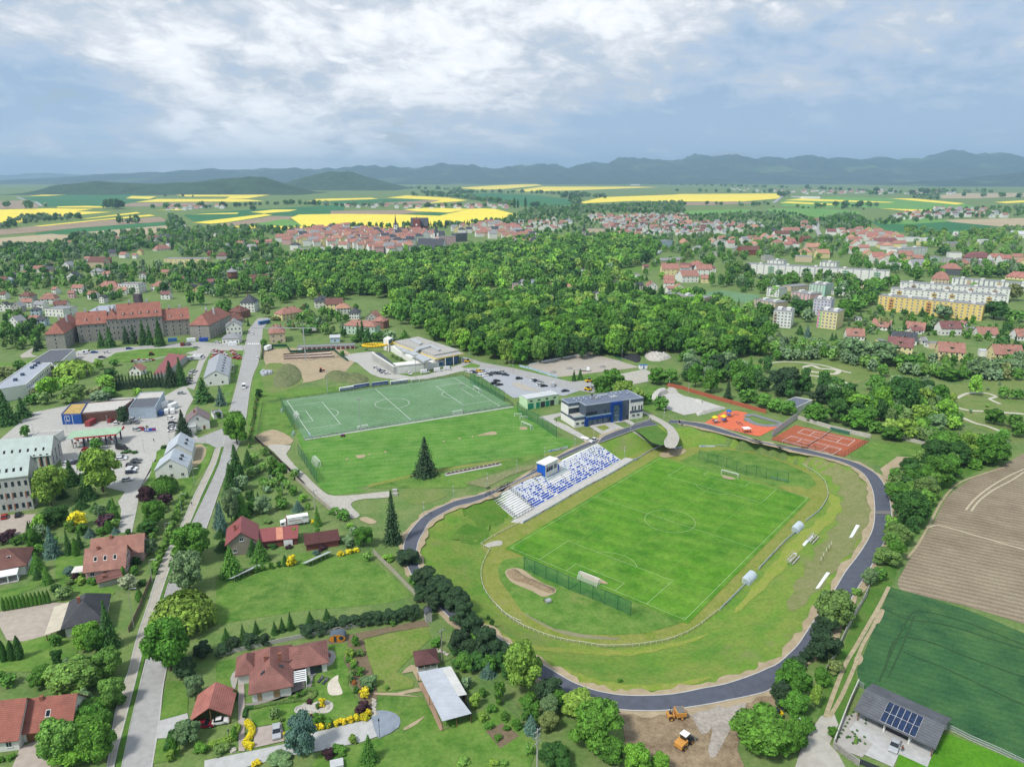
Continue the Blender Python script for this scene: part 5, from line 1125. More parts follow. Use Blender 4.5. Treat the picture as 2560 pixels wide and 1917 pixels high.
def dugout(p,rz,label,W=6.2):
 T=thg('dugout_shelter',label,'dugout',p,rz,'arched dugouts by the stadium pitch');m=MB();n=8;R_=1.9
 A_=[(R_*(1-cos(t*pi*.62)),R_*1.05*sin(t*pi*.62)*1.05)for t in np.linspace(0,1,n)]
 for k in rg(n-1):
  (a,b),(c,d)=A_[k],A_[k+1];m.face([(-W/2,a,b),(W/2,a,b),(W/2,c,d),(-W/2,c,d)])
 bd('arched_shell',m,SHELL,T,smooth=True)
 for s in(-1,1):m=MB();m.face([(s*W/2,a,b)for a,b in A_]+[(s*W/2,A_[-1][0],.1)]);bd('side_panel',m,NET('clear_side',(200,215,225),.6),T)
 b=MB();b.box(-W/2+.2,W/2-.2,.3,.75,.42,.5);b.box(-W/2+.2,W/2-.2,.2,.28,.5,.95);bd('bench',b,BLUE,T)
 f=MB();[f.box(x-.04,x+.04,.05,1.9,0,.08)for x in(-W/2,0,W/2)];bd('base_frame',f,STEEL,T)
dg=dirz(q('g',420,880,ZB),q('g',680,620,ZB));dugout(q('g',388,958,ZB),dg+0,'nearer silver arched dugout on the barrier line');dugout(q('g',712,612,ZB),dg+0,'farther silver arched dugout on the barrier line')
def bench_stand(p,rz,label):
 T=thg('bench_bleacher',label,'bleacher',p,rz,'small plank bleachers on the bank')
 for r_ in rg(3):
  for k in rg(3):bxp('plank_seat',P('weathered_plank',(176,168,160),.9,.2,1.5),T,k*2.2,k*2.2+2.0,r_*.9,r_*.9+.45,.5+r_*.35,.58+r_*.35)
 for x in(.1,2.2,4.3,6.3):m=MB();m.tube((x,0,0),(x,2.4,1.2),.05,.05,5);m.tube((x,2.2,0),(x,2.2,1.9),.05,.05,5);m.tube((x,.2,0),(x,.2,.5),.05,.05,5);bd('support',m,STEEL,T)
 m=MB();m.tube((0,2.5,2.),(6.5,2.5,2.),.04,.04,5);bd('back_rail',m,STEEL,T)
bench_stand(g('g',790,705),dg,'farther grey plank bleacher on the grass bank');bench_stand(g('g',655,845),dg,'nearer grey plank bleacher on the grass bank')
BOARD=P('white_board',(232,238,244),.6)
for i,(s,l)in enumerate((('174,182 180,182 200,160 194,159','white ground strip beside the farther plank bleacher'),('146,213 152,212 171,191 165,190','white ground strip beside the nearer plank bleacher'),('258,165 264,164 276,144 270,143','white ground strip on the bank nearest the ring road bend'),('201,251 207,250 226,224 220,223','white ground strip on the bank lowest towards the near end'))):
 pts=gpl('g',s);m=MB();o=pts[0];zz=[p[2]-o[2]+.12 for p in pts]
 P_=[(p[0]-o[0],p[1]-o[1])for p in pts]
 if sum(P_[k][0]*P_[(k+1)%4][1]-P_[(k+1)%4][0]*P_[k][1]for k in rg(4))<0:P_=P_[::-1];zz=zz[::-1]
 m.prism(P_,[z-.1 for z in zz],[z+.06 for z in zz]);r=bd('ground_banner',m,BOARD,None,o);tag(r,l,'banner','white banners laid on the bank')
for i,(x,y0,y1)in enumerate(((838,840,765),(856,810,740),(875,780,712),(892,755,685),(908,735,668))):
 p=g('g',x,y0);T=thg('marker_pole',('nearest','second','middle','fourth','farthest')[i]+' brown and white marker pole in the row on the bank','pole',p,0,'marker poles on the bank');m=MB();m.tube((0,0,0),(0,0,1.6),.07,.07,6);bd('lower_pole',m,WOOD,T);m=MB();m.tube((0,0,1.6),(0,0,2.9),.07,.07,6);bd('upper_pole',m,WHITE,T)
p=q('e',795,1200,ZB);T=thg('lawn_roller','rusty grey steel roller with drawbar beside the sand heap','roller',p,.5);m=MB();m.tube((-.8,0,.75),(.8,0,.75),.75,.75,18);bd('drum',m,STEEL,T);m=MB();m.path([(-.9,0,.75),(-.9,1.2,.5),(0,2.2,.4),(.9,1.2,.5),(.9,0,.75)],.06,6);bd('drawbar',m,DKM,T)
def heap(name,f,s,h,mat,label,z=0,kind='thing',rough=.25,seed=1,cat='heap'):
 pts=smo(lst(f,s,z),3,True);A=np.array([p[:2]for p in pts]);B=np.roll(A,-1,0);o=A.mean(0);rs=np.random.RandomState(seed)
 x0,y0=A.min(0);x1,y1=A.max(0);n=36;X,Y=np.meshgrid(np.linspace(x0,x1,n),np.linspace(y0,y1,n));I=inside(A,B,X,Y);D=pdist(A,B,X,Y)*I;D=D/(D.max()+1e-6)
 Z=h*np.sqrt(D)*(1+rough*(rs.rand(n,n)-.5)*2+rough*np.sin(X*1.3)*np.cos(Y*1.1));m=MB();m.v=[(float(a-o[0]),float(b-o[1]),float(c))for a,b,c in zip(X.ravel(),Y.ravel(),Z.ravel())]
 for j in rg(n-1):
  for i in rg(n-1):
   if I[j,i]or I[j,i+1]or I[j+1,i]or I[j+1,i+1]:k=j*n+i;m.f.append((k,k+1,k+n+1,k+n));m.m.append(0)
 r=bd(name,m,mat,None,(float(o[0]),float(o[1]),z+.02),smooth=True);tag(r,label,cat);return r
heap('sand_heap','e','108,235 115,229 130,228 142,238 160,248 180,255 200,265 215,271 212,279 195,278 180,272 160,262 135,255 118,248',1.1,DIRT,'long pale heap of sand and soil behind the near ball stop net',ZB+.15)
def person(p,rz,label,col=(40,44,60),h=1.75,leg=(50,54,70)):
 T=thg('person',label,'person',p,rz);k=h/1.75;bm=bmesh.new();sk=[(0,0,.95),(0,0,1.2),(0,0,1.42),(0,0,1.5),(0,.01,1.62),(.1,0,.9),(.12,.06,.5),(.12,.02,.06),(.12,.16,.03),(-.1,0,.9),(-.12,-.08,.5),(-.12,-.1,.06),(-.12,.04,.03),(.2,0,1.4),(.27,-.03,1.12),(.29,.05,.88),(-.2,0,1.4),(-.27,.05,1.12),(-.28,.14,.9)]
 ed=[(0,1),(1,2),(2,3),(3,4),(0,5),(5,6),(6,7),(7,8),(0,9),(9,10),(10,11),(11,12),(2,13),(13,14),(14,15),(2,16),(16,17),(17,18)]
 me=bpy.data.meshes.new('body');me.from_pydata([tuple(c*k for c in v)for v in sk],ed,[]);o=link('body',me,T);md=o.modifiers.new('skin','SKIN');rad=[.15,.15,.17,.06,.11,.1,.07,.05,.045,.1,.07,.05,.045,.07,.05,.04,.07,.05,.04]
 for v,r in zip(me.skin_vertices[0].data,rad):v.radius=(r*k,r*k*.85)
 me.skin_vertices[0].data[0].use_root=True;o.modifiers.new('ss','SUBSURF').levels=1
 t=NT('person_clothes');z=t.xyz(t.obj())[2];c=t.mix(t.math('GREATER_THAN',z,.98*k),lin(leg),lin(col));c=t.mix(t.math('GREATER_THAN',z,1.5*k),c,lin((190,140,116)));me.materials.append(t.out(c,.8))
 hm=MB();hm.lathe((0,-.015,1.6*k),[(.1,0),(.115,.05),(.1,.11),(.04,.15)],8);bd('hair',hm,P('dark_hair',(44,34,28)),T);return T
person(q('g',648,605,ZB),1.,'person in dark clothes standing by the farther dugout',(36,38,56));person(g('T',72,805),.4,'person in dark clothes walking on the slab path left of the clubhouse');person(g('h',1388,1110),2.2,'person in brown and navy clothes beside the silver car at the villa',(110,70,50));person(g('D',990,835),.3,'lone person in dark clothes walking on the yard near the fuel station',(40,52,44));person(g('a',1660,360),1.4,'person in black walking on the pavement by the street',(30,30,34));person(g('T',655,1108),1.2,'person in dark jacket standing behind the white pickup');person(g('Q',1305,475),0,'person standing at the entrance of the swimming pool hall')
for f,x,y,l in(('g',1190,458,'black rubber ring lying beside the ring road bend'),('c',1850,424,'black rubber ring lying on the soil beside the road below the grandstand'),('S',205,805,'black rubber ring lying by the lamp near the terrace fence')):
 p=g(f,x,y);m=MB();[m.tube((.7*cos(a),.7*sin(a),.12),(.7*cos(a+.42),.7*sin(a+.42),.12),.16,.16,6)for a in np.arange(0,6.28,.42)];r=bd('rubber_ring',m,TYRE,None,p);tag(r,l,'tyre ring')
cA=q('T',385,893);cB=q('T',1547,712);o2,dx2,dy2,CL=frame2(cA,cB)
def cfr(x,y,z=0):v=np.array(q('T',x,y,z)[:2])-o2;return float(v@dx2),float(v@dy2)
CH=hgt(q('T',600,875),px('T',590,525)[1]);CD=cfr(1270,275,CH)[1];CDl=cfr(155,765)[1]
club=thg('clubhouse','two storey sports clubhouse in white, slate grey and blue with glazed entrance','building',(cA[0],cA[1],0),dirz(cA,cB));land('clubhouse',cA)
for i in rg(6):
 for j in rg(3):v=o2+dx2*(CL*(i+.5)/6)+dy2*(CD*(j+.5)/3);BLOCK.append((v[0],v[1],6))
xr=cfr(1322,745)[0];xb=cfr(600,878)[0];xe0=cfr(1005,800)[0];xe1=cfr(1190,770)[0];tD=CDl*.52;CDm=max(CD,14)
bxp('ground_floor_wall',wallm('w'),club,0,CL,0,CDm,-.3,3.6)
m=MB();m.box(-.06,xb,-.06,CDm*.0+tD,3.605,5.0);m.box(-.06,.2,tD,CDm+.05,3.605,4.4);bd('terrace_band',m,GREYT,club)
bxp('upper_wall',GREYT,club,.2,CL-.02,tD,CDm-.02,3.605,CH-.02)
bxp('upper_front_wall',GREYT,club,xb,xr,-.05,tD-.004,3.605,CH-.02)
bxp('lower_front_cladding',GREYT,club,xb+.02,xr,-.06,-.004,.0,3.6)
m=MB();m.box(-.05,.19,tD+.02,CDm,4.6,CH-1.4);m.box(.19,xb-.3,tD-.05,tD-.004,CH-2.6,CH-1.5);bd('white_panel',m,wallm('w'),club)
xr2=xr;m=MB();m.box(xr2,CL+.08,-.7,tD-.01,3.605,CH-.02);m.box(xr2,CL+.08,-.7,-.004,-.3,3.6);bd('end_wing_wall',m,wallm('w'),club)
for z0,z1 in((3.3,4.6),(CH-1.5,CH-.01)):
 m=MB();m.box(xr2-.02,CL+.14,-.78,-.704,z0,z1);m.box(CL+.084,CL+.14,-.704,CDm,z0,z1);bd('grey_band',m,GREYT,club)
for k in rg(4):window(club,xr2+(CL-xr2)*(.2+.2*k+(.1 if k>1 else 0)),-.72,4.9,.75,2.0,0,True,DKM,None,0)
for k in(.3,.65):window(club,xr2+(CL-xr2)*k,-.72,1.7,1.6,.7,0,True,DKM)
for k in(.28,.75):window(club,xb*k,-.02,1.6,1.5,.7,0,True,DKM)
m=MB();m.box(xe0,xe0+1.2,-1.2,.0-.06,0,CH+.1);m.box(xe1-1.2,xe1,-1.2,-.06,0,CH+.1);m.box(xe0+1.2,xe1-1.2,-1.2,-.06,CH-1.6,CH+.1);m.box(xb-.3,xe0-.003,-1.2,-.06,3.2,4.7);m.box(xb-.6,xb+.9,-1.2,-.065,0,3.2);bd('blue_portal',m,NAVY,club)
gl=bxp('entrance_glazing',GLASS('clubhouse_glass',(96,118,132)),club,xe0+1.21,xe1-1.21,-.5,-.07,.05,CH-1.61)
f=MB();[f.box(xe0+1.2+(xe1-xe0-2.4)*k/4-.05,xe0+1.2+(xe1-xe0-2.4)*k/4+.05,-.56,-.503,.05,CH-1.61)for k in rg(1,4)];[f.box(xe0+1.2,xe1-1.2,-.56,-.503,z-.05,z+.05)for z in(2.4,4.4,5.9)];link('glazing_bars',f.mesh('glazing_bars',DKM),gl)
for k in rg(4):
 x=xb+1.6+k*(xe0-xb-2)/4;dd=bxp('glass_door',GLASS('clubhouse_glass',(1,)*3),club,x,x+1.7,-.12,-.064,.1,2.7);f=MB();f.box(x+.8,x+.9,-.15,-.121,.1,2.7);link('door_frame',f.mesh('door_frame',DKM),dd)
w=bxp('upper_window',GLS,club,xb+.3,xb+6.2,-.1,-.054,5.0,7.0);f=MB();[f.box(xb+.3+k*1.18-.05,xb+.3+k*1.18+.05,-.14,-.101,5.,7.)for k in rg(6)];link('window_frame',f.mesh('window_frame',DKM),w)
window(club,xe0-3,-.06,5.2,.9,1.8,0,True,DKM,None,0)
w=bxp('terrace_glazing',GLS,club,.3,xb-.3,tD-.04,tD-.006,5.1,CH-2.6);f=MB();[f.box(.3+(xb-.6)*k/6-.05,.3+(xb-.6)*k/6+.05,tD-.08,tD-.041,5.1,CH-2.6)for k in rg(7)];link('window_frame',f.mesh('window_frame',DKM),w)
bxp('terrace_floor',PAVE,club,.2,xb-.1,.2,tD-.06,5.003,5.05)
m=MB();m.box(xb-.2,xe0,-1.15,-1.1,4.72,5.5);m.box(0,xb-.3,.0,.05,5.05,5.9);bd('balcony_glass',m,glb,club)
bxp('side_door',DKM,club,xe1+3,xe1+4.2,-.12,-.064,.1,2.3)
DKR=P('clubhouse_roof_membrane',(112,122,140),stain=.4)
m=MB();m.box(.3,CL-.3,tD+.2,CDm-.3,CH-.3,CH-.018+.02);m.box(xb+.2,xr,.2,tD+.19,CH-.3,CH+.003);m.box(xr+.01,CL-.3,-.5,tD+.19,CH-.3,CH+.003);ro=bd('roof',m,DKR,club)
m=MB()
for a in((-.05,xb,tD-.05,tD+.25),(xb-.1,xb+.2,-.05,tD-.055),(xb+.201,xe0,-.05,.25),(xe1,xr,-.05,.25),(xr,xr+.3,-.7,-.055),(xr+.301,CL+.08,-.7,-.4),(CL-.22,CL+.08,-.399,CDm),(-.05,CL-.221,CDm-.3,CDm),(-.05,.25,tD+.251,CDm-.301)):m.box(*a,CH-.018,CH+.42)
bd('parapet',m,P('parapet_cap',(176,186,200),.5),ro)
rs=random.Random(2)
for k in rg(13):
 x=2+k*(CL-5)/12.5
 for y in((tD+1.2,tD+3.4),(CDm-4.2,CDm-1.5)):
  if rs.random()<.85:m=MB();m.prism([(x,y[0]),(x+.9,y[0]),(x+2.0,y[1]),(x+1.1,y[1])],CH+.01,CH+.35+.2*rs.random());bd('roof_panel',m,P('roof_panel_grey',(150,160,176),.5),ro)
for(x,y,sx,sy,h)in((CL*.36,CDm*.6,2.2,1.6,1.6),(CL*.40,CDm*.45,1.2,1.2,1.2),(CL*.5,CDm*.72,5,1.3,.7),(CL*.62,CDm*.36,3.4,2.4,.7)):bxp('roof_unit',STEEL,ro,x,x+sx,y,y+sy,CH+.004,CH+h)
m=MB();m.lathe((CL*.36+.8,CDm*.6+.8,CH+1.6),[(.6,0),(.7,.5),(.4,.9),(.05,1.)],10);bd('roof_fan',m,DKM,ro)
m=MB();pr=lst('T','312,198 332,193 362,210 348,216');m.prism([(p[0],p[1])for p in pr],.1,.5);struct('ramp',m,PAVE)
fence('retaining_wall','curved white retaining wall at the right of the clubhouse ramp','wall',smo(lst('T','350,216 363,209 400,198 421,190 421,180'),3),.9,CONC,CONC,4,.1,solid=.3)
m=MB();N=22;a0=np.array(q('T',1360,935));a1=np.array(q('T',1905,1205,ZB));sd=np.array([-(a1-a0)[1],(a1-a0)[0],0]);sd/=np.linalg.norm(sd)
mid=[a0,np.array(ground(*px('T',1520,1030))),np.array(ground(*px('T',1720,1165))),a1]
for s0,s1,n in((mid[0],mid[1],9),(mid[1],mid[2],12),(mid[2],mid[3],4)):
 for i in rg(n):
  c=s0+(s1-s0)*i/n;d=s0+(s1-s0)*(i+1)/n;zz=max(c[2],h1(c[0],c[1]),h1(d[0],d[1]))+.08;m.prism([tuple((c-sd*.8)[:2]),tuple((d-sd*.8)[:2]),tuple((d+sd*.8)[:2]),tuple((c+sd*.8)[:2])],zz-.8,zz)
tag(bd('bank_stair',m,PAVE),'narrow concrete stair running down the grass bank to the stadium gate','stair')
car('T',722,1135,1,-.45,'w','p','white pickup truck parked on the ring road above the grandstand',z=.18)
p=g('T',560,1090);T=thg('car_trailer','low white trailer beside the white pickup on the slab path','trailer',p,-.6);m=MB();m.box(-1.9,1.9,-.9,.9,.45,.6);m.box(-1.9,1.9,-.9,-.84,.6,.9);m.box(-1.9,1.9,.84,.9,.6,.9);bd('bed',m,WHITE,T);m=MB();m.tube((1.9,0,.5),(3.1,0,.45),.06,.06,6);bd('drawbar',m,STEEL,T);[whl(T,.3,.2,0,s*1.0)for s in(-1,1)]
land('white pickup',g('T',722,1135))
GRN=P('garage_green',(196,226,186));DGR=P('garage_door_green',(40,140,110),.6)
ga=g('E',1205,628);gb=g('E',1405,595);gr=house(ga,gb,9,5.6,'f',0,'w','w','low pale green garage with green doors between car park and clubhouse',name='garage_building',cat='garage',win=(0,0,0),chim=0,wm=GRN);land('pale green garage',ga);L=hypot(gb[0]-ga[0],gb[1]-ga[1])
for k,(x0,x1,mt)in enumerate(((.3,3.6,DGR),(5.2,7.4,DGR),(7.9,10.6,DKM),(11.,13.4,DGR),(13.8,16.2,DKM),(17.,19.2,DKM))):
 if x1<L:bxp('garage_door',mt,gr,x0,x1,-.08,-.004,.05,3.2)
for k in rg(4):window(gr,L*(.12+.25*k),0,4.0,1.6,.8,0,False,DKM)
fence('ball_stop_net','tall green net between training pitch and slab path','net',lst('E','285,160 300,172 318,181 334,192 348,202'),5.5,GP,NETG,7,.08,rails=(5.4,))
fence('ball_stop_net','tall green net at the street end of the training pitch','net',lst('D','480,229 486,238 494,250 501,262 510,275'),5.0,GP,NETG,6,.08,rails=(4.9,))
fence('ball_stop_net','tall green net at the street end of the artificial pitch','net',lst('D2','344,298 358,322 372,348 386,370'),5.0,GP,NETG,6,.08,rails=(4.9,))
fence('ball_stop_net','tall green net between artificial pitch and car park','net',lst('Q','372,172 410,192 450,214 479,232'),6.0,GP,NETG,6,.08,rails=(5.9,))
FD=P('pitch_fence_dark',(44,70,66),.5)
fence('pitch_fence','low dark mesh fence along the near side of the artificial pitch','fence',lst('Q','-150,355 0,325 188,295 350,269 505,246'),1.3,FD,NETD,4,.05,rails=(1.25,))
fence('pitch_fence','dark mesh fence along the far side of the artificial pitch','fence',lst('D2','285,290 350,278')+lst('Q','0,200 175,175 325,152 350,150'),1.6,FD,NETD,4,.05,rails=(1.55,))
fence('pitch_fence','dark mesh fence from far corner of the artificial pitch to the pale green garage','fence',lst('Q','350,150 375,165 490,231 508,246'),1.6,FD,NETD,4,.05,rails=(1.55,))
fence('pitch_fence','dark mesh fence closing the grass strip by the street','fence',lst('D2','285,290 278,335 269,395'),2.0,FD,NETD,4,.05,rails=(1.95,))
for i,(f,a,b,l,c)in enumerate((('E',(0,512),(88,498),'white team shelter nearest the street on the far touchline',WHITE),('E',(88,495),(190,478),'first blue team shelter on the far touchline',BLUE),('E',(208,478),(312,465),'second blue team shelter on the far touchline',BLUE),('E',(326,468),(437,455),'white team shelter with blue seats on the far touchline',WHITE))):
 A=g(f,*a);B=g(f,*b);L=hypot(B[0]-A[0],B[1]-A[1]);T=thg('team_shelter',l,'shelter',A,dirz(A,B),'team shelters of the artificial pitch');m=MB();m.box(0,L,.9,1.0,0,2.1);m.box(0,.08,0,.9,0,2.1);m.box(L-.08,L,0,.9,0,2.1);bd('wall',m,c,T);bxp('roof',STEEL if c is BLUE else WHITE,T,-.1,L+.1,-.2,1.1,2.103,2.2)
 sm2=MB();sm2.box(-.2,.2,.4,.8,.42,.5);sm2.box(-.2,.2,.72,.8,.5,.95);me=sm2.mesh('seat',SEATB if c is WHITE else SEATW)
 for k in rg(int(L/.8)):link('seat',me,T,(.5+k*.8,0,0))
A=g('E',683,1056);B=g('E',1042,985);L=hypot(B[0]-A[0],B[1]-A[1]);T=thg('bench_row','long low terrace bench with red seats beside the training pitch','bench',A,dirz(A,B));bxp('platform',CONC,T,0,L,0,2.2,0,.25);bxp('bench',DKM,T,.5,L-.5,1.3,1.9,.252,.6);sm2=MB();sm2.box(-.2,.2,1.4,1.75,.602,.7);me=sm2.mesh('red_seat',P('seat_red',(170,40,70),.5));me2=sm2.mesh('white_seat',SEATW)
for k in rg(int((L-1)/.62)):link('red_seat' if k%3 else 'white_seat',me if k%3 else me2,T,(.8+k*.62,0,0))
fence('bench_rail','thin steel rail behind the red seats of the long terrace bench','rail',[(A[0]-sin(dirz(A,B))*2.4,A[1]+cos(dirz(A,B))*2.4,0),(B[0]-sin(dirz(A,B))*2.4,B[1]+cos(dirz(A,B))*2.4,0)],1.1,STEEL,None,2.5,.04,rails=(1.05,.6))
for f,x,y,l in(('c',1545,235,'upper white concrete block at the end of the gravel path'),('c',1550,268,'lower white concrete block at the end of the gravel path')):p=g(f,x,y);m=MB();m.box(-.9,.9,-.6,.6,0,.9);m.box(-.8,.8,-.5,.5,.9,.98);tag(bd('concrete_block',m,CONC,None,p,.2),l,'concrete block')
p=g('D',2205,800);T=thg('ride_on_mower','dark blue and red ride-on mower at the edge of the training pitch','mower',p,.3);m=MB();m.box(-1,1,-.5,.5,.3,.8);m.box(.2,.9,-.4,.4,.8,1.1);bd('body',m,P('mower_red',(120,40,44),.5),T);[whl(T,.35,.25,x,y)for x in(-.7,.7)for y in(-.6,.6)];bxp('seat',BLUE,T,-.5,0,-.25,.25,.8,1.4)
PH=hgt(g('Q',1170,490),px('Q',1170,375)[1]);WH=hgt(g('Q',530,580),px('Q',530,472)[1])
pool=thg('swimming_pool_hall','large white swimming pool hall with flat grey roof and yellow roof edge','building',(0,0,0));pc=q('Q',800,400);land('swimming pool hall',pc);pool.location=pc
for i in rg(8):
 for j in rg(6):
  p=q('Q',300+i*130,300+j*45);BLOCK.append((p[0],p[1],8))
def L_(f,s,z=0):return[(p[0]-pc[0],p[1]-pc[1])for p in lst(f,s,z)]
YEDGE=P('yellow_trim',(232,206,110),.6);PR=P('pool_roof_gravel',(176,174,168),stain=.3)
def wallseg(mb,a,b,h,t=.5,z0=-.2):
 d=np.array(b)-np.array(a);n=np.array((-d[1],d[0]))/np.linalg.norm(d)*t;mb.prism([tuple(a),tuple(b),tuple(np.array(b)+n),tuple(np.array(a)+n)],z0,h)
A0,A1,A2=L_('Q','63,100')[0],L_('Q','132,146')[0],L_('Q','226,136')[0];A4=L_('Q','63,72',WH)[0]
m=MB();wallseg(m,A0,A1,WH);wallseg(m,A1,A2,WH,.5);bd('white_wall',m,wallm('w'),pool)
wing=[A0,A1]+[tuple(np.array(A1)+(np.array(A2)-np.array(A1))*.12),tuple(np.array(A0)+(np.array(A2)-np.array(A1))*.30)]
m=MB();m.prism([tuple(np.array(p))for p in wing],-.2,WH-1.0);bd('side_wing',m,wallm('w'),pool);m=MB();m.prism(wing,WH-.998,WH-.9);bd('side_wing_roof',m,P('dark_membrane',(74,82,92)),pool)
m=MB();a=np.array(A1)+(np.array(A2)-np.array(A1))*.14;dv=np.array(A0)-np.array(A1);m.prism([tuple(a),A2,tuple(np.array(A2)+dv*.22),tuple(a+dv*.22)],WH-1.2,WH-.5);m.prism([tuple(a+dv*.01),tuple(np.array(A2)+dv*.01),tuple(np.array(A2)+dv*.22),tuple(a+dv*.22)],-.2,WH-1.201);bd('front_wing',m,wallm('w'),pool)
m=MB();m.prism(L_('Q','118,71 195,65 336,110 226,135'),-.2,PH*.62);bd('hall_wall',m,wallm('w'),pool)
m=MB();m.prism(L_('Q','140,50 208,35 335,78 260,96',PH),PH*.62,PH-.5);bd('upper_hall_wall',m,P('pool_upper_wall',(206,204,196)),pool)
m=MB();m.prism(L_('Q','130,46 206,30 354,80 266,97',PH),PH-.5,PH);bd('roof_edge',m,YEDGE,pool)
m=MB();m.prism(L_('Q','132,46 206,32 351,80 266,96',PH),PH+.002,PH+.25);ro=bd('roof',m,PR,pool)
m=MB();m.prism(L_('Q','136,44 208,30 338,73 259,88',PH+.3),PH+.252,PH+1.1);bd('roof_upstand',m,PR,ro)
DUCT=P('duct_metal',(196,200,202),.4,metal=.3)
for s,h in(('180,35 198,33 222,46 212,50',1.0),('192,71 208,60 245,51 248,56 212,66 200,75',1.0),('240,53 250,51 279,66 272,69',.9),('152,65 172,64 182,75 162,75',1.6),('175,75 192,72 250,96 225,105',.9),('136,56 150,54 170,62 150,66',1.1),('208,82 218,80 222,86 210,88',1.4)):
 m=MB();zz=PH+1.1 if h in(1.0,.9)and not s.startswith('700')else PH*.62;m.prism(L_('Q',s,zz+h),zz+.003,zz+h);bd('roof_duct',m,DUCT if not s.startswith('610')else wallm('w'),ro)
m=MB();m.prism(L_('Q','293,122 336,110 332,107 290,118'),.1,PH-.6);bd('glass_front',m,GLASS('pool_glass',(20,70,110)),pool)
m=MB();fa=L_('Q','252,127 288,122')
wallseg(m,fa[0],fa[1],3.4,-.12,1.0);bd('ribbon_window',m,GLASS('pool_glass',(1,)*3),pool)
m=MB()
for x,y in((1075,500),(1175,487),(1277,462),(1378,432)):p=q('Q',x,y);p=(p[0]-pc[0],p[1]-pc[1]);cm=MB();cm.tube((p[0],p[1],0),(p[0],p[1],PH-.5),.28,.28,10);bd('column',cm,wallm('w'),pool)
m=MB();a,b=[np.array(p)for p in L_('Q','240,132 282,126')];d=(b-a)/np.linalg.norm(b-a);n=np.array((d[1],-d[0]))*.15
for k in rg(14):
 if k in(4,8):continue
 c=a+d*(k*.62)+n;m.prism([tuple(c),tuple(c+d*.42),tuple(c+d*.42-n*.2),tuple(c-n*.2)],4.3,4.9 if k%3 else 4.75)
bd('lettering',m,P('sign_navy',(40,46,90),.6),pool);m=MB();c=a-d*1.6+n;m.prism([tuple(c),tuple(c+d*1.0),tuple(c+d*1.0-n*.2),tuple(c-n*.2)],4.1,5.1);bd('yellow_emblem',m,P('emblem_yellow',(236,206,40),.6),pool)
m=MB();m.prism(L_('Q','100,69 116,74 130,66 114,61'),-.2,PH+2.2);tw=bd('slide_tower',m,wallm('w'),pool)
m=MB();a,b=L_('Q','118,74 129,67');wallseg(m,tuple(np.array(a)*.94+np.array(b)*.06),tuple(np.array(a)*.1+np.array(b)*.9),PH+1.6,-.08,PH-.8);link('tower_window',m.mesh('tower_window',GLASS('pool_glass',(1,)*3)),tw)
c=np.array(q('Q',330,275));sl=thg('water_slide','looping yellow water slide tube behind the swimming pool hall','water slide',tuple(c));m=MB();rr=9.;N=34
pts=[(rr*cos(t)*1.1-1,rr*.75*sin(t),1.6+3.4*k/N)for k,t in enumerate(np.linspace(-.6,6.0,N))]+[(12,1.5,5.2)]
m.path(pts,.75,8);bd('tube',m,P('slide_yellow',(240,196,30),.35),sl,smooth=True)
for k in(3,10,17,24,30):pm=MB();pm.tube((pts[k][0],pts[k][1],0),pts[k],.12,.12,6);bd('support',pm,STEEL,sl)
m=MB();rs=random.Random(9)
for k in rg(26):u,v=rs.random(),rs.random();p=q('Q',490+140*u+20*v,352+50*u*1.2+20*v);tree((p[0],p[1],0),1.2+rs.random(),2.2,'u','ol','low shrub in the courtyard of the swimming pool hall','courtyard shrubs')
def merge(root,w):
 def mat(o):return Matrix.Translation(o.location)@Matrix.Rotation(o.rotation_euler.z,4,'Z')
 T=mat(root).inverted()@mat(w)
 for c in[o for o in COL.objects if o.parent is w]:
  M=T@mat(c);c.parent=root;c.location=M.translation;c.rotation_euler=(0,0,M.to_euler().z)
 if AUTO and AUTO[-1][0]is w:AUTO.pop()
 bpy.data.objects.remove(w);return root
def rel(A,B,dx,dy,L=None):
 a=np.array(A[:2]);d=np.array(B[:2])-a;l=np.linalg.norm(d);d/=l;n=np.array((-d[1],d[0]));v=a+d*dx+n*dy;return(float(v[0]),float(v[1]),0.)
def deep(A,Bw,C):
 v=np.array(C[:2])-np.array(A[:2]);D=np.linalg.norm(v);v/=D;return(A[0]+v[1]*Bw,A[1]-v[0]*Bw,0.),float(D)
W_='w'
A=g('d',318,828);B=g('d',652,762);L=hypot(B[0]-A[0],B[1]-A[1]);bun=house(A,B,15,2.9,'h',3.6,'w','b','white bungalow with many-winged brown tiled hip roof in the flower garden',near=True,win=(0,2,1),chim=2,sky=0,rm=TILE('roof_bungalow',(158,98,86)),ov=.7);land('bungalow',A)
for dx,dy,l,d in((L-.6,6.2,9.2,8.2),(-3.4,7.5,4.2,6.5)):merge(bun,house(rel(A,B,dx,dy),rel(A,B,dx+l,dy),d,2.85,'h',2.5,'w','b',None,near=True,win=(0,0,0),chim=0,rm=TILE('roof_bungalow',(1,)*3),ov=.6))
for x0,x1,mt in((1.6,3.0,WOOD),(6.6,8.6,WOOD)):bxp('wood_panel',P('oak_panel',(176,150,112)),bun,L*x0/12,L*x1/12,-.05,-.004,.3,2.6)
for k in(0,1):m=MB();x=L+1.0+k*3.6;m.box(x,x+2.8,6.1,6.18,.2,2.4);bd('patio_window',m,GLS,bun)
m=MB();[m.box(L+.1,L+3.7,.9+k*.75,1.25+k*.75,2.62,2.74)for k in rg(6)];m.box(L+.1,L+.25,.6,5.4,2.45,2.6);m.box(L+3.55,L+3.7,.6,5.4,2.45,2.6);[m.box(L+3.5,L+3.65,y,y+.15,0,2.45)for y in(.6,5.2)];bd('pergola',m,WHITE,bun)
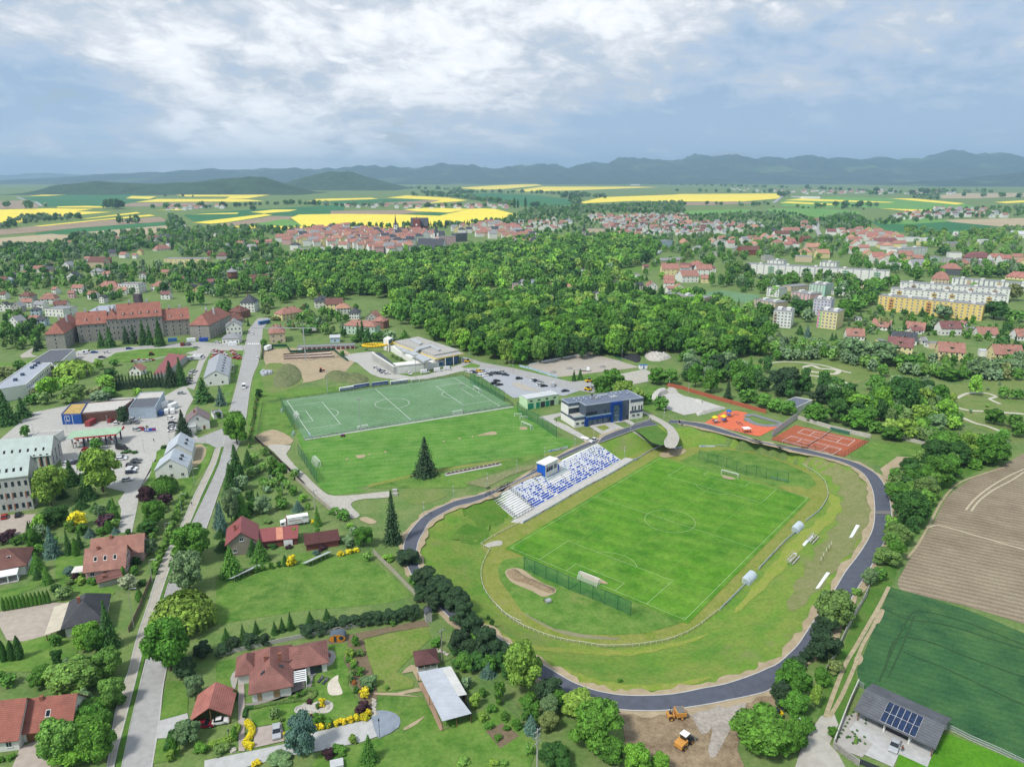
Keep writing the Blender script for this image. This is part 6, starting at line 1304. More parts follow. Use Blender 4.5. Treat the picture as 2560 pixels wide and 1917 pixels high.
for x,y in((L*.3,3.0),(L*.78,5.0)):
 s=3.6/(L/2+.7);m=MB();z=2.9+min(x,L-x)*s+.7;sg=1 if x<L/2 else-1;m.face([(x-.5,y-.5,z-.5*s*sg),(x+.5,y-.5,z+.5*s*sg),(x+.5,y+.5,z+.5*s*sg),(x-.5,y+.5,z-.5*s*sg)]);bd('skylight',m,GLASS('skylight_glass',(1,)*3),bun)
def carport(A,B,D,h,rh,label,rc=(190,108,92),posts=3,back=True):
 L=hypot(B[0]-A[0],B[1]-A[1]);T=thg('carport',label,'carport',A,dirz(A,B));BLOCK.append((*rel(A,B,L/2,D/2)[:2],6));r=MB();gableroof(r,0,L,0,D,h,rh,'y',.4);bd('roof',r,TILE('roof_salmon',rc),T)
 for i in rg(posts):
  for y in(.1,D/2,D-.1):m=MB();x=.1+(L-.2)*i/(posts-1);m.box(x-.09,x+.09,y-.09,y+.09,0,h+(rh*.95 if 0<i<posts-1 else 0));bd('post',m,WOOD,T)
 if back:m=MB();m.box(-.02,.06,0,D,0,h);m.box(.061,L,D-.05,D+.03,0,h);bd('wall',m,WOOD,T)
 return T
A=g('b',1668,1050);B=g('b',1992,1005);carport(A,B,8.,2.4,2.6,'salmon tiled gabled carport sheltering a small white car');land('salmon carport',A)
car('b',1905,1005,1,-.18,'w','e','small round white old car under the salmon carport',None);car('b',1770,1030,1,-.1,'m','h','dark red car in the shade under the salmon carport',None)
car('d',525,1090,.02,1,'s','s','silver estate car parked nose to the driveway below the bungalow',None)
A=g('a',748,1000);B=g('a',1085,960);L=hypot(B[0]-A[0],B[1]-A[1]);pk=house(A,B,9.,3.4,'g',4.6,'p','r','pink house with large red tiled roof, three skylights and a rear wing',near=True,win=(3,2,1),chim=1,sky=3,ov=.7,door=2);land('pink house',A)
merge(pk,house(rel(A,B,-.6,8.2),rel(A,B,L+3.5,8.2),7.5,3.6,'g',4.0,'p','r',None,near=True,win=(0,1,1),chim=1,ov=.5))
for k in(.35,.65):window(pk,L,9*k,3.7,1.1,1.4,pi/2,True)
m=MB();m.prism([(-4.2,1.),(-.05,1.),(-.05,4.8),(-4.2,4.8)],2.3,2.5);bd('terrace_roof',m,P('white_awning',(226,222,216),.6),pk)
for x in(-4.,-.3):bxp('terrace_post',WOOD,pk,x,x+.15,1.1,1.25,0,2.3)
A=g('a',860,1075);B=g('a',1055,1020);house(A,B,3.2,2.0,'s',.5,'g','b','low brown-roofed shed in front of the pink house',name='shed',cat='shed',win=(0,0,0),chim=1)
A=g('b',575,262);B=g('b',900,196);L=hypot(B[0]-A[0],B[1]-A[1]);dk=house(A,B,12.5,3.1,'h',4.2,'w','d','white house with steep dark grey hipped roof beside the cobbled drive',near=True,win=(2,2,1),chim=1,sky=1,ov=.8,rm=TILE('roof_anthracite',(78,80,86)));land('dark-roofed house',A)
m=MB();m.prism([(-4.6,-.8),(-.85,-.8),(-.85,13.2),(-4.6,13.2)],[2.3,3.0,3.0,2.3],[2.42,3.12,3.12,2.42]);bd('side_roof',m,P('pale_membrane',(196,188,168)),dk)
for y in(0,6,12):bxp('post',WOOD,dk,-4.4,-4.2,y,y+.2,0,2.3)
A=g('b',-330,1290);B=g('b',172,1232);h5=house(A,B,11.,3.3,'g',5.2,'w','r','white house with red tiled L-shaped roof and brick chimneys in the photo corner',near=True,win=(3,1,1),chim=1,sky=1,ov=.6,rm=TILE('roof_corner_house',(176,96,76)));land('corner house',A);L=hypot(B[0]-A[0],B[1]-A[1])
merge(h5,house(rel(A,B,L-.3,2.2),rel(A,B,L+9.6,2.2),9.,3.0,'g',4.4,'w','r',None,near=True,win=(0,1,1),chim=1,sky=1,ov=.6,rm=TILE('roof_corner_house',(1,)*3)))
bxp('garage_door',WOOD,h5,L+.6,L+3.2,2.1,2.17,.05,2.3);bxp('garage_opening',DKM,h5,L+5.2,L+8.6,2.1,2.17,.05,2.4)
A=g('a',-200,1030);B=g('a',232,950);vi=house(A,B,11,3.3,'h',4.,'w','b','white villa with brown hip roof and white pillared veranda at the photo edge',near=True,win=(2,2,1),chim=1,sky=2,ov=.7);land('veranda villa',B);L=hypot(B[0]-A[0],B[1]-A[1])
m=MB();m.prism([(L*.25,-4),(L*.88,-4),(L*.88,-.01),(L*.25,-.01)],[2.5,2.5,3.,3.],[2.65,2.65,3.15,3.15]);bd('veranda_roof',m,WHITE,vi)
for k in rg(4):m=MB();x=L*(.27+.2*k);m.box(x,x+.25,-3.8,-3.55,0,2.5);bd('veranda_post',m,WHITE,vi)
bxp('veranda_floor',PAVE,vi,L*.25,L*.88,-4.1,-.02,.05,.3)
A=g('c',105,800);B=g('c',362,762);gh=house(A,B,11.5,4.4,'c',3.6,'g','m','grey rendered house with maroon sheet roof and red-roofed annex',near=True,win=(2,2,1),chim=1,ov=.6,rm=SEAM('maroon_sheet',(150,84,84),.5,1),wm=P('old_grey_render',(150,142,130),stain=.3));land('maroon-roofed house',A);L=hypot(B[0]-A[0],B[1]-A[1])
an=merge(gh,house(rel(A,B,L+.02,2.6),rel(A,B,L+12.4,1.5),6,2.4,'s',1.4,'k','m',None,near=True,win=(0,0,0),chim=0,ov=.4,rm=SEAM('maroon_sheet',(1,)*3,.5,1),wm=P('maroon_boards',(120,72,66))))
bxp('garage_door',WHITE,gh,L+8.2,L+11,1.35,1.43,.1,2.2)
m=MB();d=1.4/6;m.face([(L+6.0,1.9,2.66),(L+8.2,1.7,2.63),(L+8.2,7.6,4.12),(L+6.0,7.8,4.17)]);bd('roof_patch',m,P('salmon_sheet',(206,140,116),.6),gh)
A=g('c',782,748);B=g('c',1062,705);house(A,B,5.5,2.2,'s',.8,'k','b','long low shed, roof half brown half black, by the garden fence',name='shed',cat='shed',win=(0,0,0),chim=0,wm=P('maroon_boards'),rm=P('brown_roofing_felt',(92,58,56),.9,.2,.4))
pA=g('c',800,505);pB=g('c',558,545);rz=dirz(pA,pB);T=thg('box_truck','white box truck with red trim and lettering parked in the orchard','truck',pA,rz);land('white box truck',pA);TLn=hypot(pB[0]-pA[0],pB[1]-pA[1])
bxp('cargo_box',WHITE,T,0,TLn-2.0,-1.2,1.2,.95,3.5);bxp('red_trim',P('truck_red',(150,40,44),.5),T,TLn-2.25,TLn-2.0,-1.22,1.22,.95,3.55)
m=MB();m.prism([(TLn-1.9,-1.1),(TLn,-1.1),(TLn,1.1),(TLn-1.9,1.1)],.5,[2.5,2.1,2.1,2.5]);cb=bd('cab',m,WHITE,T);m=MB();m.box(TLn-1.2,TLn-.3,-1.12,-1.101,1.35,2.0);m.box(TLn-1.2,TLn-.3,1.101,1.12,1.35,2.0);m.box(TLn+.001,TLn+.02,-.95,.95,1.35,2.05);link('cab_window',m.mesh('cab_window',CGL),cb)
for x in(1.6,TLn-.8):
 for s in(-1,1):i=whl(T,.45,.3,x,s*1.0);link('rim',rim_mb(.45,.3).mesh('rim',RIM),i)
tx=text('EVENTS',.75,T,(1.9,1.215,2.55),(pi/2,0,pi),P('letter_grey',(70,74,84),.6),'lettering')
m=MB();m.box(2.4,TLn-3,1.202,1.22,2.2,2.38);m.box(2.0,4.6,1.202,1.22,1.5,1.6);bd('red_stripe',m,P('truck_red'),T)
def rack(f,a,b,y1,label,w=2.6):
 A=g(f,*a);B=g(f,*b);L=hypot(B[0]-A[0],B[1]-A[1]);T=thg('solar_rack',label,'solar rack',A,dirz(A,B));m=MB();m.prism([(0,0),(L,0),(L,w),(0,w)],[1.9,1.9,.8,.8],[1.98,1.98,.88,.88]);bd('panel',m,P('panel_back',(190,196,200),.5),T)
 for k in rg(6):m=MB();x=L*(k+.5)/6;m.tube((x,.3,0),(x,.3,1.85),.05,.05,5);m.tube((x,2.2,0),(x,2.2,.95),.05,.05,5);bd('support',m,STEEL,T)
rack('c',(785,900),(1005,800),0,'slanted solar rack on steel legs beside the yellow shrubs');rack('c',(145,1035),(395,915),0,'slanted pale solar rack at the meadow edge under the spruces')
T,loc,ro=polyblk('d','436,140 506,127 541,188 523,191 552,229 489,246',2.9,'long open shelter with pale corrugated metal roof in the garden','garden_shelter','shelter',DKM,SEAM('corrugated_pale',(190,196,204),.45,1,rough=.4),par=0);land('metal-roofed shelter',q('d',1950,750));wl=kid(T,'wall');bpy.data.objects.remove(wl)
for i,(a,b)in enumerate(zip(loc,loc[1:]+loc[:1])):
 for k in(0,.5):pm=MB();x=a[0]+(b[0]-a[0])*k;y=a[1]+(b[1]-a[1])*k;pm.tube((x*.985,y*.985,0),(x*.985,y*.985,2.78),.08,.08,6);bd('post',pm,WOOD,T)
bw=[q('d',*p,2.9)for p in((2025,507),(2165,752),(2208,915))];m=MB();o=T.location
for a,b in zip(bw,bw[1:]):m.face([(a[0]-o.x,a[1]-o.y,0),(b[0]-o.x,b[1]-o.y,0),(b[0]-o.x,b[1]-o.y,2.7),(a[0]-o.x,a[1]-o.y,2.7)])
bd('back_screen',m,P('green_tarp',(44,66,60)),T)
m=MB();[m.prism([(p[0]-o.x,p[1]-o.y)for p in(q('d',*a,3.1),q('d',*b,3.1),q('d',*c,3.1),q('d',*e,3.1))],2.91,3.02)for a,b,c,e in(((1955,530),(2030,507),(2168,750),(2095,764)),)];bd('pale_roof_strip',m,SEAM('corrugated_white',(212,212,208),.45,1),T)
A=g('d',1745,562);B=g('d',1912,535);L=hypot(B[0]-A[0],B[1]-A[1]);T=thg('gazebo','wooden gazebo with dark red shingle roof and white lattice','gazebo',A,dirz(A,B));land('gazebo',A);r=MB();hiproof(r,-.6,L+.6,-.6,L+.6,2.3,1.6);bd('roof',r,TILE('gazebo_shingle',(112,66,64),.3),T)
for x in(0,L):
 for y in(0,L):bxp('post',WHITE,T,x-.1,x+.1,y-.1,y+.1,0,2.15)
m=MB();[m.box(0.1,L-.1,-.04,.04,z,z+.12)for z in(.3,.65,1.0)];[m.box(L*k/3-.05,L*k/3+.05,-.05,.05,.2,2.1)for k in(1,2)];bd('lattice',m,WHITE,T);bxp('side_panel',wallm('w'),T,-.03,.03,.1,L-.1,.1,2.1)
p=g('d',1050,305);T=thg('barrel_sauna','rounded garden sauna with dark curved roof and orange wooden front','sauna',p,.12);land('garden sauna',p);m=MB();n=14;pr=[(2.1*cos(t),1.15+1.15*sin(t))for t in np.linspace(0,2*pi,n*2)[:-1]]
i0=len(m.v);m.v+=[(x,0,z)for x,z in pr]+[(x,2.6,z)for x,z in pr];k=len(pr);m.f+=[tuple(rg(k-1,-1,-1)),tuple(rg(k,2*k))];m.m+=[0,0]
for j in rg(k):m.f.append((j,k+j,k+(j+1)%k,(j+1)%k)[::-1]);m.m.append(1)
bd('barrel',m,[P('sauna_orange',(214,140,44),.6),P('sauna_shingle',(92,104,116))],T);bxp('door',DKM,T,-.9,-.2,-.05,-.004,.2,1.9);m=MB();m.lathe((1.0,-.03,1.25),[(.01,0),(.6,0)],16);m=MB();m.tube((1.05,-.05,1.25),(1.05,-.004,1.25),.62,.62,18);bd('round_window',m,GLS,T)
A=g('d',1815,138);B=g('d',1868,128);house(A,B,2.2,2.9,'c',.7,'g','d','narrow grey garden shed under the pines',name='shed',cat='shed',win=(0,0,0),chim=0,ov=.2,door=None)
for x,y,l in((900,640,'dark rattan sun lounger nearer the terrace'),(942,652,'dark rattan sun lounger nearer the gravel bed')):
 p=g('d',x,y);T=thg('sun_lounger',l,'lounger',p,1.2,'dark garden loungers');bxp('seat',DKM,T,-.9,.5,-.35,.35,.25,.4);m=MB();m.prism([(.5,-.35),(1.1,-.35),(1.1,.35),(.5,.35)],[.25,.7,.7,.25],[.4,.85,.85,.4]);bd('backrest',m,DKM,T);[bxp('leg',DKM,T,x2,x2+.08,y2,y2+.08,0,.25)for x2 in(-.85,.4)for y2 in(-.33,.25)]
p=g('d',725,890);m=MB();m.lathe(p,[(1.2,0),(1.25,.35),(.95,.38),(.9,.2)],16);r=bd('pond_ring',m,CONC);tag(r,'round stone pond ring at the end of the rockery','pond')
rs=random.Random(5)
STONE=P('field_stone',(184,178,166),.9,.18,2.,stain=.3)
def rock(p,s,label,group):
 V,F=ico();m=MB();r2=np.random.RandomState(int(abs(p[0]*31+p[1]*17)));m.v=[tuple(v)for v in V*s*(.75+.5*r2.rand(len(V),1))*np.array([1,1,.6])];m.f=list(F);m.m=[0]*len(F);tag(bd('stone',m,STONE,None,(p[0],p[1],p[2]+s*.25)),label,'stone',group)
for k in rg(26):a=rs.random()*6.28;p=q('d',850+130*cos(a)*(.8+.2*rs.random()),872+42*sin(a));rock(p,.3+.25*rs.random(),'pale stone edging the round rockery','rockery edging stones')
for k in rg(22):p=q('d',1830+8*k+6*rs.random(),330+3.2*k+18*rs.random()+(40 if k<6 else 0));rock(p,.25+.25*rs.random(),'stone of the dry wall beside the gazebo','stones of the dry wall')
for k in rg(18):p=q('d',1345+rs.random()*40,800+k*8);rock(p,.3+.2*rs.random(),'stone along the edge of the planting bed','bed edging stones')
rock(q('d',150,1240),.8,'large pale boulder by the garden path and driveway','garden boulders')
T=thg('bbq_table','grey covered garden table on a small brick pad','table',g('d',1045,1375),.3);m=MB();m.box(-1.3,1.3,-1,1,0,.9);m.box(-1.35,1.35,-1.05,1.05,.9,.98);bd('cover',m,P('grey_tarp',(196,198,200)),T)
for f,x,y,l in(('d',1415,1130,''),):
 lamp(f,x,1130,985,'garden',0,'black garden lantern beside the chippings circle')
lamp('b',1990,1210,1075,'garden',0,'black garden lantern by the clipped hedge near the carport')
for i,(f,x,yb,yt)in enumerate((('a',1683,190,35),('a',1572,420,255),('a',1440,640,508),('a',1318,1025,825),('b',1160,185,-160),('b',950,590,465),('D',1252,1120,1005),('D',1316,980,870),('D',1457,605,525),('D',1483,460,385),('D2',742,900,755),('D2',782,780,620),('D2',880,440,350))):lamp(f,x,yb,yt,'arm',0.1)
for f,x,yb,yt in(('c',2052,320,190),('c',1798,465,330),('E',947,1130,1040),('E',1136,1035,955),('E',1316,945,872),('E',1510,868,790),('T',725,1050,935),('T',1083,960,800),('T',1357,985,850),('T',1465,815,690),('T',1932,745,570),('T',1248,1420,1225),('S',508,1212,1025),('E',2083,690,620)):lamp(f,x,yb,yt,'top',.3)
for f,x,yb,yt in(('D2',1960,1030,745),('Q',108,1288,895),('Q',1386,1083,715),('Q',805,650,345)):lamp(f,x,yb,yt,'flood',rzS)
for f,x,yb,yt in(('E',1386,302,208),('E',1150,332,255),('E',1600,262,170),('E',1812,312,215),('E',1112,398,318),('E',873,330,280),('T',960,330,130),('T',2015,240,20),('F',52,530,465),('D',215,775,720),('D',433,775,715),('D',695,735,670),('D',1092,838,785),('D',1322,855,790),('D',1252,840,775),('D',928,900,820),('h',675,1070,890),('Q',1475,380,280),('Q',1975,545,430),('E',1455,500,430)):lamp(f,x,yb,yt,'top',1.)
def pole(f,x,yb,yt,label,arms=2,mat=None):
 p=g(f,x,yb);h=hgt(p,px(f,x,yt)[1]);T=thg('utility_pole',label,'utility pole',p,.9);m=MB();m.tube((0,0,0),(0,0,h),.19,.13,8);bd('pole',m,mat or CONC,T)
 for k in rg(arms):
  a=MB();z=h-.5-k*1.4;a.box(-1.3,1.3,-.06,.06,z-.06,z+.06);am=bd('crossarm',a,STEEL,T)
  for x_ in(-1.15,0,1.15):i=MB();i.tube((x_,0,z+.061),(x_,0,z+.4),.07,.05,6);link('insulator',i.mesh('insulator',P('insulator_brown',(120,60,40),.4)),am)
 return p,h
u1=pole('c',855,385,222,'thin grey utility pole by the truck in the orchard',1);u2=pole('d',1955,485,190,'grey wooden utility pole behind the gazebo',1,P('grey_timber_pole',(140,134,124)));u3=pole('f',700,1450,1050,'pale concrete utility pole with three crossarms at the lower edge',3)
for(a,ha),(b,hb)in((u1,u2),(u2,u3)):
 for s in(-1.1,1.1):
  pts=[]
  for k in rg(13):t=k/12;pts.append((a[0]+(b[0]-a[0])*t+s*.7,a[1]+(b[1]-a[1])*t+s*.3,(ha-.3)*(1-t)+(hb-.3)*t-1.6*4*t*(1-t)*.5))
  m=MB();m.path(pts,.025,4);tag(bd('power_line',m,DKM),'sagging power line between the grey poles over the gardens','cable','power lines over the gardens')
CF_=P('board_fence_grey',(170,164,150),stain=.3)
fence('garden_fence','grey panel fence between orchard and gravel path','fence',lst('c','130,0 150,15 170,32 190,50 208,66 225,82 240,95 265,115'),1.6,CF_,CF_,2.5,.1,solid=.08)
fence('garden_fence','grey panel fence along the meadow up to the dark pines','fence',lst('c','340,192 355,208 370,222 390,242 412,265 432,285 445,298'),1.7,CF_,CF_,2.5,.1,solid=.08)
fence('garden_fence','grey garden wall under the hedge behind the bungalow','wall',lst('d','0,110 32,100 100,85')+lst('d','195,65 240,58 288,46 400,24'),1.3,CONC,CONC,3,.1,solid=.12)
fence('garden_fence','wooden fence between pavement and dark-roofed house','fence',lst('a','328,248 315,278 302,312')+lst('b','300,8 290,30 278,55'),1.6,CF_,P('fence_boards',(150,132,112)),2.5,.08,solid=.06)
fence('garden_fence','dark board fence along the orchard by the artificial pitch gate','fence',lst('D','410,204 425,218 440,232 462,252 488,278'),1.6,DKM,P('dark_boards',(66,60,52),.9,.2,.8),2.5,.08,solid=.06)
fence('concrete_wall','grey concrete panel wall between ring road and field track','wall',lst('g','291,252 278,280 265,300')+lst('h','288,15 270,45 252,78 240,105 225,135 216,149'),1.7,CONC,P('panel_wall',(188,184,174),stain=.3),2.,.1,solid=.12)
fence('concrete_wall','concrete wall behind the tennis courts','wall',lst('F','188,172 208,178 245,189 275,196 306,203'),2.2,CONC,P('panel_wall'),3.,.1,solid=.14)
fence('concrete_wall','low broken concrete wall on the meadow right of the tennis courts','wall',lst('F','349,203 370,208 394,214'),1.8,CONC,P('panel_wall'),3.,.1,solid=.14)
fence('brick_wall','long red brick wall behind skate park and playground','wall',lst('E','525,119 553,125')+lst('F','8,126 38,135 62,142 95,151 138,163'),2.2,P('brick_red',(172,96,72)),P('brick_red'),4.,.16,solid=.25)
fence('practice_wall','tall pale practice wall at the end of the tennis courts','wall',lst('F','148,201 168,186 188,172'),3.6,STEEL,P('practice_panel',(206,202,204)),2.4,.08,solid=.1)
fence('court_fence','dark mesh fence along the ring road side of the tennis courts','fence',lst('F','148,206 195,218 264,233'),2.4,DKM,NET('court_mesh',(90,60,50),.18),3.,.05,rails=(2.35,))
fence('court_fence','dark mesh fence at the right end of the tennis courts','fence',lst('F','265,232 285,220 304,208'),2.6,DKM,NET('court_mesh',(1,)*3,.18),3.,.05,rails=(2.55,))
for s,l in(('205,216 222,206','tennis net on the nearer clay court'),('225,205 243,192','tennis net on the farther clay court')):
 a,b=lst('F',s);T=thg('tennis_net',l,'tennis net',a,dirz(a,b),'tennis nets');L=hypot(b[0]-a[0],b[1]-a[1]);m=MB();m.face([(0,0,.05),(L,0,.05),(L,0,.95),(0,0,.95)]);bd('net',m,NET('tennis_mesh',(50,50,50),.55),T);bxp('net_band',WHITE,T,0,L,-.03,.03,.951,1.05);[bd('post',MB().tube((x,0,0),(x,0,1.1),.05,.05,6),DKM,T)for x in(0,L)]
p=g('F',800,880);T=thg('court_bench','dark bench beside the road at the tennis courts','bench',p,-.25);bxp('seat',WOOD,T,-1.5,1.5,0,.4,.4,.48);bxp('backrest',WOOD,T,-1.5,1.5,.4,.46,.48,.95);[bxp('leg',DKM,T,x,x+.1,0,.4,0,.4)for x in(-1.3,1.2)]
m=MB();m.face([(*p_[:2],z)for p_,z in((q('F',965,760),0.05),(q('F',1090,790),.05),(q('F',1090,790),1.7),(q('F',965,760),1.7))]);tag(bd('windbreak_screen',m,P('green_screen',(60,110,92))),'green windbreak screen hung in front of the court wall','screen')
T,loc,ro=polyblk('F','168,144 186,137 213,142 183,156',3.6,'low building with slate roof and white edge hidden in trees by the playground','pavilion','pavilion',wallm('w'),P('slate_flat',(108,114,128)),ov=-.3);land('pavilion in the trees',q('F',760,590))
def play(f,x,y,label,cols,k):
 p=g(f,x,y);T=thg('play_tower',label,'play frame',p,.4*k)
 for sx in(-.9,.9):
  for sy in(-.9,.9):bd('post',MB().tube((sx,sy,0),(sx,sy,3.2),.1,.1,6),P('play_grey',(120,124,130),.5),T)
 bxp('deck',P('play_%d_%d_%d'%cols[0],cols[0],.5,.05,1.),T,-1,1,-1,1,1.4,1.5);r=MB();hiproof(r,-1.2,1.2,-1.2,1.2,3.2,.9);bd('roof',r,P('play_%d_%d_%d'%cols[1],cols[1],.5,.05,1.),T);bxp('side_panel',P('play_%d_%d_%d'%cols[2],cols[2],.5,.05,1.),T,-1,1,-1.08,-1.01,1.5,2.4)
 s=MB();s.prism([(1.0,-.35),(3.6,-.35),(3.6,.35),(1.0,.35)],[1.4,.2,.2,1.4],[1.5,.3,.3,1.5]);bd('slide',s,P('play_%d_%d_%d'%cols[2],cols[2],.4,.05,1.),T)
YE=(230,220,40);DKg=(40,44,52);BL=(40,110,200);WH=(232,232,232)
play('F',222,715,'tall yellow and black play tower with slide on the red playground',(DKg,YE,WH),1);play('F',278,708,'low yellow and blue play frame on the red playground',(BL,YE,BL),2);play('F',312,675,'blue and yellow climbing frame at the back of the playground',(BL,BL,YE),3)
for f,x,y,l in(('F',360,662,'dark nest ring farthest back on the playground'),('F',376,712,'dark nest ring in the middle of the playground'),('F',388,722,'dark nest ring beside the middle one'),('F',370,760,'dark nest ring near the playground edge')):m=MB();p=g(f,x,y);m.lathe((p[0],p[1],p[2]+.1),[(1.3,0),(1.35,.12),(1.0,.12),(.95,0)],14);tag(bd('ground_ring',m,DKM),l,'play ring')
p=g('F',425,775);T=thg('play_house','small white-roofed open hut with bench on the playground edge','hut',p,.2);[bxp('post',DKM,T,x,x+.15,y,y+.15,0,2.3)for x in(-1.5,1.4)for y in(-1.2,1.1)];bxp('roof',WHITE,T,-1.8,1.8,-1.5,1.5,2.3,2.42);bxp('bench',WOOD,T,-1.2,1.2,.6,1.,.4,.5)
SKC=P('skate_concrete')
for s,h,l in(('499,136 510,128 525,125 530,130 515,136 508,144',2.6,'curved quarter pipe at the back of the skate park'),('525,125 538,127 544,131 532,132',2.2,'concrete ramp at the back corner of the skate park'),('572,140 585,144 582,148 569,144',1.0,'low grey funbox on the skate park'),('605,152 622,155 575,167 572,162',1.5,'long sloping bank on the right edge of the skate park')):
 pts=lst('E',s);c=pts[0];pl_=[(p[0]-c[0],p[1]-c[1])for p in pts];cx=sum(p[0]for p in pl_)/len(pl_);cy=sum(p[1]for p in pl_)/len(pl_);m=MB();n=len(pl_)
 top=[((p[0]*.6+cx*.4),(p[1]*.6+cy*.4))for p in pl_]
 for i in rg(n):j=(i+1)%n;m.face([(*pl_[i],.05),(*pl_[j],.05),(*top[j],h),(*top[i],h)])
 m.face([(*p,h)for p in top]);tag(bd('skate_ramp',m,SKC,None,(c[0],c[1],0)),l,'skate ramp')
eA=q('h',1075,835,2.9);eB=q('h',1605,1088,2.9);rA=q('h',1130,690,4.7);_o,_d,_n,VL=frame2(eA,eB);hd=float((np.array(rA[:2])-_o)@_n)
vr=thg('solar_garage','long dark tiled garage roof carrying twelve solar panels beside the wheat field','garage',(eA[0],eA[1],0),dirz(eA,eB));land('solar roof garage',eA)
r=MB();gableroof(r,0,VL,.4,hd*2-.4,2.9,1.8,'x',.4);rr_=bd('roof',r,TILE('roof_slate_grey',(104,108,116),.35),vr)
for(x0,x1)in((VL*.36,VL*.38),(VL*.68,VL*.70)):bxp('wall',wallm('w'),vr,x0,x1,1.2,hd*2-.6,0,2.9)
bxp('back_wall',wallm('w'),vr,0.2,VL-.2,hd*2-.8,hd*2-.6,0,2.9);bxp('garage_door',P('anthracite_door',(62,66,72),.5),vr,VL*.38,VL*.68,2.3,2.4,.05,2.6)
for x in(.4,VL-.5):[bxp('post',WOOD,vr,x,x+.2,y,y+.2,0,2.8)for y in(.7,hd)]
s_=1.8/(hd-.4);pw=VL*.45/6;x0=VL*.315;PVM=GLASS('solar_cell',(22,40,72),.12)
for i in rg(6):
 for j in rg(2):
  ya=.35+j*(hd-.75)/2;yb=ya+(hd-.75)/2-.08;z=lambda y:2.9+(y-.4)*s_+.33;a=MB();xa=x0+i*pw;a.face([(xa,ya,z(ya)),(xa+pw-.08,ya,z(ya)),(xa+pw-.08,yb,z(yb)),(xa,yb,z(yb))]);a.face([(xa-.04,ya-.04,z(ya)-.06),(xa+pw-.04,ya-.04,z(ya)-.06),(xa+pw-.04,yb+.04,z(yb)-.06),(xa-.04,yb+.04,z(yb)-.06)],1)
  ym=(ya+yb)/2;bd('solar_panel',a,[PVM,FRM],rr_)
fence('boundary_wall','pale rendered wall along the field track side of the villa yard','wall',lst('h','273,166 260,195 248,225 232,268'),1.9,CONC,P('pale_wall',(200,198,190)),4.,.15,solid=.22)
fence('boundary_wall','grey gabion front wall of the villa yard','wall',lst('h','232,270 252,285 274,301'),1.5,CONC,P('gabion',(150,148,142),.95,.25,1.5,stain=.4),4.,.15,solid=.4)
fence('steel_fence','grey bar fence between villa lawn and wheat field','fence',lst('h','416,235 462,258 512,280 562,304'),1.4,STEEL,NET('bar_mesh',(170,176,176),.35),2.6,.05,rails=(1.3,.7,.1))
fence('steel_fence','short grey bar fence behind the solar roof garage','fence',lst('h','272,166 282,172'),1.6,STEEL,NET('bar_mesh',(1,)*3),2.,.05,rails=(1.5,))
build_g=tag(bd('sliding_gate',MB().box(0,6,-.06,.06,.1,1.4),P('anthracite_door'),None,q('h',1095,1190),dirz(q('h',1095,1190),q('h',1190,1230))),'dark sliding gate at the front of the villa yard','gate')
car('h',1338,1080,-.35,1,'s','s','silver saloon car parked on the villa yard below the solar panels',None)
for k in rg(26):rs2=random.Random(k);p=q('h',1000+rs2.random()*150,900+rs2.random()*170)if k>9 else q('h',1090-k*14,800+k*24);tree((p[0],p[1],0),.5,.55,'u','dg','small round shrub dotted in the villa gravel bed','gravel bed shrubs')
tpx('h',1075,1062,1000,28,'t','lg','small slim conifer in the villa gravel bed')
def loader(p,rz,label):
 T=thg('wheel_loader',label,'wheel loader',p,rz);Y=P('machine_orange',(206,148,74),.5,k=.85)
 bd('rear_body',MB().prism([(-2.6,-1.0),(-.3,-1.0),(-.3,1.0),(-2.6,1.0)],.7,[1.6,1.9,1.9,1.6]),Y,T);bxp('front_frame',DKM,T,-.2,1.4,-.6,.6,.6,1.2);c=bxp('cab',CGL,T,-.9,.5,-.7,.7,1.9,2.9);link('cab_roof',MB().box(-1.0,.6,-.8,.8,2.903,3.05).mesh('cab_roof',WHITE),c)
 for x in(-1.6,1.1):
  for s in(-1,1):i=whl(T,.62,.45,x,s*1.05);link('rim',rim_mb(.62,.45).mesh('rim',Y),i)
 for s in(-1,1):bd('lift_arm',MB().tube((.4,s*.45,1.5),(2.5,s*.45,.6),.12,.1,6),DKM,T)
 b=MB();b.prism([(2.4,-1.3),(3.4,-1.3),(3.4,1.3),(2.4,1.3)],[.15,.1,.1,.15],[1.0,.2,.2,1.0]);bd('bucket',b,P('bucket_grey',(120,118,112),.6),T)
loader(g('f',1975,1185),.75,'orange wheel loader with white cab roof on the churned soil');land('wheel loader',g('f',1975,1185))
p=g('f',1895,955);T=thg('site_dumper','orange articulated dumper with grey skip beside the ring road','dumper',p,.15);land('site dumper',p);Y=P('machine_orange')
bxp('chassis',Y,T,-2.,-.4,-.8,.8,.6,1.3);bd('skip',MB().prism([(-.1,-1.2),(2.2,-1.2),(2.2,1.2),(-.1,1.2)],[.9,1.1,1.1,.9],[2.1,1.9,1.9,2.1]),Y,T);bxp('skip_load',P('bucket_grey'),T,.15,1.95,-1.,1.,1.9,2.15);bd('roll_frame',MB().path([(-1.0,-.6,1.3),(-1.,-.6,2.6),(-1.,.6,2.6),(-1.,.6,1.3)],.06,6),DKM,T);bxp('seat',DKM,T,-1.5,-1.,-.3,.3,1.3,1.8)
for x in(-1.3,1.2):
 for s in(-1,1):i=whl(T,.55,.4,x,s*.95);link('rim',rim_mb(.55,.4).mesh('rim',Y),i)
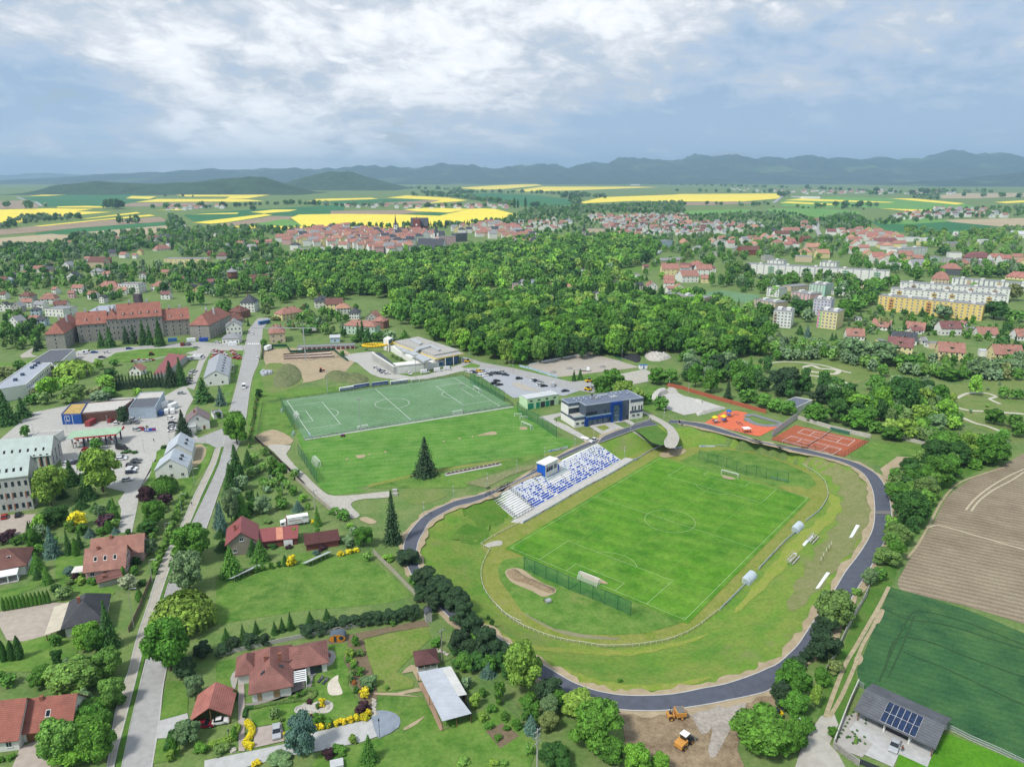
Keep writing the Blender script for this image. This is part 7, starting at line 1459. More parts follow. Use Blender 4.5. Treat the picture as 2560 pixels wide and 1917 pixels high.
def tele(f,x,y,rz,label):
 p=g(f,x,y);T=thg('telehandler',label,'telehandler',p,rz);Y2=P('machine_yellow',(240,196,40),.5)
 bxp('body',Y2,T,-2.2,1.8,-.9,.9,.6,1.5);bxp('cab',CGL,T,-.6,.8,-.9,.1,1.503,2.6);bd('boom',MB().tube((-2.,.5,1.9),(3.4,.5,1.2),.22,.18,6),DKM,T)
 for xx in(-1.4,1.2):
  for s in(-1,1):whl(T,.6,.4,xx,s*1.)
tele('E',1597,505,-.5,'yellow telehandler on the access road behind the clubhouse');tele('E',1600,450,.4,'yellow-green loader standing at the yard entrance');tele('E',822,325,.1,'orange-yellow cherry picker truck on the lawn by the pool hall')
tele('h',525,880,.3,'small yellow and black compactor by the rubble')
p=g('E',1570,380);T=thg('flatbed_truck','white flatbed truck standing on the gravel pitch','truck',p,-.2);bxp('bed',CONC,T,-3.6,1.6,-1.1,1.1,.9,1.1);bxp('cab',WHITE,T,1.7,3.4,-1.05,1.05,.5,2.4);[whl(T,.45,.3,x,s*.95)for x in(-2.4,2.5)for s in(-1,1)];bxp('headboard',WHITE,T,-3.7,-3.6,-1.1,1.1,1.1,2.2)
fence('pitch_boards','low white boards along the back of the gravel pitch','boards',lst('E','304,86 330,80 362,74 402,66'),1.1,WHITE,WHITE,5,.08,solid=.1);fence('pitch_boards','low white boards across the gravel pitch','boards',lst('E','348,100 380,93 412,86 451,79'),.5,WHITE,WHITE,5,.08,solid=.15)
fence('banner_fence','mesh fence with coloured banners between road and gravel pitch','fence',lst('E','288,88 308,93 330,100 350,106'),1.6,DKM,P('banner_print',(176,196,214),.6,.35,.9),3,.05)
fence('pitch_fence','mesh fence along the wood side of the gravel pitch','fence',lst('E','299,84 350,74 410,62'),2.4,DKM,NETD,5,.05,rails=(2.3,));fence('pitch_fence','green mesh fence by the tyre pile of the gravel pitch','fence',lst('E','410,63 440,70 452,79'),2.,DKM,NETG,5,.05)
heap('gravel_heap','E','489,69 498,66 510,68 525,69 532,72 525,76 510,79 496,77',3.,P('pale_rubble',(190,186,178),.95,.2,1.,stain=.3),'long pale rubble heap behind the gravel pitch')
heap('tyre_heap','E','441,66 450,65 462,70 482,71 480,81 468,78 450,72 441,70',2.,P('black_tyres',(52,54,58),.9,.4,1.5),'heap of black sheeting and tyres behind the gravel pitch')
for x,y,l in((1475,365,'grey gravel pile in the middle of the gravel pitch'),(1372,390,'dark gravel pile at the near edge of the gravel pitch'),(1688,355,'small grey gravel pile right of the flatbed truck')):p=g('E',x,y);m=MB();m.lathe((0,0,0),[(2.6,0),(1.6,.7),(.6,1.2),(.05,1.35)],12);tag(bd('gravel_pile',m,P('dark_gravel',(140,138,134),.95,.2,2.),None,p),l,'gravel pile')
p=g('E',1948,365);T=thg('site_cabin','white and blue site cabin beside the gravel pitch','cabin',p,.2);bxp('wall',WHITE,T,-2.5,2.5,-1.2,1.2,.1,2.5);bxp('roof',P('cabin_blue',(60,110,170),.6),T,-2.6,2.6,-1.3,1.3,2.503,2.65);bxp('door',P('cabin_blue'),T,-.4,.5,-1.26,-1.204,.15,2.1)
cars('E','29,45,w 32,47,w 34,48,n 35,49,s 38,50,w',1,-.1,'cars beside the pool hall wall')
cars('E','56,50,w',1,.5,'cars in front of the pool hall');car('E',547,393,1,-.12,'w','v','white van with windows by the front wing of the pool hall',look='van');car('E',632,382,1,-.12,'w','v','large white panel van in front of the pool hall glass');car('E',694,372,1,-.12,'w','v','white minibus nearest the pool hall entrance')
cars('E','104,49,w 108,49,n 112,48,y 115,48,s 113,52,w 117,51,w,s 120,51,k 123,50,g 126,50,k 128,50,n 131,49,s 133,51,n,s',1,.12,'cars in the first rows of the car park');cars('E','126,56,k 124,58,k 128,59,k,s',1,-.12,'dark cars at the edge of the car park');cars('E','144,54,k 156,55,w 158,56,n 161,57,s 161,59,w 164,60,k 181,64,n,s 204,61,s',1,-.1,'cars spread over the car park');car('E',1370,475,.2,-1,'s','v','silver van on the small green island of the car park')
land('car park',q('E',1150,450));land('gravel pitch',q('E',1500,350));land('tennis courts',q('F',850,840));land('playground',q('F',330,700));land('skate park',q('E',2150,580));land('artificial pitch',q('E',300,590));land('football pitch',pp(PW/2,PL/2));land('plowed field',q('g',1900,700));land('training pitch',q('E',500,830));land('ring road bend',q('g',1250,500))
car('D',1569,488,-.06,1,'w','v','white van driving down the street');car('D',1623,143,-.1,1,'w','h','white car on the street near the zebra crossing',None);car('D',1655,303,-.1,1,'w','h','white car parked on the pavement by the building plot',None)
p=g('D',1700,78);T=thg('bus','blue bus at the far end of the street','bus',p,.9);bxp('body',P('bus_blue',(70,120,180),.4),T,-5,5,-1.25,1.25,.4,3.0);bxp('window_band',CGL,T,-4.9,4.9,-1.28,1.28,1.6,2.5);[whl(T,.5,.3,x,s*1.1)for x in(-3,3)for s in(-1,1)]
p=g('D',1730,245);T=thg('box_truck','white box truck parked on the building plot','truck',p,1.3);bxp('cargo_box',WHITE,T,-4,1.8,-1.25,1.25,.9,3.6);bxp('cab',DKM,T,1.9,3.6,-1.15,1.15,.5,2.6);[whl(T,.5,.3,x,s*1.)for x in(-2.5,2.6)for s in(-1,1)]
cars('D1','215,136,s 224,135,r',1,.2,'cars by the price totem');car('D1',1535,1325,1,.12,'k','v','black van driving past the fuel station');car('D1',1095,1345,1,-.05,'r','h','red car leaving the fuel station forecourt',None);car('D1',1393,978,.8,-.5,'r','h','bright red car before the white roller doors',None);car('D1',1458,1005,.3,-1,'w','h','white car beside the dark tree at the roller doors',None)
cars('D1','209,120,w,s 212,125,g,s 269,118,w',1,.1,'cars before the steel shed');car('D1',1722,930,1,.1,'w','v','white van in front of the steel shed doors');car('D1',2030,885,.3,-1,'b','v','blue-white van in the van row');car('D1',2098,870,.3,-1,'w','v','white van in the middle of the van row');car('D1',2175,865,.25,-1,'w','v','white van at the right end of the van row')
for x,y,l in((2058,795,'white cargo box standing behind the van row'),(2178,810,'second white cargo box behind the van row')):p=g('D1',x,y);tag(bd('cargo_box',MB().box(-1.2,1.2,-2.5,2.5,.3,2.9),WHITE,None,p,-.3),l,'cargo box')
cars('D1','271,133,k 271,137,w,s 272,130,s',1,-.15,'cars under the tall fir');cars('D1','106,188,w 118,187,n',1,-.6,'cars behind the office');cars('D1','192,179,s 191,182,w',1,-.1,'cars half hidden by the yellow lime');cars('D1','214,184,g,s 212,188,k,s 208,194,k 207,198,w 205,201,w',1,-.15,'cars in the office parking column');cars('a','142,2,k 143,6,w 142,10,n 138,18,w',1,-.12,'cars in the lower office parking column')
cars('a','5,58,r 20,56,k',.35,-1,'cars by the office wall');cars('D','151,58,k 152,56,g 152,54,k 154,51,w 155,49,s 156,48,s',1,-.15,'cars along the service lane');cars('D','66,34,w,v 70,33,w,v 76,33,b 86,33,w 82,37,n 104,30,b 175,25,w 158,29,s 185,44,w 146,66,s 139,90,k 139,94,w',1,-.05,'cars on the market yard');car('D',1178,216,.8,-.5,'m','v','dark red van by the long grey building');car('D',1212,214,.8,-.5,'g','v','dark grey van by the long grey building')
rs=random.Random(21)
for k in rg(34):
 u,v=rs.random(),rs.random();x=1362+170*u+8*v;y=250+62*v+6*u;c='rorwwmrrgo'[rs.randrange(10)];car('D',x,y,1,rs.uniform(-.6,.6),c,'hs'[rs.randrange(2)],None,'old machines and cars in the scrap yard',look='scrap vehicle in the packed yard')
for k in rg(12):u=rs.random();car('D',1185+115*u,300+16*rs.random()-8*u,1,-.1,'wwsw'[rs.randrange(4)],'v',None,'white vans on the market yard',look='van in the market yard')
for k in rg(7):car('D',865+18*k,320-1.5*k+rs.uniform(-4,8),1,-.1,'rwmwr'[rs.randrange(5)],'h',None,'old cars by the maroon shed',look='old car by the maroon shed')
for x,y,c,l in((1230,190,WHITE,'white container by the long grey building'),(1310,188,P('container_blue',(40,80,170),.6),'blue container by the long grey building'),(585,725,P('container_red',(150,66,66),.6),'dull red container at the blue driving school wall'),(1110,190,P('cabin_blue'),'small blue container in front of the firs'),(1495,215,WHITE,'small white kiosk by the street junction')):
 p=g('D',x,y);T=thg('container',l,'container',p,dirz(g('D',500,255),g('D',1280,195))+(1.2 if x==585 else 0));bxp('box',c,T,-3,3,-1.2,1.2,.1,2.6);bxp('door',c,T,3.003,3.06,-1.1,1.1,.2,2.5)
def tractor(f,x,y,rz,label):
 p=g(f,x,y);T=thg('tractor',label,'tractor',p,rz);Rd=P('tractor_red',(160,50,44),.5);bxp('hood',Rd,T,.2,2.,-.4,.4,.8,1.5);bxp('cab',CGL,T,-1.,.2,-.7,.7,.9,2.5);bxp('cab_roof',Rd,T,-1.1,.3,-.8,.8,2.503,2.65)
 for s in(-1,1):whl(T,.8,.4,-.6,s*.9);whl(T,.5,.3,1.5,s*.75)
tractor('D1',1905,145,1.4,'red tractor standing on the market yard lawn');tractor('D',2068,385,.3,'red-brown tractor on the building plot')
SAGE=SEAM('sage_metal',(184,198,192),.6,0,rough=.4,amt=.12);OFFW=P('office_concrete',(190,190,186),stain=.2);RUST=P('office_rust_panel',(172,92,50))
def office(f,ax,ay,bx,by,D,yt,rh,label,bays):
 A=g(f,ax,ay);B=g(f,bx,by);eh=hgt(B,px(f,bx,yt)[1]);L=hypot(B[0]-A[0],B[1]-A[1]);T=house(A,B,D,eh,'g',rh,'g','g',label,name='office_building',cat='office building',win=(0,0,0),chim=0,wm=OFFW,rm=SAGE,ov=.3);n=3
 for k in rg(n):
  z=.6+k*(eh-.6)/n
  for i in rg(bays):
   x=L*(i+.5)/bays
   if k<2 and i%3:bxp('rust_panel',RUST,T,x-.85,x-.55,-.05,-.004,z,z+2.6)
   window(T,x,0,z+.6,.9,1.9,0,False,DKM,None,0)
  for j in rg(3):window(T,L,D*(j+.6)/3.4,z+.6,.9,1.9,pi/2,False,DKM,None,0)
 ro=kid(T,'roof');s=rh/(D/2)
 for i in rg(8):
  x=L*(.2+.1*i);y=D*.16;z=eh+y*s+.25;m=MB();m.face([(x-.4,y-.6,z-.6*s),(x+.4,y-.6,z-.6*s),(x+.4,y+.6,z+.6*s),(x-.4,y+.6,z+.6*s)]);bd('skylight',m,GLASS('skylight_glass',(1,)*3),ro)
 land(label.split(' with')[0],B);return T
office('a',-330,470,296,388,13,95,5.2,'nearer sage-roofed office with rust coloured panels',11);office('D1',-330,1660,665,1560,15,1392,6.,'farther sage-roofed office with skylights',12)
for(ax,ay,bx,by,cx,cy,w,l)in((1068,982,1165,992,1130,800,10.5,'farther white gabled house with pale sheet roof by the street'),(1005,1085,1140,1120,1075,945,12,'nearer white gabled house with pale sheet roof by the street')):
 A=g('D',ax,ay);B,D=deep(A,w,g('D',cx,cy));D=15 if ax>1050 else 12;h=house(A,B,D,4.6,'c',4.2,'w','w',l,near=True,win=(3,4,1),chim=0,ov=.3,rm=SEAM('pale_seam_roof',(198,206,214),.5,1,rough=.35));land(l.split(' with')[0],A)
 ro=kid(h,'roof')
 for k in(.3,.6):bxp('roof_dormer',DKM,ro,w*.72,w*.82,D*k,D*k+1.,6.2,7.4)
A=g('D',1318,478);B,D=deep(A,13,g('D',1352,358));hl=house(A,B,D,5.2,'c',3.6,'w','g','long white hall with grey gabled roof beside the street',name='hall',cat='hall',win=(2,7,1),chim=0,ov=.3,rm=SEAM('grey_seam_roof',(168,174,180),.5,1));land('grey-roofed hall',A);ro=kid(hl,'roof')
for k in rg(6):bxp('roof_window',DKM,ro,9.2,10.4,D*(.1+.15*k),D*(.1+.15*k)+1.2,6.75,7.55)
A=g('D',1205,768);B=g('D',1352,750);bh=house(A,B,11,4.6,'c',3.8,'w','b','white house with brown gabled roof beside the yard entrance',near=True,win=(2,2,1),chim=1,ov=.5,rm=SEAM('brown_sheet_roof',(136,116,116),.4,1),door=2);land('brown-gabled house',A);merge(bh,house(rel(A,B,-1.5,-3.5),rel(A,B,4,-3.5),3.4,2.8,'f',0,'w','w',None,near=True,win=(1,0,1),chim=0))
A=g('D',1378,690);B=g('D',1435,680);house(A,B,6,2.6,'f',0,'w','g','flat-roofed white annex by the street lamp',name='shed',cat='shed',win=(1,0,1),chim=0)
T,loc,ro=polyblk('D1','192,222 254,220 274,186 222,189',5.2,'blue-fronted driving school building with mossy flat roof','driving_school','building',P('school_blue',(36,84,160),.6),P('mossy_roof',(188,160,98),.95,.2,.6,stain=.5));land('blue driving school',q('D1',780,1000))
fA=q('D1',768,890,5.2);fB=q('D1',1014,878,5.2);rzf=dirz(fA,fB);fo=T.location;Lf=hypot(fB[0]-fA[0],fB[1]-fA[1])
def onwall(name,x0,x1,z0,z1,mat,d=.06):
 m=MB();m.box(x0,x1,-d,-.01,z0,z1);o=bd(name,m,mat,T,(fA[0]-fo.x,fA[1]-fo.y,0),rzf);return o
for a in((Lf*.14,Lf*.40,4.2,4.4),(Lf*.14,Lf*.40,1.7,1.9),(Lf*.14,Lf*.155,1.9,4.2),(Lf*.385,Lf*.40,1.9,4.2)):onwall('sign_frame',*a,WHITE)
text('L',2.3,T,(fA[0]-fo.x+cos(rzf)*Lf*.22+.08*sin(rzf),fA[1]-fo.y+sin(rzf)*Lf*.22-.08*cos(rzf),2.2),(pi/2,0,rzf),WHITE,'sign_letter',.03)
onwall('joint_strip',Lf*.53,Lf*.55,.1,5.,WHITE)
for k in rg(6):
 if k!=3:onwall('sign_letter',Lf*(.62+.04*k),Lf*(.65+.04*k),3.5,4.1,WHITE)
T,loc,ro=polyblk('D1','254,219 375,208 422,173 274,186',5.0,'long workshop with pale roof, brown boards and white roller doors','workshop_hall','hall',P('workshop_brown',(110,80,72)),P('pale_roof_sheet',(196,192,186),stain=.2));land('pale workshop hall',q('D1',1250,940));fA=q('D1',1014,876,5.);fB=q('D1',1500,830,5.);rzf=dirz(fA,fB);fo=T.location;Lf=hypot(fB[0]-fA[0],fB[1]-fA[1])
onwall('grey_cladding',Lf*.23,Lf*.99,.05,4.6,DKM,.04)
for a,b in((.52,.74),(.76,.97)):onwall('roller_door',Lf*a,Lf*b,.05,3.8,WHITE,.09);onwall('door_glass',Lf*(a+.01),Lf*(b-.01),2.2,2.5,CGL,.1)
onwall('window_strip',Lf*.3,Lf*.46,3.2,3.8,GLS,.08)
T,loc,ro=polyblk('D1','403,204 488,199 516,150 441,153',5.6,'pale blue steel shed with dark sagging roof and open door','steel_shed','shed',P('pale_blue_steel',(176,190,204),.6,stain=.2),P('dark_felt_roof',(98,102,110)));land('steel shed',q('D1',1800,900));fA=q('D1',1612,815,5.6);fB=q('D1',1950,795,5.6);rzf=dirz(fA,fB);fo=T.location;Lf=hypot(fB[0]-fA[0],fB[1]-fA[1])
onwall('open_door',Lf*.5,Lf*.6,.05,4.,DKM);[onwall('window',Lf*(.03+.07*k),Lf*(.085+.07*k),z,z+1.,GLS)for k in rg(4)for z in(1.2,3.4)]
m=MB();m.prism([(p[0]-fo.x,p[1]-fo.y)for p in lst('D1','426,172 505,167 516,150 441,154',5.7)],5.605,5.72);bd('pale_roof_sheet',m,P('pale_roof_sheet'),T)
CNP=P('canopy_green_roof',(160,190,160));RED=P('station_red',(206,36,48),.5)
cp_=lst('D1','207,297 366,282 390,259 226,273',5.6);c0=cp_[0];T=thg('fuel_station_canopy','large pale green fuel station canopy with red edge stripe','canopy',(c0[0],c0[1],0));land('fuel station',q('D1',1200,1260));cl=[(p[0]-c0[0],p[1]-c0[1])for p in cp_]
bd('roof',MB().prism(cl,5.,5.6),CNP,T);m=MB();a,b=np.array(cl[0]),np.array(cl[1]);d=(b-a)/np.linalg.norm(b-a);n=np.array((d[1],-d[0]));m.prism([tuple(a+d*3+n*.02),tuple(b+n*.02),tuple(b+n*.1),tuple(a+d*3+n*.1)],4.95,5.55);bd('red_stripe',m,RED,T);m=MB();m.prism([tuple(a+n*.02),tuple(a+d*2.98+n*.02),tuple(a+d*2.98+n*.1),tuple(a+n*.1)],4.95,5.6);bd('white_end',m,WHITE,T)
m=MB();a2,b2=np.array(cl[1]),np.array(cl[2]);d2=(b2-a2)/np.linalg.norm(b2-a2);n2=np.array((d2[1],-d2[0]));m.prism([tuple(b2-d2*3+n2*.02),tuple(b2+n2*.02),tuple(b2+n2*.1),tuple(b2-d2*3+n2*.1)],4.9,6.1);bd('corner_sign',m,RED,T)
C=[np.array(c)for c in cl]
for u in(.08,.3,.52,.74,.94):
 for v in(.2,.8):p=(C[0]*(1-u)+C[1]*u)*(1-v)+(C[3]*(1-u)+C[2]*u)*v;bxp('column',P('column_navy',(60,70,96),.5)if u not in(.08,)else CONC,T,p[0]-.25,p[0]+.25,p[1]-.25,p[1]+.25,0,5.)
o=C
for k,u in enumerate((.12,.24,.4,.56,.72,.84)):
 for v in(.3,.7):
  p=(C[0]*(1-u)+C[1]*u)*(1-v)+(C[3]*(1-u)+C[2]*u)*v;P_=(p[0]+c0[0],p[1]+c0[1],0);D_=thg('fuel_pump',None,'fuel pump',P_,rzf,'fuel pumps under the canopy',look='red and white fuel pump');bxp('body',WHITE,D_,-.4,.4,-.3,.3,.15,1.9);bxp('red_top',RED,D_,-.45,.45,-.35,.35,1.903,2.3);bxp('island',CONC,D_,-1.2,1.2,-.6,.6,0,.15)
T,loc,ro=polyblk('D1','100,292 172,288 200,271 120,277',3.6,'low white fuel station shop with red edge behind the office','fuel_station_shop','shop',wallm('w'),P('grey_felt',(170,168,164)))
p=g('D1',1890,1110);T=thg('price_totem','blue banner frame with red marks on the yard by the fuel station','banner',p,.25);bxp('panel',P('banner_blue',(40,80,170),.5),T,-2.6,2.6,-.06,.06,.6,2.2);[bxp('print_mark',RED if x>0 else WHITE,T,x,x+.7,-.09,-.061,1.2,1.8)for x in(-2.2,-1.3,.9,1.8)];[bd('post',MB().tube((x,0,0),(x,0,2.2),.06,.06,6),STEEL,T)for x in(-2.5,2.5)]
T,loc,ro=polyblk('D1','158,19 236,16 175,72 160,60 91,61',6.,'long dark flat-roofed shed at the foot of the old grey building','long_shed','shed',wallm('w'),P('dark_felt_roof'));land('dark long shed',q('D1',700,270))
T2,l2,r2=polyblk('D1','90,62 160,60 81,128 -38,150',7.2,'long white factory building with pale grey roof and many windows','factory_building','factory',wallm('w'),P('pale_grey_felt',(168,174,184)));land('white factory',q('D1',500,480));fA=q('D1',325,512,7.2);fB=q('D1',640,240,7.2);rzf=dirz(fA,fB);fo=T2.location;T=T2;Lf=hypot(fB[0]-fA[0],fB[1]-fA[1])
for k in rg(14):[onwall('window',Lf*(k+.3)/14,Lf*(k+.62)/14,z,z+1.3,GLS,.05)for z in(1.4,4.4)]
for x,y in((480,250),(445,280),(405,308),(285,395),(195,462)):p=q('D1',x,y,7.2);bd('roof_vent',MB().box(-.8,.8,-.8,.8,7.203,8.6),P('vent_blue_grey',(70,84,110),.6),T2,(p[0]-fo.x,p[1]-fo.y,0))
T3,l3,r3=polyblk('D1','-50,150 80,129 145,124 140,130 0,155 -50,162',5.,'low pale wing in front of the white factory','factory_wing','factory',wallm('w'),P('pale_grey_felt'))
T,loc,ro=polyblk('D','246,100 266,98 300,69 271,66',4.2,'maroon-roofed shed on the market yard','market_shed','shed',P('shed_grey',(176,176,176)),SEAM('maroon_sheet',(1,)*3,.5,1),par=0);land('maroon market shed',q('D',1080,380))
hsp('D','109,51,11,crw','small houses on the market yard',depth=.9,eh=3.4,rot=0.)
def H(f,xa,ya,xb,yb,D,yt,rt,rh,rc,wc,label,win=(4,2,2),**k):r=hpx(f,xa,ya,xb,yb,D,yt,rt=rt,rh=rh,wc=wc,rc=rc,label=label,win=win,**k);return r
H('D2',688,300,882,288,12,185,'c',4.,'g','w','white gable-fronted house with grey roof at the street junction',ov=.5);land('junction house',g('D2',688,300));H('D2',632,405,848,398,11,335,'h',3.,'g','w','low white house with grey hipped roof and garden at the junction',win=(4,1,1))
H('A2',698,1160,908,1140,13,1112,'h',5.,'b','g','brown-roofed hip house squeezed behind the junction house');H('A2',868,1090,990,1060,13,1010,'h',4.5,'b','k','brick house with brown hip roof left of the tall white house');tw=H('A2',868,1010,1042,1010,13,890,'h',6.5,'d','w','tall white four-storey house with dark pyramid roof',win=(4,3,3));land('tall white house',g('A2',868,1010))
H('D2',1232,395,1428,382,17,272,'h',4.5,'r','o','beige three-storey house with red hip roof full of chimneys',win=(2,4,2),chim=4);land('beige chimney house',g('D2',1232,395))
A=g('D2',1578,492);B=g('D2',2300,462);gr=house(A,B,5.5,2.6,'f',0,'g','g','long row of low garages with dark red doors',name='garage_row',cat='garages',win=(0,0,0),chim=0);L=hypot(B[0]-A[0],B[1]-A[1]);[bxp('garage_door',P('garage_red',(112,56,52))if k else WHITE,gr,L*(k+.15)/12,L*(k+.85)/12,-.06,-.004,.1,2.1)for k in rg(12)];land('garage row',A)
H('D2',1990,390,2110,385,7,325,'s',.6,'w','b','pale steel shed behind the garage row',win=(1,0,1),chim=0)
H('A2',1390,1120,1660,1075,12,1040,'h',4.5,'r','y','long cream house with red hip roof and dormers',win=(6,2,2),chim=3,dormer=0);H('A2',1800,960,1990,950,12,880,'h',5.,'d','w','white villa with dark hip roof and dormers beside the wood',dormer=1);land('dark-roofed villa',g('A2',1800,960))
H('A2',1930,985,2140,985,10,905,'g',4.5,'b','y','pale yellow house with brown roof next to the dark-roofed villa');H('A2',2075,1035,2240,1025,10,965,'h',3.8,'o','w','white house with orange hip roof next to the yellow house')
H('A3',0,1480,390,1500,11,1375,'h',3.6,'r','m','long pale green terrace with red hip roof and brick chimneys',win=(8,2,2),chim=3);land('pale green terrace',g('A3',200,1490));H('A3',275,1345,420,1350,11,1275,'c',4.2,'r','g','grey gable-fronted house with red roof at the wood edge');H('A3',360,1410,500,1420,9,1320,'h',3.4,'r','k','brick-red house with red hip roof at the wood edge');H('A3',65,1300,190,1300,9,1220,'h',4.,'d','w','white house with dark roof behind the pale green terrace');H('A3',-60,1220,90,1210,9,1160,'h',3.5,'r','g','grey house with red hip roof left of the wood')
p=g('D2',1682,615);T=thg('tower_crane','slim grey tower crane with long jib over the foundations','crane',p,.0);CH_=hgt(p,px('D2',1640,205)[1]);bxp('mast',STEEL,T,-.3,.3,-.3,.3,0,CH_);bxp('jib',STEEL,T,-34,8,-.2,.2,CH_,CH_+.45);bd('apex',MB().tube((0,0,CH_+.45),(0,0,CH_+4),.15,.1,6),STEEL,T);bd('tie_bar',MB().path([(-22,0,CH_+.4),(0,0,CH_+4),(7,0,CH_+.4)],.04,5),STEEL,T);bxp('counterweight',CONC,T,6,8.5,-.8,.8,CH_-1.4,CH_-.003)
fd=lst('D2','350,140 498,129 511,146 351,153');c0=fd[0];T=thg('foundation_slab','pale concrete foundation walls with dark formwork on the building plot','foundation',(c0[0],c0[1],0));land('foundations',c0);F4=[np.array((p[0]-c0[0],p[1]-c0[1]))for p in fd]
for k in rg(4):
 u0,u1=k/4+.004,(k+1)/4-.004;Q4=[F4[0]*(1-u)+F4[1]*u for u in(u0,u1)]+[F4[3]*(1-u)+F4[2]*u for u in(u1,u0)];bd('slab_bay',MB().prism([tuple(p)for p in Q4],0,1.0),P('rusty_slab',(206,192,176),stain=.35),T)
 for j in rg(3):a=(Q4[0]*(1-j/2)+Q4[3]*j/2);b=(Q4[1]*(1-j/2)+Q4[2]*j/2);m=MB();wallseg(m,tuple(a),tuple(b),1.9,.3,1.0);bd('formwork',m,P('formwork_dark',(110,84,70),.9,.2,.8),T)
heap('soil_heap','D','440,108 445,95 458,85 472,86 482,95 484,108 472,118 455,122 442,120',2.2,GR('weedy_soil',[(112,124,84),(88,110,64),(136,136,100)],(.1,.4,1.4),bump=.8),'big weedy soil heap on the building plot')
heap('soil_heap','D','522,105 532,96 550,96 565,102 560,110 538,112',2.2,GR('weedy_soil',[(1,)*3]*3),'lower weedy soil heap at the right of the building plot')
heap('scrub_mound','E','10,106 15,100 25,99 38,102 46,109 40,114 25,116 12,114',2.,GR('weedy_soil',[(1,)*3]*3),'scrub covered mound behind the blue team shelters')
rs=random.Random(8)
for k in rg(14):p=g('D',1680+rs.random()*62,385+rs.random()*26);tag(bd('wrapped_pallet',MB().box(-1,1,-.8,.8,0,1.4).box(-.8,.8,-.6,.6,1.4,1.6),P('pallet_wrap',(196,200,208),.6),None,p,rs.random()),'grey wrapped pallet of blocks on the grass by the street','pallet','wrapped pallets by the street')
fence('site_fence','dark green site fence around the foundations','fence',lst('D2','281,150 288,110 360,109 372,129 508,122 530,140 553,156'),2.,GP,P('site_screen',(40,84,66)),4,.05)
STN=P('old_grey_render_wall',(158,154,148),stain=.35);PRF=TILE('roof_palace',(180,106,84),.5)
def wingp(f,xa,ya,xb,yb,D,yt,rt,rh,bays,side,fl=4,f2=None,ytB=False):
 A=g(f,xa,ya);B=g(f2 or f,xb,yb);eh=hgt(B,px(f2,xb,yt)[1])if ytB else hgt(A,px(f,xa,yt)[1]);w=house(A,B,D,eh,rt,rh,'g','r',None,win=(0,0,0),chim=1,wm=STN,rm=PRF,ov=.5);L=hypot(B[0]-A[0],B[1]-A[1])
 for k in rg(fl):
  for i in rg(bays):window(w,L*(i+.5)/bays,0,1.2+k*(eh-.8)/fl,1.1,1.7,0,False)
  for j in rg(side):window(w,L,D*(j+.5)/side,1.2+k*(eh-.8)/fl,1.1,1.7,pi/2,False)
 ro=kid(w,'roof')
 if rt=='g':
  s=rh/(D/2)
  for i in rg(max(2,bays-2)):x=L*(i+.7)/max(2,bays-1.6);z=eh+D*.14*s;bd('dormer',MB().prism([(x-.8,D*.1),(x+.8,D*.1),(x+.8,D*.32),(x-.8,D*.32)],z-.6,[z+1.2,z+1.2,z+1.7,z+1.7]),PRF,ro);bxp('dormer_window',FRM,ro,x-.5,x+.5,D*.1-.06,D*.1-.004,z-.1,z+1.)
 for x,y in((.3,.5),(.7,.5)):bxp('chimney',P('grey_stack',(190,192,196)),ro,L*x-.6,L*x+.6,D*y-.5,D*y+.5,eh+rh*.4,eh+rh+2.6)
 return w
pal=wingp('A1',600,1487,838,1474,44,1287,'h',7.,1,9);pal.name='old_palace';pal['label']='huge old grey building with red tiled mansard roofs and two wings';pal['category']='building';land('old grey palace',pal.location)
for w in(wingp('A1',1000,1396,1378,1366,17,1165,'g',7.5,4,0),wingp('A1',1376,1374,1532,1362,18,1100,'h',6.,3,2),wingp('A1',1522,1370,2068,1322,20,1090,'g',9.,7,2),wingp('A1',2066,1320,242,1292,16,1085,'g',7.,4,0,4,'A2',True),wingp('A2',240,1348,482,1348,44,1172,'h',7.,1,9)):merge(pal,w)
p=g('A1',1715,1340)
bd('scaffold_turret',MB().box(p[0]-pal.location.x-2.4,p[0]-pal.location.x+2.4,p[1]-pal.location.y+8,p[1]-pal.location.y+13,20,32),P('scaffold',(92,88,92),.8,.3,.6),None,tuple(pal.location)).parent=None
tu=[o for o in COL.objects if o.name.startswith('scaffold_turret')][0];tag(tu,'dark scaffolded turret rising from the old palace roof','scaffold')
T,loc,ro=polyblk('A1','265,255 332,252 405,235 362,228 310,232',13.,'pale grey domed sports hall roof behind the old palace','hall','hall',wallm('g'),P('pale_grey_felt'),par=0)
p=q('A2',775,690);k=FPX/proj((p[0],p[1],20))[2];r_=62*FR['A2'][2]/k;T=thg('water_tower','round brick water tower with grey conical roof among trees','water tower',p);hw=hgt(p,px('A2',775,495)[1]);ht=hgt(p,px('A2',775,455)[1]);WB=P('tower_brick',(142,96,78))
m=MB();m.lathe((0,0,0),[(r_*.8,0),(r_*.84,hw*.6),(r_*.95,hw*.66),(r_,hw*.7),(r_,hw)],24);bd('shaft',m,WB,T);m=MB();m.lathe((0,0,hw),[(r_*1.14,0),(r_*.5,(ht-hw)*.55),(r_*.12,ht-hw),(r_*.1,ht-hw+1.5),(.05,ht-hw+2.4)],24);bd('roof',m,roofm('g','f'),T)
for k_ in rg(10):a=k_*.628;m=MB();m.box(-.5,.5,-.15,.15,hw*.25,hw*.6);bd('arched_recess',m,P('tower_brick_dark',(96,62,52)),T,(r_*.86*cos(a),r_*.86*sin(a),0),a+pi/2);bd('window',MB().box(-.4,.4,-.1,.1,hw*.78,hw*.9),GLS,T,(r_*.99*cos(a),r_*.99*sin(a),0),a+pi/2)
land('brick water tower',p)
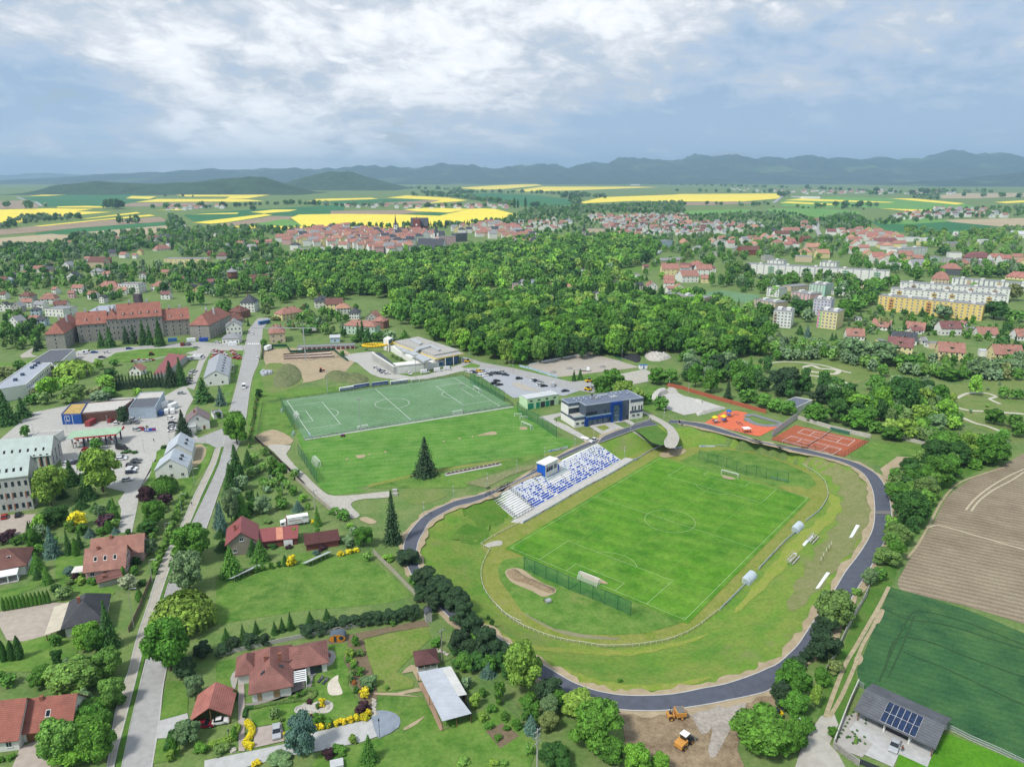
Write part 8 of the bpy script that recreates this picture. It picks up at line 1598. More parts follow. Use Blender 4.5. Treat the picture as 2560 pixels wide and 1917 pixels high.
hsp('A1','4,82,15,gbk 14,82,8,cwb 36,72,10,grw 26,74,11,gdg 33,62,9,cgw 72,76,14,hdw 60,64,16,grw 75,59,16,cmw 74,66,19,gdo 104,59,16,cgw 109,55,14,gdg 113,78,22,cdw 152,69,19,hgw 166,73,15,grw 151,56,29,gbo 138,48,12,grw 152,48,11,grw 162,48,10,cgw 169,49,11,gbk 108,23,14,gry 119,23,8,gbw 72,26,10,cgw 180,38,19,gdg 181,16,11,crw 192,15,14,gdg 179,20,12,gbw 192,41,14,grw 211,42,8,grw 219,36,9,cry 238,15,14,gbw 244,12,8,crw 256,16,19,gdg','houses of the old village edge')
hsp('A1','39,109,22,hbg 76,114,26,mrw 42,119,18,grw 61,123,19,ggw 6,125,16,cdw 26,126,19,cgg 16,125,10,cdw 95,123,22,gbw 86,133,41,fgw 22,150,22,cgw 54,146,16,grw 65,148,15,gdb 56,132,15,hdb 85,98,9,grw 121,96,19,grw 112,104,10,grp 144,106,16,grw 179,103,14,cow 192,99,15,gow 160,112,11,cdw 246,93,26,hrw 260,106,16,gmw 224,74,11,cmw 259,70,14,gry 5,106,10,gbw','houses behind the old palace')
H('A1',1200,755,1500,750,16,705,'h',6.,'r','w','white villa hospital with large red hip roof and chimneys',win=(6,3,2),chim=3);H('A1',1500,768,1750,772,14,655,'f',0,'r','w','pale blue-white flat wing with red parapet beside the villa hospital',win=(7,3,3))
H('A1',1970,240,2155,225,13,222,'h',6.5,'r','w','long village church hall with red hip roof',win=(4,2,1),chim=0);p=q('A1',2120,215);T=thg('church_tower','small white village church tower with dark spire','church tower',p);hh=hgt(p,px('A1',2120,140)[1]);bxp('tower',wallm('w'),T,-2.5,2.5,-2.5,2.5,0,hh);m=MB();m.lathe((0,0,hh),[(2.9,0),(2.2,2.),(1.,3.5),(1.4,5),(.1,9)],8);bd('spire',m,roofm('d'),T)
hsp('A2','27,94,19,hdy 39,83,12,cdy 44,95,16,cdy 61,86,16,gmy 60,96,22,cdw 12,82,14,crw 171,82,12,crw 182,88,19,hmy','houses by the water tower');H('A2',990,665,1215,655,14,628,'g',7.,'b','w','large white house with wide brown roof right of the water tower',win=(5,2,1))
hsp('A2','105,23,14,grw 132,22,15,grk 74,26,31,fgw 124,29,16,ggw 78,43,19,hbg 60,38,10,gbk 90,52,10,grw 120,55,11,grw 118,50,15,fbw 152,58,16,grw 79,53,10,gdg 68,9,9,cgw 38,4,10,cgw','houses between park and fields')
block('A1',2060,490,2700,470,14,335,'cream flat-roofed school with balconies behind the dark firs','y',3,9,0,'g','school_building',A=g('A2',-90,440),B=g('A2',450,445),H=11,hut=0);land('cream school',g('A2',200,445))
hsp('A2','192,29,16,hdw 205,36,31,fop 172,16,20,grw 188,9,20,gry 212,18,22,grw 231,18,18,grw 266,18,21,grw 236,34,12,crw 250,30,11,cow 268,28,18,grw 180,20,15,grp 152,23,12,grp 200,6,14,ggw 215,4,15,gdy 238,5,16,gdy 256,8,18,gro 272,5,18,gbk','houses at the near edge of the old town',eh=8.5)
def zone(f,poly,spacing,rows,group,W=(11,16),eh=6.,seed=1,rot=0.3,skip=0.1):
 pts=lst(f,poly);A=np.array([p[:2]for p in pts]);B=np.roll(A,-1,0);rs=random.Random(seed);x0,y0=A.min(0);x1,y1=A.max(0);c,s=cos(rot),sin(rot);R_=max(x1-x0,y1-y0);n=int(R_*1.5/spacing)+1;mx,my=A.mean(0);out=[]
 for i in rg(-n//2,n//2):
  for j in rg(-n//2,n//2):
   u=i*spacing+rs.uniform(-.2,.2)*spacing;v=j*spacing*1.25+rs.uniform(-.2,.2)*spacing;x=mx+u*c-v*s;y=my+u*s+v*c
   if not inside(A,B,np.array([x]),np.array([y]))[0]or rs.random()<skip or blocked(x,y,4):continue
   out.append((x,y))
 out.sort(key=lambda p:p[1]);k=0
 for x,y in out:
  w=rs.uniform(*W);d=w*rs.uniform(.65,.9);r=rot+rs.choice((0,0,pi/2))+rs.uniform(-.12,.12);st=rs.choice(rows);e=eh*rs.uniform(.85,1.25)
  while r>pi/4:r-=pi/2
  Aq=(x-w/2*cos(r),y-w/2*sin(r),0);Bq=(x+w/2*cos(r),y+w/2*sin(r),0);rh={'g':d*.38,'c':w*.38,'h':min(d,w)*.38,'m':min(d,w)*.45,'f':0}[st[0]]
  BLOCK.append((x,y,6));FARH.append((proj((x,y,0))[2],Aq,Bq,d,e,st,rh,group))
FARH=[]
TOWN=['grw','gkw','gry','cry','gkw','hrw','gow','gro','fgw','ggw','grp','hdw','fgo','gdw','ckw'];VILLA=['grw','hrw','cgw','fgw','ggw','crw','gbw','fgw','hmw','gow','cdw','grp'];ORNG=['gkw','how','ggw','fgw','grw','hrw','coy','gro','gkw','hry','cow']
hsp('A4','23,105,14,fgw 38,109,14,fgb 49,113,15,fgw 16,112,16,hgw 5,115,11,fgp 132,97,31,fgw 54,120,19,fgw 59,136,15,fgy 110,92,11,fgw 195,100,11,fgw 185,101,12,fgb','white flat-roofed villas at the park edge',eh=5.5)
hsp('A4','62,114,14,how 89,119,8,gow 100,123,12,how 128,117,12,hoo 134,133,19,cdw 164,113,11,gdg 200,116,14,gdg 221,117,18,crw 246,106,19,grw 246,113,19,grw 250,122,14,grw 263,121,18,cow 162,132,10,cow 180,137,8,cow 249,93,31,gry 269,101,20,grw 271,88,15,grb 211,86,10,gmo','houses behind the poplars')
H('A4',1868,592,2160,580,9,562,'g',3.,'g','o','long low grey-roofed barn beyond the allotments',win=(0,0,0));hsp('A4','188,74,16,fgg 225,60,8,gmo','sheds on the allotments')
hsp('A5','9,74,21,gmw 29,74,24,hkd 16,92,32,grw 42,93,20,gry 38,81,28,grw 50,76,15,hmw 2,108,11,crw 31,44,18,hgw 52,51,15,fgg','terraced houses by the school pitch')
block('A4',1750,1080,2330,1190,14,990,'long cream and pink four-storey school with green-striped end wall','y',4,12,3,'g','school_building',A=g('A5',-210,1050),B=g('A5',290,1120),H=13,strips=((.44,.56,(216,180,204)),),hut=1);land('pink and cream school',g('A5',200,1110))
H('A5',310,1150,415,1160,9,1085,'f',0,'g','y','small cream flat annex of the school',win=(3,0,1),chim=0)
ra=lambda*a,**k:block(*a,**k)
ra('A5',1160,1292,1385,1312,19,1090,'white five-storey tower block with brick coloured chimneys on its roof',wc='w',floors=5,bays=5,side=0,balc=(0,),hut=2);land('white tower block',g('A5',1260,1310))
ra('A5',1715,1300,1955,1330,19,1092,'yellow five-storey tower block with pink and green stripes on the corner',wc='y',floors=5,bays=5,side=0,balc=(),hut=2,strips=((-.01,.07,(214,150,180)),(.12,.2,(160,206,140))));land('yellow tower block',g('A5',1830,1310))
ra('A5',1660,1140,1880,1160,19,948,'lilac-white tower block half hidden behind the yellow tower block',wc='l',floors=5,bays=5,hut=2);ra('A5',1388,965,1625,1005,17,852,'pinkish tower block left of the mint tower block',wc='p',floors=5,bays=5,hut=2);ra('A5',928,1035,1190,1085,17,948,'pale beige tower block beside the school pitch',wc='o',floors=4,bays=5,hut=2);ra('A5',1615,882,1812,905,20,752,'mint-white tower block farthest back in the group',wc='m',floors=5,bays=5,hut=2,strips=((.9,1.01,(170,214,200)),));ra('A5',1085,905,1235,925,16,800,'pale block hidden by a bright tree at the pitch corner',wc='w',floors=4,bays=4,hut=1)
ra('A5',1895,885,2115,905,18,830,'low white two-storey block right of the mint tower block',wc='w',floors=2,bays=6,hut=3);ra('A6',-70,790,195,815,15,735,'low cream block in front of the long white slab',wc='y',floors=3,bays=6,hut=1);ra('A5',1390,850,1630,830,12,790,'low cream pavilion behind the pinkish tower block',wc='o',floors=2,bays=6,hut=0)
ra('A5',828,620,0,0,12,498,'very long white slab block with green balconies',wc='w',floors=5,bays=19,B=g('A6',505,728),balc=(3,8,13,17),balm=P('balcony_green',(170,206,176)),hut=5);land('long white slab block',g('A5',1600,680))
for a,b,c,l in((1088,1290,455,'square white tower standing behind the left half of the long slab'),(1748,1955,478,'square white tower standing behind the right half of the long slab')):ra('A5',a,575,b,590,16,c,l,wc='w',floors=6,bays=4,hut=1)
OCH=P('ochre_render',(232,206,128),stain=.1);land('yellow slab block',g('A6',1000,1150))
ra('A6',365,1082,1672,1220,12,900,'long yellow five-storey slab block with orange balconies',wm=OCH,floors=5,bays=19,balc=(2,9),balm=P('balcony_orange',(222,160,96)),hut=5,side=0)
ra('A6',518,980,1948,1088,12,812,'white slab block directly behind the yellow slab',wc='w',floors=5,bays=19,balc=(1,7,10,16),balm=P('balcony_ochre',(214,180,104)),hut=5);ra('A6',635,895,2012,992,12,735,'white slab block with brown balconies, third row back',wc='w',floors=5,bays=19,balc=(2,8,12,16),balm=P('balcony_brown',(190,164,140)),hut=5);ra('A6',1297,765,2320,850,12,682,'white slab block at the back right, fourth row',wc='w',floors=5,bays=16,balc=(3,9),hut=4);ra('A6',1168,490,1810,530,12,430,'long grey slab block beyond the gardens',wc='g',floors=4,bays=14,hut=2);ra('A6',600,425,985,395,16,320,'pale hospital block with flat roofs beyond the gardens',wc='w',floors=4,bays=8,hut=2)
for f,xa,ya,xb,yb,D,yt,rc,wc,l in(('A6',290,1320,520,1345,11,1275,'r','w','double house with red roof nearest the yellow tower block'),('A6',710,1345,955,1370,11,1305,'r','w','double house with stepped red roof before the yellow slab'),('A6',1165,1400,1420,1400,10,1310,'m','w','white and yellow double house with pink-red roof'),('A6',1635,1420,1890,1430,11,1385,'r','w','double house with orange-red roof by the big dark trees'),('A6',-20,1455,205,1465,10,1400,'r','w','red-roofed house with broad dormer by the car yard'),('A6',2120,1465,2330,1470,11,1410,'r','w','red-roofed house at the photo edge'),('A6',545,1500,860,1525,11,1440,'d','w','black-roofed house behind the maroon-roofed house')):
 H(f,xa,ya,xb,yb,D,yt,'g',4.6,rc,wc,l,win=(5,2,1),dormer=1,chim=2)
for xa,ya,xb,yb,yt,rc,l in((1325,268,1490,285,212,'m','large cream house with maroon roof and eyebrow dormer'),(1655,308,1825,320,250,'r','large cream house with orange-red roof and eyebrow dormer'),(2015,318,2200,325,268,'r','large cream house with red roof nearest the photo edge')):H('F',xa,ya,xb,yb,11,yt,'g',5.2,rc,'y',l,win=(5,2,2),dormer=1,chim=2,plinth=True)
land('maroon-roofed cream house',g('F',1400,280));H('F',1925,285,1995,290,6,250,'f',0,'w','w','small white garage with yellow doors between the cream houses',win=(0,0,0),chim=0);H('F',1600,235,1660,240,6,200,'f',0,'g','o','small flat garage by the orange-roofed cream house',win=(0,0,0),chim=0)
hsp('A6','16,153,11,fgw 186,162,10,crw 199,170,14,fgg 108,173,18,gmw 132,195,14,fgw 120,189,9,ggw 55,190,11,fgy','sheds and garages between the terracotta houses',eh=2.8)
H('A6',1520,445,1805,445,16,440,'m',8.,'m','k','big dark red mansard-roofed villa beyond the gardens',win=(6,2,2));H('A6',1170,640,1420,650,14,560,'h',6.,'r','d','dark-walled villa with red hip roof behind the slabs',win=(7,2,2));H('A6',1040,745,1265,760,14,690,'m',8.,'r','o','beige mansard villa with ornate red roof behind the slabs',win=(5,2,2));H('A6',1970,690,2350,720,14,660,'h',6.,'k','y','long cream house with salmon hip roof at the photo edge',win=(7,2,1));H('A6',1420,560,1530,560,12,500,'h',6.,'r','y','cream villa with pointed red roof before the grey slab')
hsp('A5','116,39,16,how 99,31,10,gow 55,36,11,cow 181,38,14,hmw 199,52,20,hoy 210,44,25,goo 226,54,22,goy 199,30,16,gbk 144,30,16,gow 116,46,15,how 111,49,38,gbk 90,46,12,cgg 140,59,18,fgg 194,60,28,fgo 175,16,30,grw 161,22,28,gbw 238,18,16,gmw 272,19,15,grw 149,16,11,gdd','villas beyond the allotments',eh=7.5)
def church(f,x,yb,yt,w,label,wm,rm,tower=.62,nave=None,shape='spire'):
 p=q(f,x,yb);T=thg('church',label,'church',p);dep=proj(p)[2];W=w*FR[f][2]*dep/FPX;h=hgt(p,px(f,x,yt)[1]);th=h*tower;land(label.split(' with')[0],p);BLOCK.append((p[0],p[1],14))
 bxp('tower',wm,T,-W/2,W/2,-W/2,W/2,0,th)
 m=MB();m.lathe((0,0,th),[(W*.56,0),(W*.5,(h-th)*.08),(W*.3,(h-th)*.2),(W*.32,(h-th)*.26),(W*.2,(h-th)*.45),(.05,h-th)]if shape=='spire' else[(W*.6,0),(W*.3,(h-th)*.6),(.1,h-th)],8);bd('spire',m,rm,T)
 for z in(.55,.8):bxp('window',GLS,T,-W*.14,W*.14,-W/2-.15,-W/2-.01,th*z,th*z+W*.4)
 if nave:bxp('nave',wm,T,W/2,W/2+nave,-W*.9,W*.9,0,th*.42);r=MB();gableroof(r,W/2,W/2+nave,-W*.9,W*.9,th*.42,W*1.3,'x',.5);bd('nave_roof',r,rm,T)
SL_M=roofm('d');WTW=wallm('w')
church('A3',655,265,-30,42,'slender white baroque church tower with tall dark spire',WTW,SL_M,.52,22);church('A3',1160,330,85,70,'white church tower with thin dark needle spire in the old town',WTW,SL_M,.48,10);church('A4',900,340,80,40,'pale stone church with pointed spire at the park',P('pale_stone',(190,186,176)),SL_M,.55,20)
p=q('A3',920,225);T=thg('church','dark red brick gothic church with broad tower and steep slate roof','church',p);BR=P('gothic_brick',(136,76,66));bxp('tower',BR,T,-7,7,-7,7,0,30);r=MB();gableroof(r,-14,22,4,26,16,16,'x',.6);bd('roof',r,SL_M,T);bxp('nave',BR,T,-13.5,21.5,4.5,25.5,0,16);bd('clock',MB().tube((0,-7.2,19),(0,-7.01,19),2,2,16),WHITE,T);bd('turret_spike',MB().tube((0,0,30),(0,0,38),.8,.1,6),SL_M,T);land('brick gothic church',p)
H('A3',905,470,1230,480,26,420,'g',16,'d','w','big pale hall church with steep dark slate roof at the park edge',win=(6,2,1),chim=0);land('hall church',g('A3',1070,480));ra('A3',1195,370,1405,360,14,265,'long pale office block with window bands in the old town',wc='p',floors=4,bays=10,hut=0);ra('A3',1410,330,1550,320,14,225,'dark glazed block with pale end wall in the old town',wc='d',floors=4,bays=6,hut=0);H('A3',500,360,632,355,18,290,'f',0,'g','k','red cube-shaped town building with flat roof',win=(4,2,3),chim=0);ra('A4',1090,350,1255,345,16,285,'dark brick flat-roofed factory block right of the park church',wc='k',floors=3,bays=8,hut=0);H('A4',222,410,335,410,14,330,'m',9,'d','k','dark brick villa with slate turrets at the old town edge',win=(4,2,3));H('A4',555,375,740,365,16,330,'h',7,'o','y','bright orange hip-roofed house left of the park church',win=(5,2,2));ra('A4',290,290,395,300,14,215,'plain white blank-walled block at the old town edge',wc='w',floors=3,bays=3,hut=0);H('A4',1470,410,1710,440,14,380,'g',4.5,'m','o','long pink-roofed factory beyond the park',win=(8,2,2));ra('A4',1800,410,1850,412,12,318,'crimson stair tower of the scaffolded building',wm=P('crimson_render',(170,44,62)),floors=1,bays=1,hut=0);ra('A4',1855,410,2010,400,18,320,'pale blue scaffolded building behind the park',wc='b',floors=4,bays=7,hut=0);H('A4',2070,390,2200,395,16,345,'h',8,'o','o','large orange mansard house beside the scaffolded building',win=(5,2,2));ra('A4',940,235,1160,240,14,160,'long house with many red dormers behind the park church',wc='o',floors=2,bays=10,hut=0,rc='k');H('A4',1680,460,1850,470,14,445,'f',0,'w','b','low white flat hall before the scaffolded building',win=(0,0,0),chim=0)
zone('A3','0,62 75,54 155,61 288,61 290,82 220,82 208,118 150,128 100,125 75,116 0,108',16,TOWN,'red-roofed houses of the old town',(11,16),11.,3,.5,.05)
zone('A2','350,18 425,0 553,-8 553,28 500,48 412,45 362,35',20,TOWN,'red-roofed houses of the old town',(12,17),9.,4,.4,.1)
zone('A4','0,92 0,60 62,60 105,75 130,95 50,105',20,TOWN,'houses at the right of the old town',(12,16),8.,5,.2,.15)
zone('A3','330,48 475,28 553,32 553,82 495,82 425,65',24,TOWN,'houses at the right of the old town',(12,18),8.,6,.2,.25)
zone('A5','88,58 225,50 350,55 375,75 325,82 225,65 150,82 95,82',27,ORNG,'orange-roofed villas beyond the allotments',(11,17),7.5,7,.15,.2)
zone('A6','0,32 75,30 175,50 175,82 75,82 0,105',26,ORNG,'houses on the far right',(12,18),7.,8,-.1,.2)
zone('A6','50,105 150,110 238,105 250,140 175,150 90,140',27,ORNG,'houses behind the long slab',(13,19),7.5,9,-.1,.15)
zone('A6','458,120 553,120 553,150 475,135',28,ORNG,'houses behind the slabs',(12,17),7.5,10,-.1,.2)
zone('A4','15,28 150,12 185,22 175,55 105,50 15,50',26,VILLA,'villas on the far slope',(10,15),6.,11,.1,.2)
zone('A4','245,2 553,0 553,70 450,68 345,68 295,38 245,15',25,VILLA,'villas on the far slope',(10,15),6.,12,.1,.15)
zone('A5','0,0 250,0 270,15 225,25 125,35 0,42',25,VILLA,'villas on the far slope',(10,15),6.,13,.1,.18)
zone('C','200,118 220,112 218,135 195,125',30,VILLA,'villas on the far slope',(10,15),6.,14,.1,.3)
zone('C','322,109 362,100 425,92 525,98 525,108 450,105 390,110 350,112',42,VILLA,'distant village houses',(12,18),7.,15,.1,.2)
zone('A','262,91 350,88 362,93 270,95',45,VILLA,'distant village houses',(12,18),7.,16,.1,.2);zone('B','0,86 130,88 240,85 272,88 270,92 130,92 0,90',45,VILLA,'distant village houses',(12,20),7.,17,.1,.25);zone('C','232,129 312,125 315,140 275,140 235,135',34,ORNG,'houses on the far right',(12,18),7.,18,.1,.3);zone('C','75,59 200,64 338,62 475,66 475,69 175,68 75,62',110,VILLA,'distant village houses',(16,26),8.,20,.1,.4)
hsp('A6','50,34,22,gmw 70,34,21,gmw 86,37,16,grw 100,28,32,fww 131,29,21,fww 119,34,16,fwy 175,36,44,fgg 220,32,38,fww 269,22,25,gww 168,53,21,frw 138,60,19,fgm','sheds and halls on the far right',eh=7.)
p=q('A6',1338,205);T=thg('advert_mast','tall white advertising sign on a mast among the far trees','sign',p);h=hgt(p,px('A6',1338,150)[1]);bd('mast',MB().tube((0,0,0),(0,0,h),.5,.4,8),STEEL,T);bxp('panel',WHITE,T,-5,5,-.4,.4,h,h+7.5);bxp('sign_mark',P('sign_red',(190,60,70),.6),T,-1,1.5,-.46,-.401,h+2,h+5)
for f,xa,ya,xb,yb,yt,l in(('C',715,290,780,296,284,'long dark warehouse before the white warehouse in the yellow fields'),('C',775,300,900,302,286,'large white warehouse in the yellow fields'),('B',1870,216,1930,216,208,'white hall far off below the mountains'),('B',840,352,890,354,334,'white hall beside the far poplars')):ra(f,xa,ya,xb,yb,40,yt,l,wc='w' if 'white' in l else 'd',floors=1,bays=1,hut=0,name='warehouse')
NH=300-len([o for o in COL.objects if o.parent is None and(o.name=='house' or o.name.startswith('house.'))])
FARH=[h for h in sorted(FARH,key=lambda h:h[0])if-30<proj(h[1])[0]<2590]
for _,Aq,Bq,d,e,st,rh,group in FARH[:NH]:house(Aq,Bq,d,e,st[0],rh,st[2],st[1],None,win=(0,0,0),chim=0,group=group,look=WN[st[2]]+' house with '+RN[st[1]]+' '+TN[st[0]]+' roof')
FARH=[h[1:7]for h in FARH[NH:]]
if FARH:
 m=MB();mats=[];idx={}
 def mi(mt):
  if mt not in idx:idx[mt]=len(mats);mats.append(mt)
  return idx[mt]
 for Aq,Bq,d,e,st,rh in FARH:
  L=hypot(Bq[0]-Aq[0],Bq[1]-Aq[1]);w=MB();w.box(0,L,0,d,-.2,e,mi(wallm(st[2])));ax='x' if st[0]!='c' else 'y'
  if st[0]in 'gc':gable_ends(w,0,L,0,d,e,rh,ax,mi(wallm(st[2])));gableroof(w,0,L,0,d,e,rh,ax,.4,.2,mi(roofm(st[1],st[0])))
  elif st[0]=='f':w.box(-.2,L+.2,-.2,d+.2,e+.01,e+.4,mi(roofm(st[1],'f')))
  else:hiproof(w,-.4,L+.4,-.4,d+.4,e+.1,rh,mi(roofm(st[1],st[0])))
  r=dirz(Aq,Bq);c,s=cos(r),sin(r);i=len(m.v);m.v+=[(Aq[0]+x*c-y*s,Aq[1]+x*s+y*c,z)for x,y,z in w.v];m.f+=[tuple(i+k for k in f)for f in w.f];m.m+=w.m
 o=bd('distant_houses',m,mats);o['kind']='stuff';o['label']='scattered small houses of the far suburbs and villages'
def T_(f,s,kind,tint):
 for t in s.split():
  a=pc_(t,4);tpx(f,*a[:4],a[4]if len(a)>4 and a[4]else kind,a[5]if len(a)>5 else tint)
tpx('a',450,400,15,310,'b','yg','big yellow-green lime tree beside the rust-panelled office');tpx('a',900,290,-130,350,'b','yg','bigger yellow-green lime tree by the office parking column')
T_('a','95,41,9,24,s,dg 78,25,-5,19,s,dg 62,70,46,29,b,dg 125,62,36,14,s,g 44,75,55,16,b,by 86,71,51,19,b,ye 115,70,55,19,b,pu 109,59,44,15,u,gg 32,75,61,9,s,dg 58,102,66,21,s,bg 75,99,71,11,s,dg 83,100,80,9,t,g 87,92,71,9,s,dg 98,80,68,14,s,bg 109,78,69,11,u,g 118,75,60,10,t,g 125,76,68,11,s,bg 36,95,71,16,b,g 41,90,75,11,b,lg 42,119,95,21,s,g 52,131,110,15,s,g 75,121,112,14,u,bg 75,132,125,10,u,ol 88,131,122,11,u,yg 100,131,123,11,u,g 82,125,118,10,u,pu 134,124,110,6,t,g 146,121,111,12,u,g 140,138,120,19,b,wh 164,99,80,14,b,gg 148,110,100,11,u,dg 161,80,61,24,b,dg 169,70,40,25,b,g 179,34,12,28,w,g 160,44,24,20,b,pu 180,46,32,16,b,pu 154,95,86,10,u,g 172,54,41,19,b,lg 154,132,125,10,u,dg 125,70,59,11,b,lg 11,80,71,14,u,pu 20,88,78,12,u,g 104,52,41,15,s,dg 120,50,38,14,s,dg 88,50,39,19,s,dg 68,38,22,16,s,dg 4,88,75,15,b,pu 25,80,75,10,t,g 151,149,135,9,t,g 70,148,134,18,b,ol 60,138,130,11,u,dg 41,126,112,12,s,dg 34,102,92,11,b,g','b','g')
T_('a','210,111,66,42,b,mg 206,144,96,38,b,gg 201,188,139,68,w,yg 241,78,39,16,s,bg 262,62,32,21,s,g 251,65,25,18,b,gg 249,25,-2,16,s,dg 258,22,0,15,b,dg 238,81,70,14,s,dg 275,50,30,10,s,dg','b','g')
for k in rg(14):tpx('a',1595-k*20+random.uniform(-6,6),310+k*50,235+k*50,75,'u','lg','rounded green shrub in the row along the pavement slope')
for k in rg(12):tpx('a',40+k*35,1275-k*6,1150-k*6,40,'t','g','clipped thuja in the dense hedge row by the cobbled drive')
T_('b','5,60,36,9,t,dg 14,59,36,9,t,dg 22,58,31,10,t,dg 186,80,12,55,b,g 120,48,-8,24,s,dg 95,48,19,28,b,by 106,52,25,25,b,g 61,44,30,12,b,g 48,90,65,28,b,g 10,88,74,20,b,g 85,105,61,58,b,lg 119,80,46,32,b,lg 95,138,108,62,b,mg 125,112,78,28,b,lg 70,173,125,42,b,lg 110,173,126,41,b,mg 88,173,144,52,b,by 205,152,123,29,b,gg 212,102,75,22,b,gg 202,81,55,25,p,dk 220,58,38,21,p,dk 188,162,140,9,u,g 185,168,155,11,u,yg 80,80,56,18,b,gg 2,80,70,10,b,g 255,100,90,6,u,dg 254,146,130,9,u,g 240,161,149,19,u,ol 218,160,148,16,u,g 12,166,161,10,u,g 2,168,162,8,u,g','b','g')
def hedge(f,s,w,h,tint,label):
 pts=smo(gpl(f,s),5);o=pts[0];P_=[(p[0]-o[0],p[1]-o[1])for p in pts];T=thg('hedge',label,'hedge',o);rs=np.random.RandomState(len(s));C=[];N=[]
 for a,b in zip(P_,P_[1:]):
  L=hypot(b[0]-a[0],b[1]-a[1]);n=int(L*90)
  for i in rg(n):
   t=rs.rand();th=rs.uniform(-.2,pi+.2);r=.9+.12*rs.rand();dx,dy=(b[0]-a[0])/(L+1e-6),(b[1]-a[1])/(L+1e-6);c_=cos(th)*w/2*r;z=max(.05,h*(.35+.65*abs(sin(th))*r if sin(th)>0 else.3*rs.rand()))
   C.append((a[0]+dx*L*t-dy*c_,a[1]+dy*L*t+dx*c_,z));N.append((-dy*cos(th)+rs.normal()*.4,dx*cos(th)+rs.normal()*.4,abs(sin(th))+.2))
 v,fq=quads(np.array(C),np.array(N),.34*np.ones(len(C)),.75,3);core=MB();a=offs(P_,w*.4);b=offs(P_,-w*.4)
 for i in rg(len(P_)-1):core.prism([a[i][:2],a[i+1][:2],b[i+1][:2],b[i][:2]],0,h*.82)
 link('foliage',qmesh('foliage',v,fq,[LEAFM],core.v,core.f),T,color=lin(TINTS[tint]))
hedge('d','66,252 75,260 79,272 70,288 65,298 80,304',1.5,1.2,'ye','golden yellow S-shaped clipped hedge at the parking bay');hedge('d','48,260 38,282 15,295 -15,302',1.6,1.3,'yg','curved bright green hedge by the garden path');hedge('b','375,275 370,295 364,312',2.2,1.5,'dg','straight dark clipped hedge block beside the street');hedge('d','82,220 120,211 175,204 205,200 215,190 208,181 195,180',.9,.8,'ol','curving low olive hedge of balls below the bungalow');hedge('d','62,240 65,222 82,218',1.,.7,'dg','short dark hedge at the garden path corner')
for k,(x,y,w)in enumerate(((610,1130,60),(870,1060,40),(915,1060,50),(975,1045,50),(1042,1030,55),(1095,1015,60),(1158,1000,60),(1215,985,60),(1275,975,70),(1320,940,60),(1300,985,50))):tpx('d',x,y+8,y-52,w*1.15,'u','ye','golden yellow shrub ball in the row along the driveway')
tpx('d',920,870,785,70,'u','ye','golden yellow shrub on the round rockery');tpx('d',1285,800,705,100,'b','ye','golden yellow small tree in the long planting bed');tpx('d',350,1382,1340,80,'u','ye','golden yellow shrub at the lower edge of the driveway');tpx('d',1195,680,640,50,'u','or','small orange shrub in the long planting bed');tpx('d',970,440,395,50,'u','pk','pink flowering shrub by the bungalow patio')
T_('d','12,41,22,14,s,dg 30,38,18,10,s,dg 44,30,14,10,s,dg 64,31,15,10,s,dg 72,28,11,10,s,dg 81,26,5,10,s,dg 102,20,4,12,s,dg 120,15,1,11,s,dg 100,34,19,22,p,dk 112,32,17,22,p,dk 125,28,14,21,p,dk 138,26,11,21,p,dk 150,24,9,21,p,dk 162,22,7,21,p,dk 175,20,5,21,p,dk 188,19,4,21,p,dk 200,17,2,21,p,dk 211,15,-1,21,p,dk 19,50,32,19,p,dk 38,46,29,21,p,dk 52,44,30,16,p,dk 8,55,41,19,p,dk 151,44,31,10,u,g 145,56,44,11,u,yg 155,55,46,11,u,ol 144,61,54,9,u,g 149,64,57,8,u,yg 149,68,61,7,u,g 148,75,68,8,u,ol 156,75,65,11,u,g 146,82,72,8,u,ol 161,86,76,14,u,gg 168,92,86,8,u,dg 102,71,62,9,u,ol 113,66,61,5,u,g 99,85,74,6,u,gg 89,99,92,6,u,g 95,96,90,5,u,g 81,101,96,5,u,g 64,122,109,12,b,ol 71,125,119,6,u,ol 110,111,104,6,u,ol 101,106,102,8,u,pu 159,116,104,16,u,pu 105,125,116,10,u,pu 112,130,115,15,u,g 122,131,121,10,u,g 94,168,118,34,p,bg 166,173,138,24,s,g 148,149,139,11,u,yg 121,165,154,14,u,pu 135,161,151,16,u,g 129,156,151,10,u,g 70,173,161,28,u,gg 238,45,34,14,u,g 258,52,41,20,p,dg 269,75,50,22,p,g 271,90,76,12,b,gg 254,130,122,12,u,g 185,90,88,5,u,g 22,102,89,5,u,dg 191,21,15,8,u,g 168,90,75,16,u,gg 152,95,86,8,u,dg','u','g')
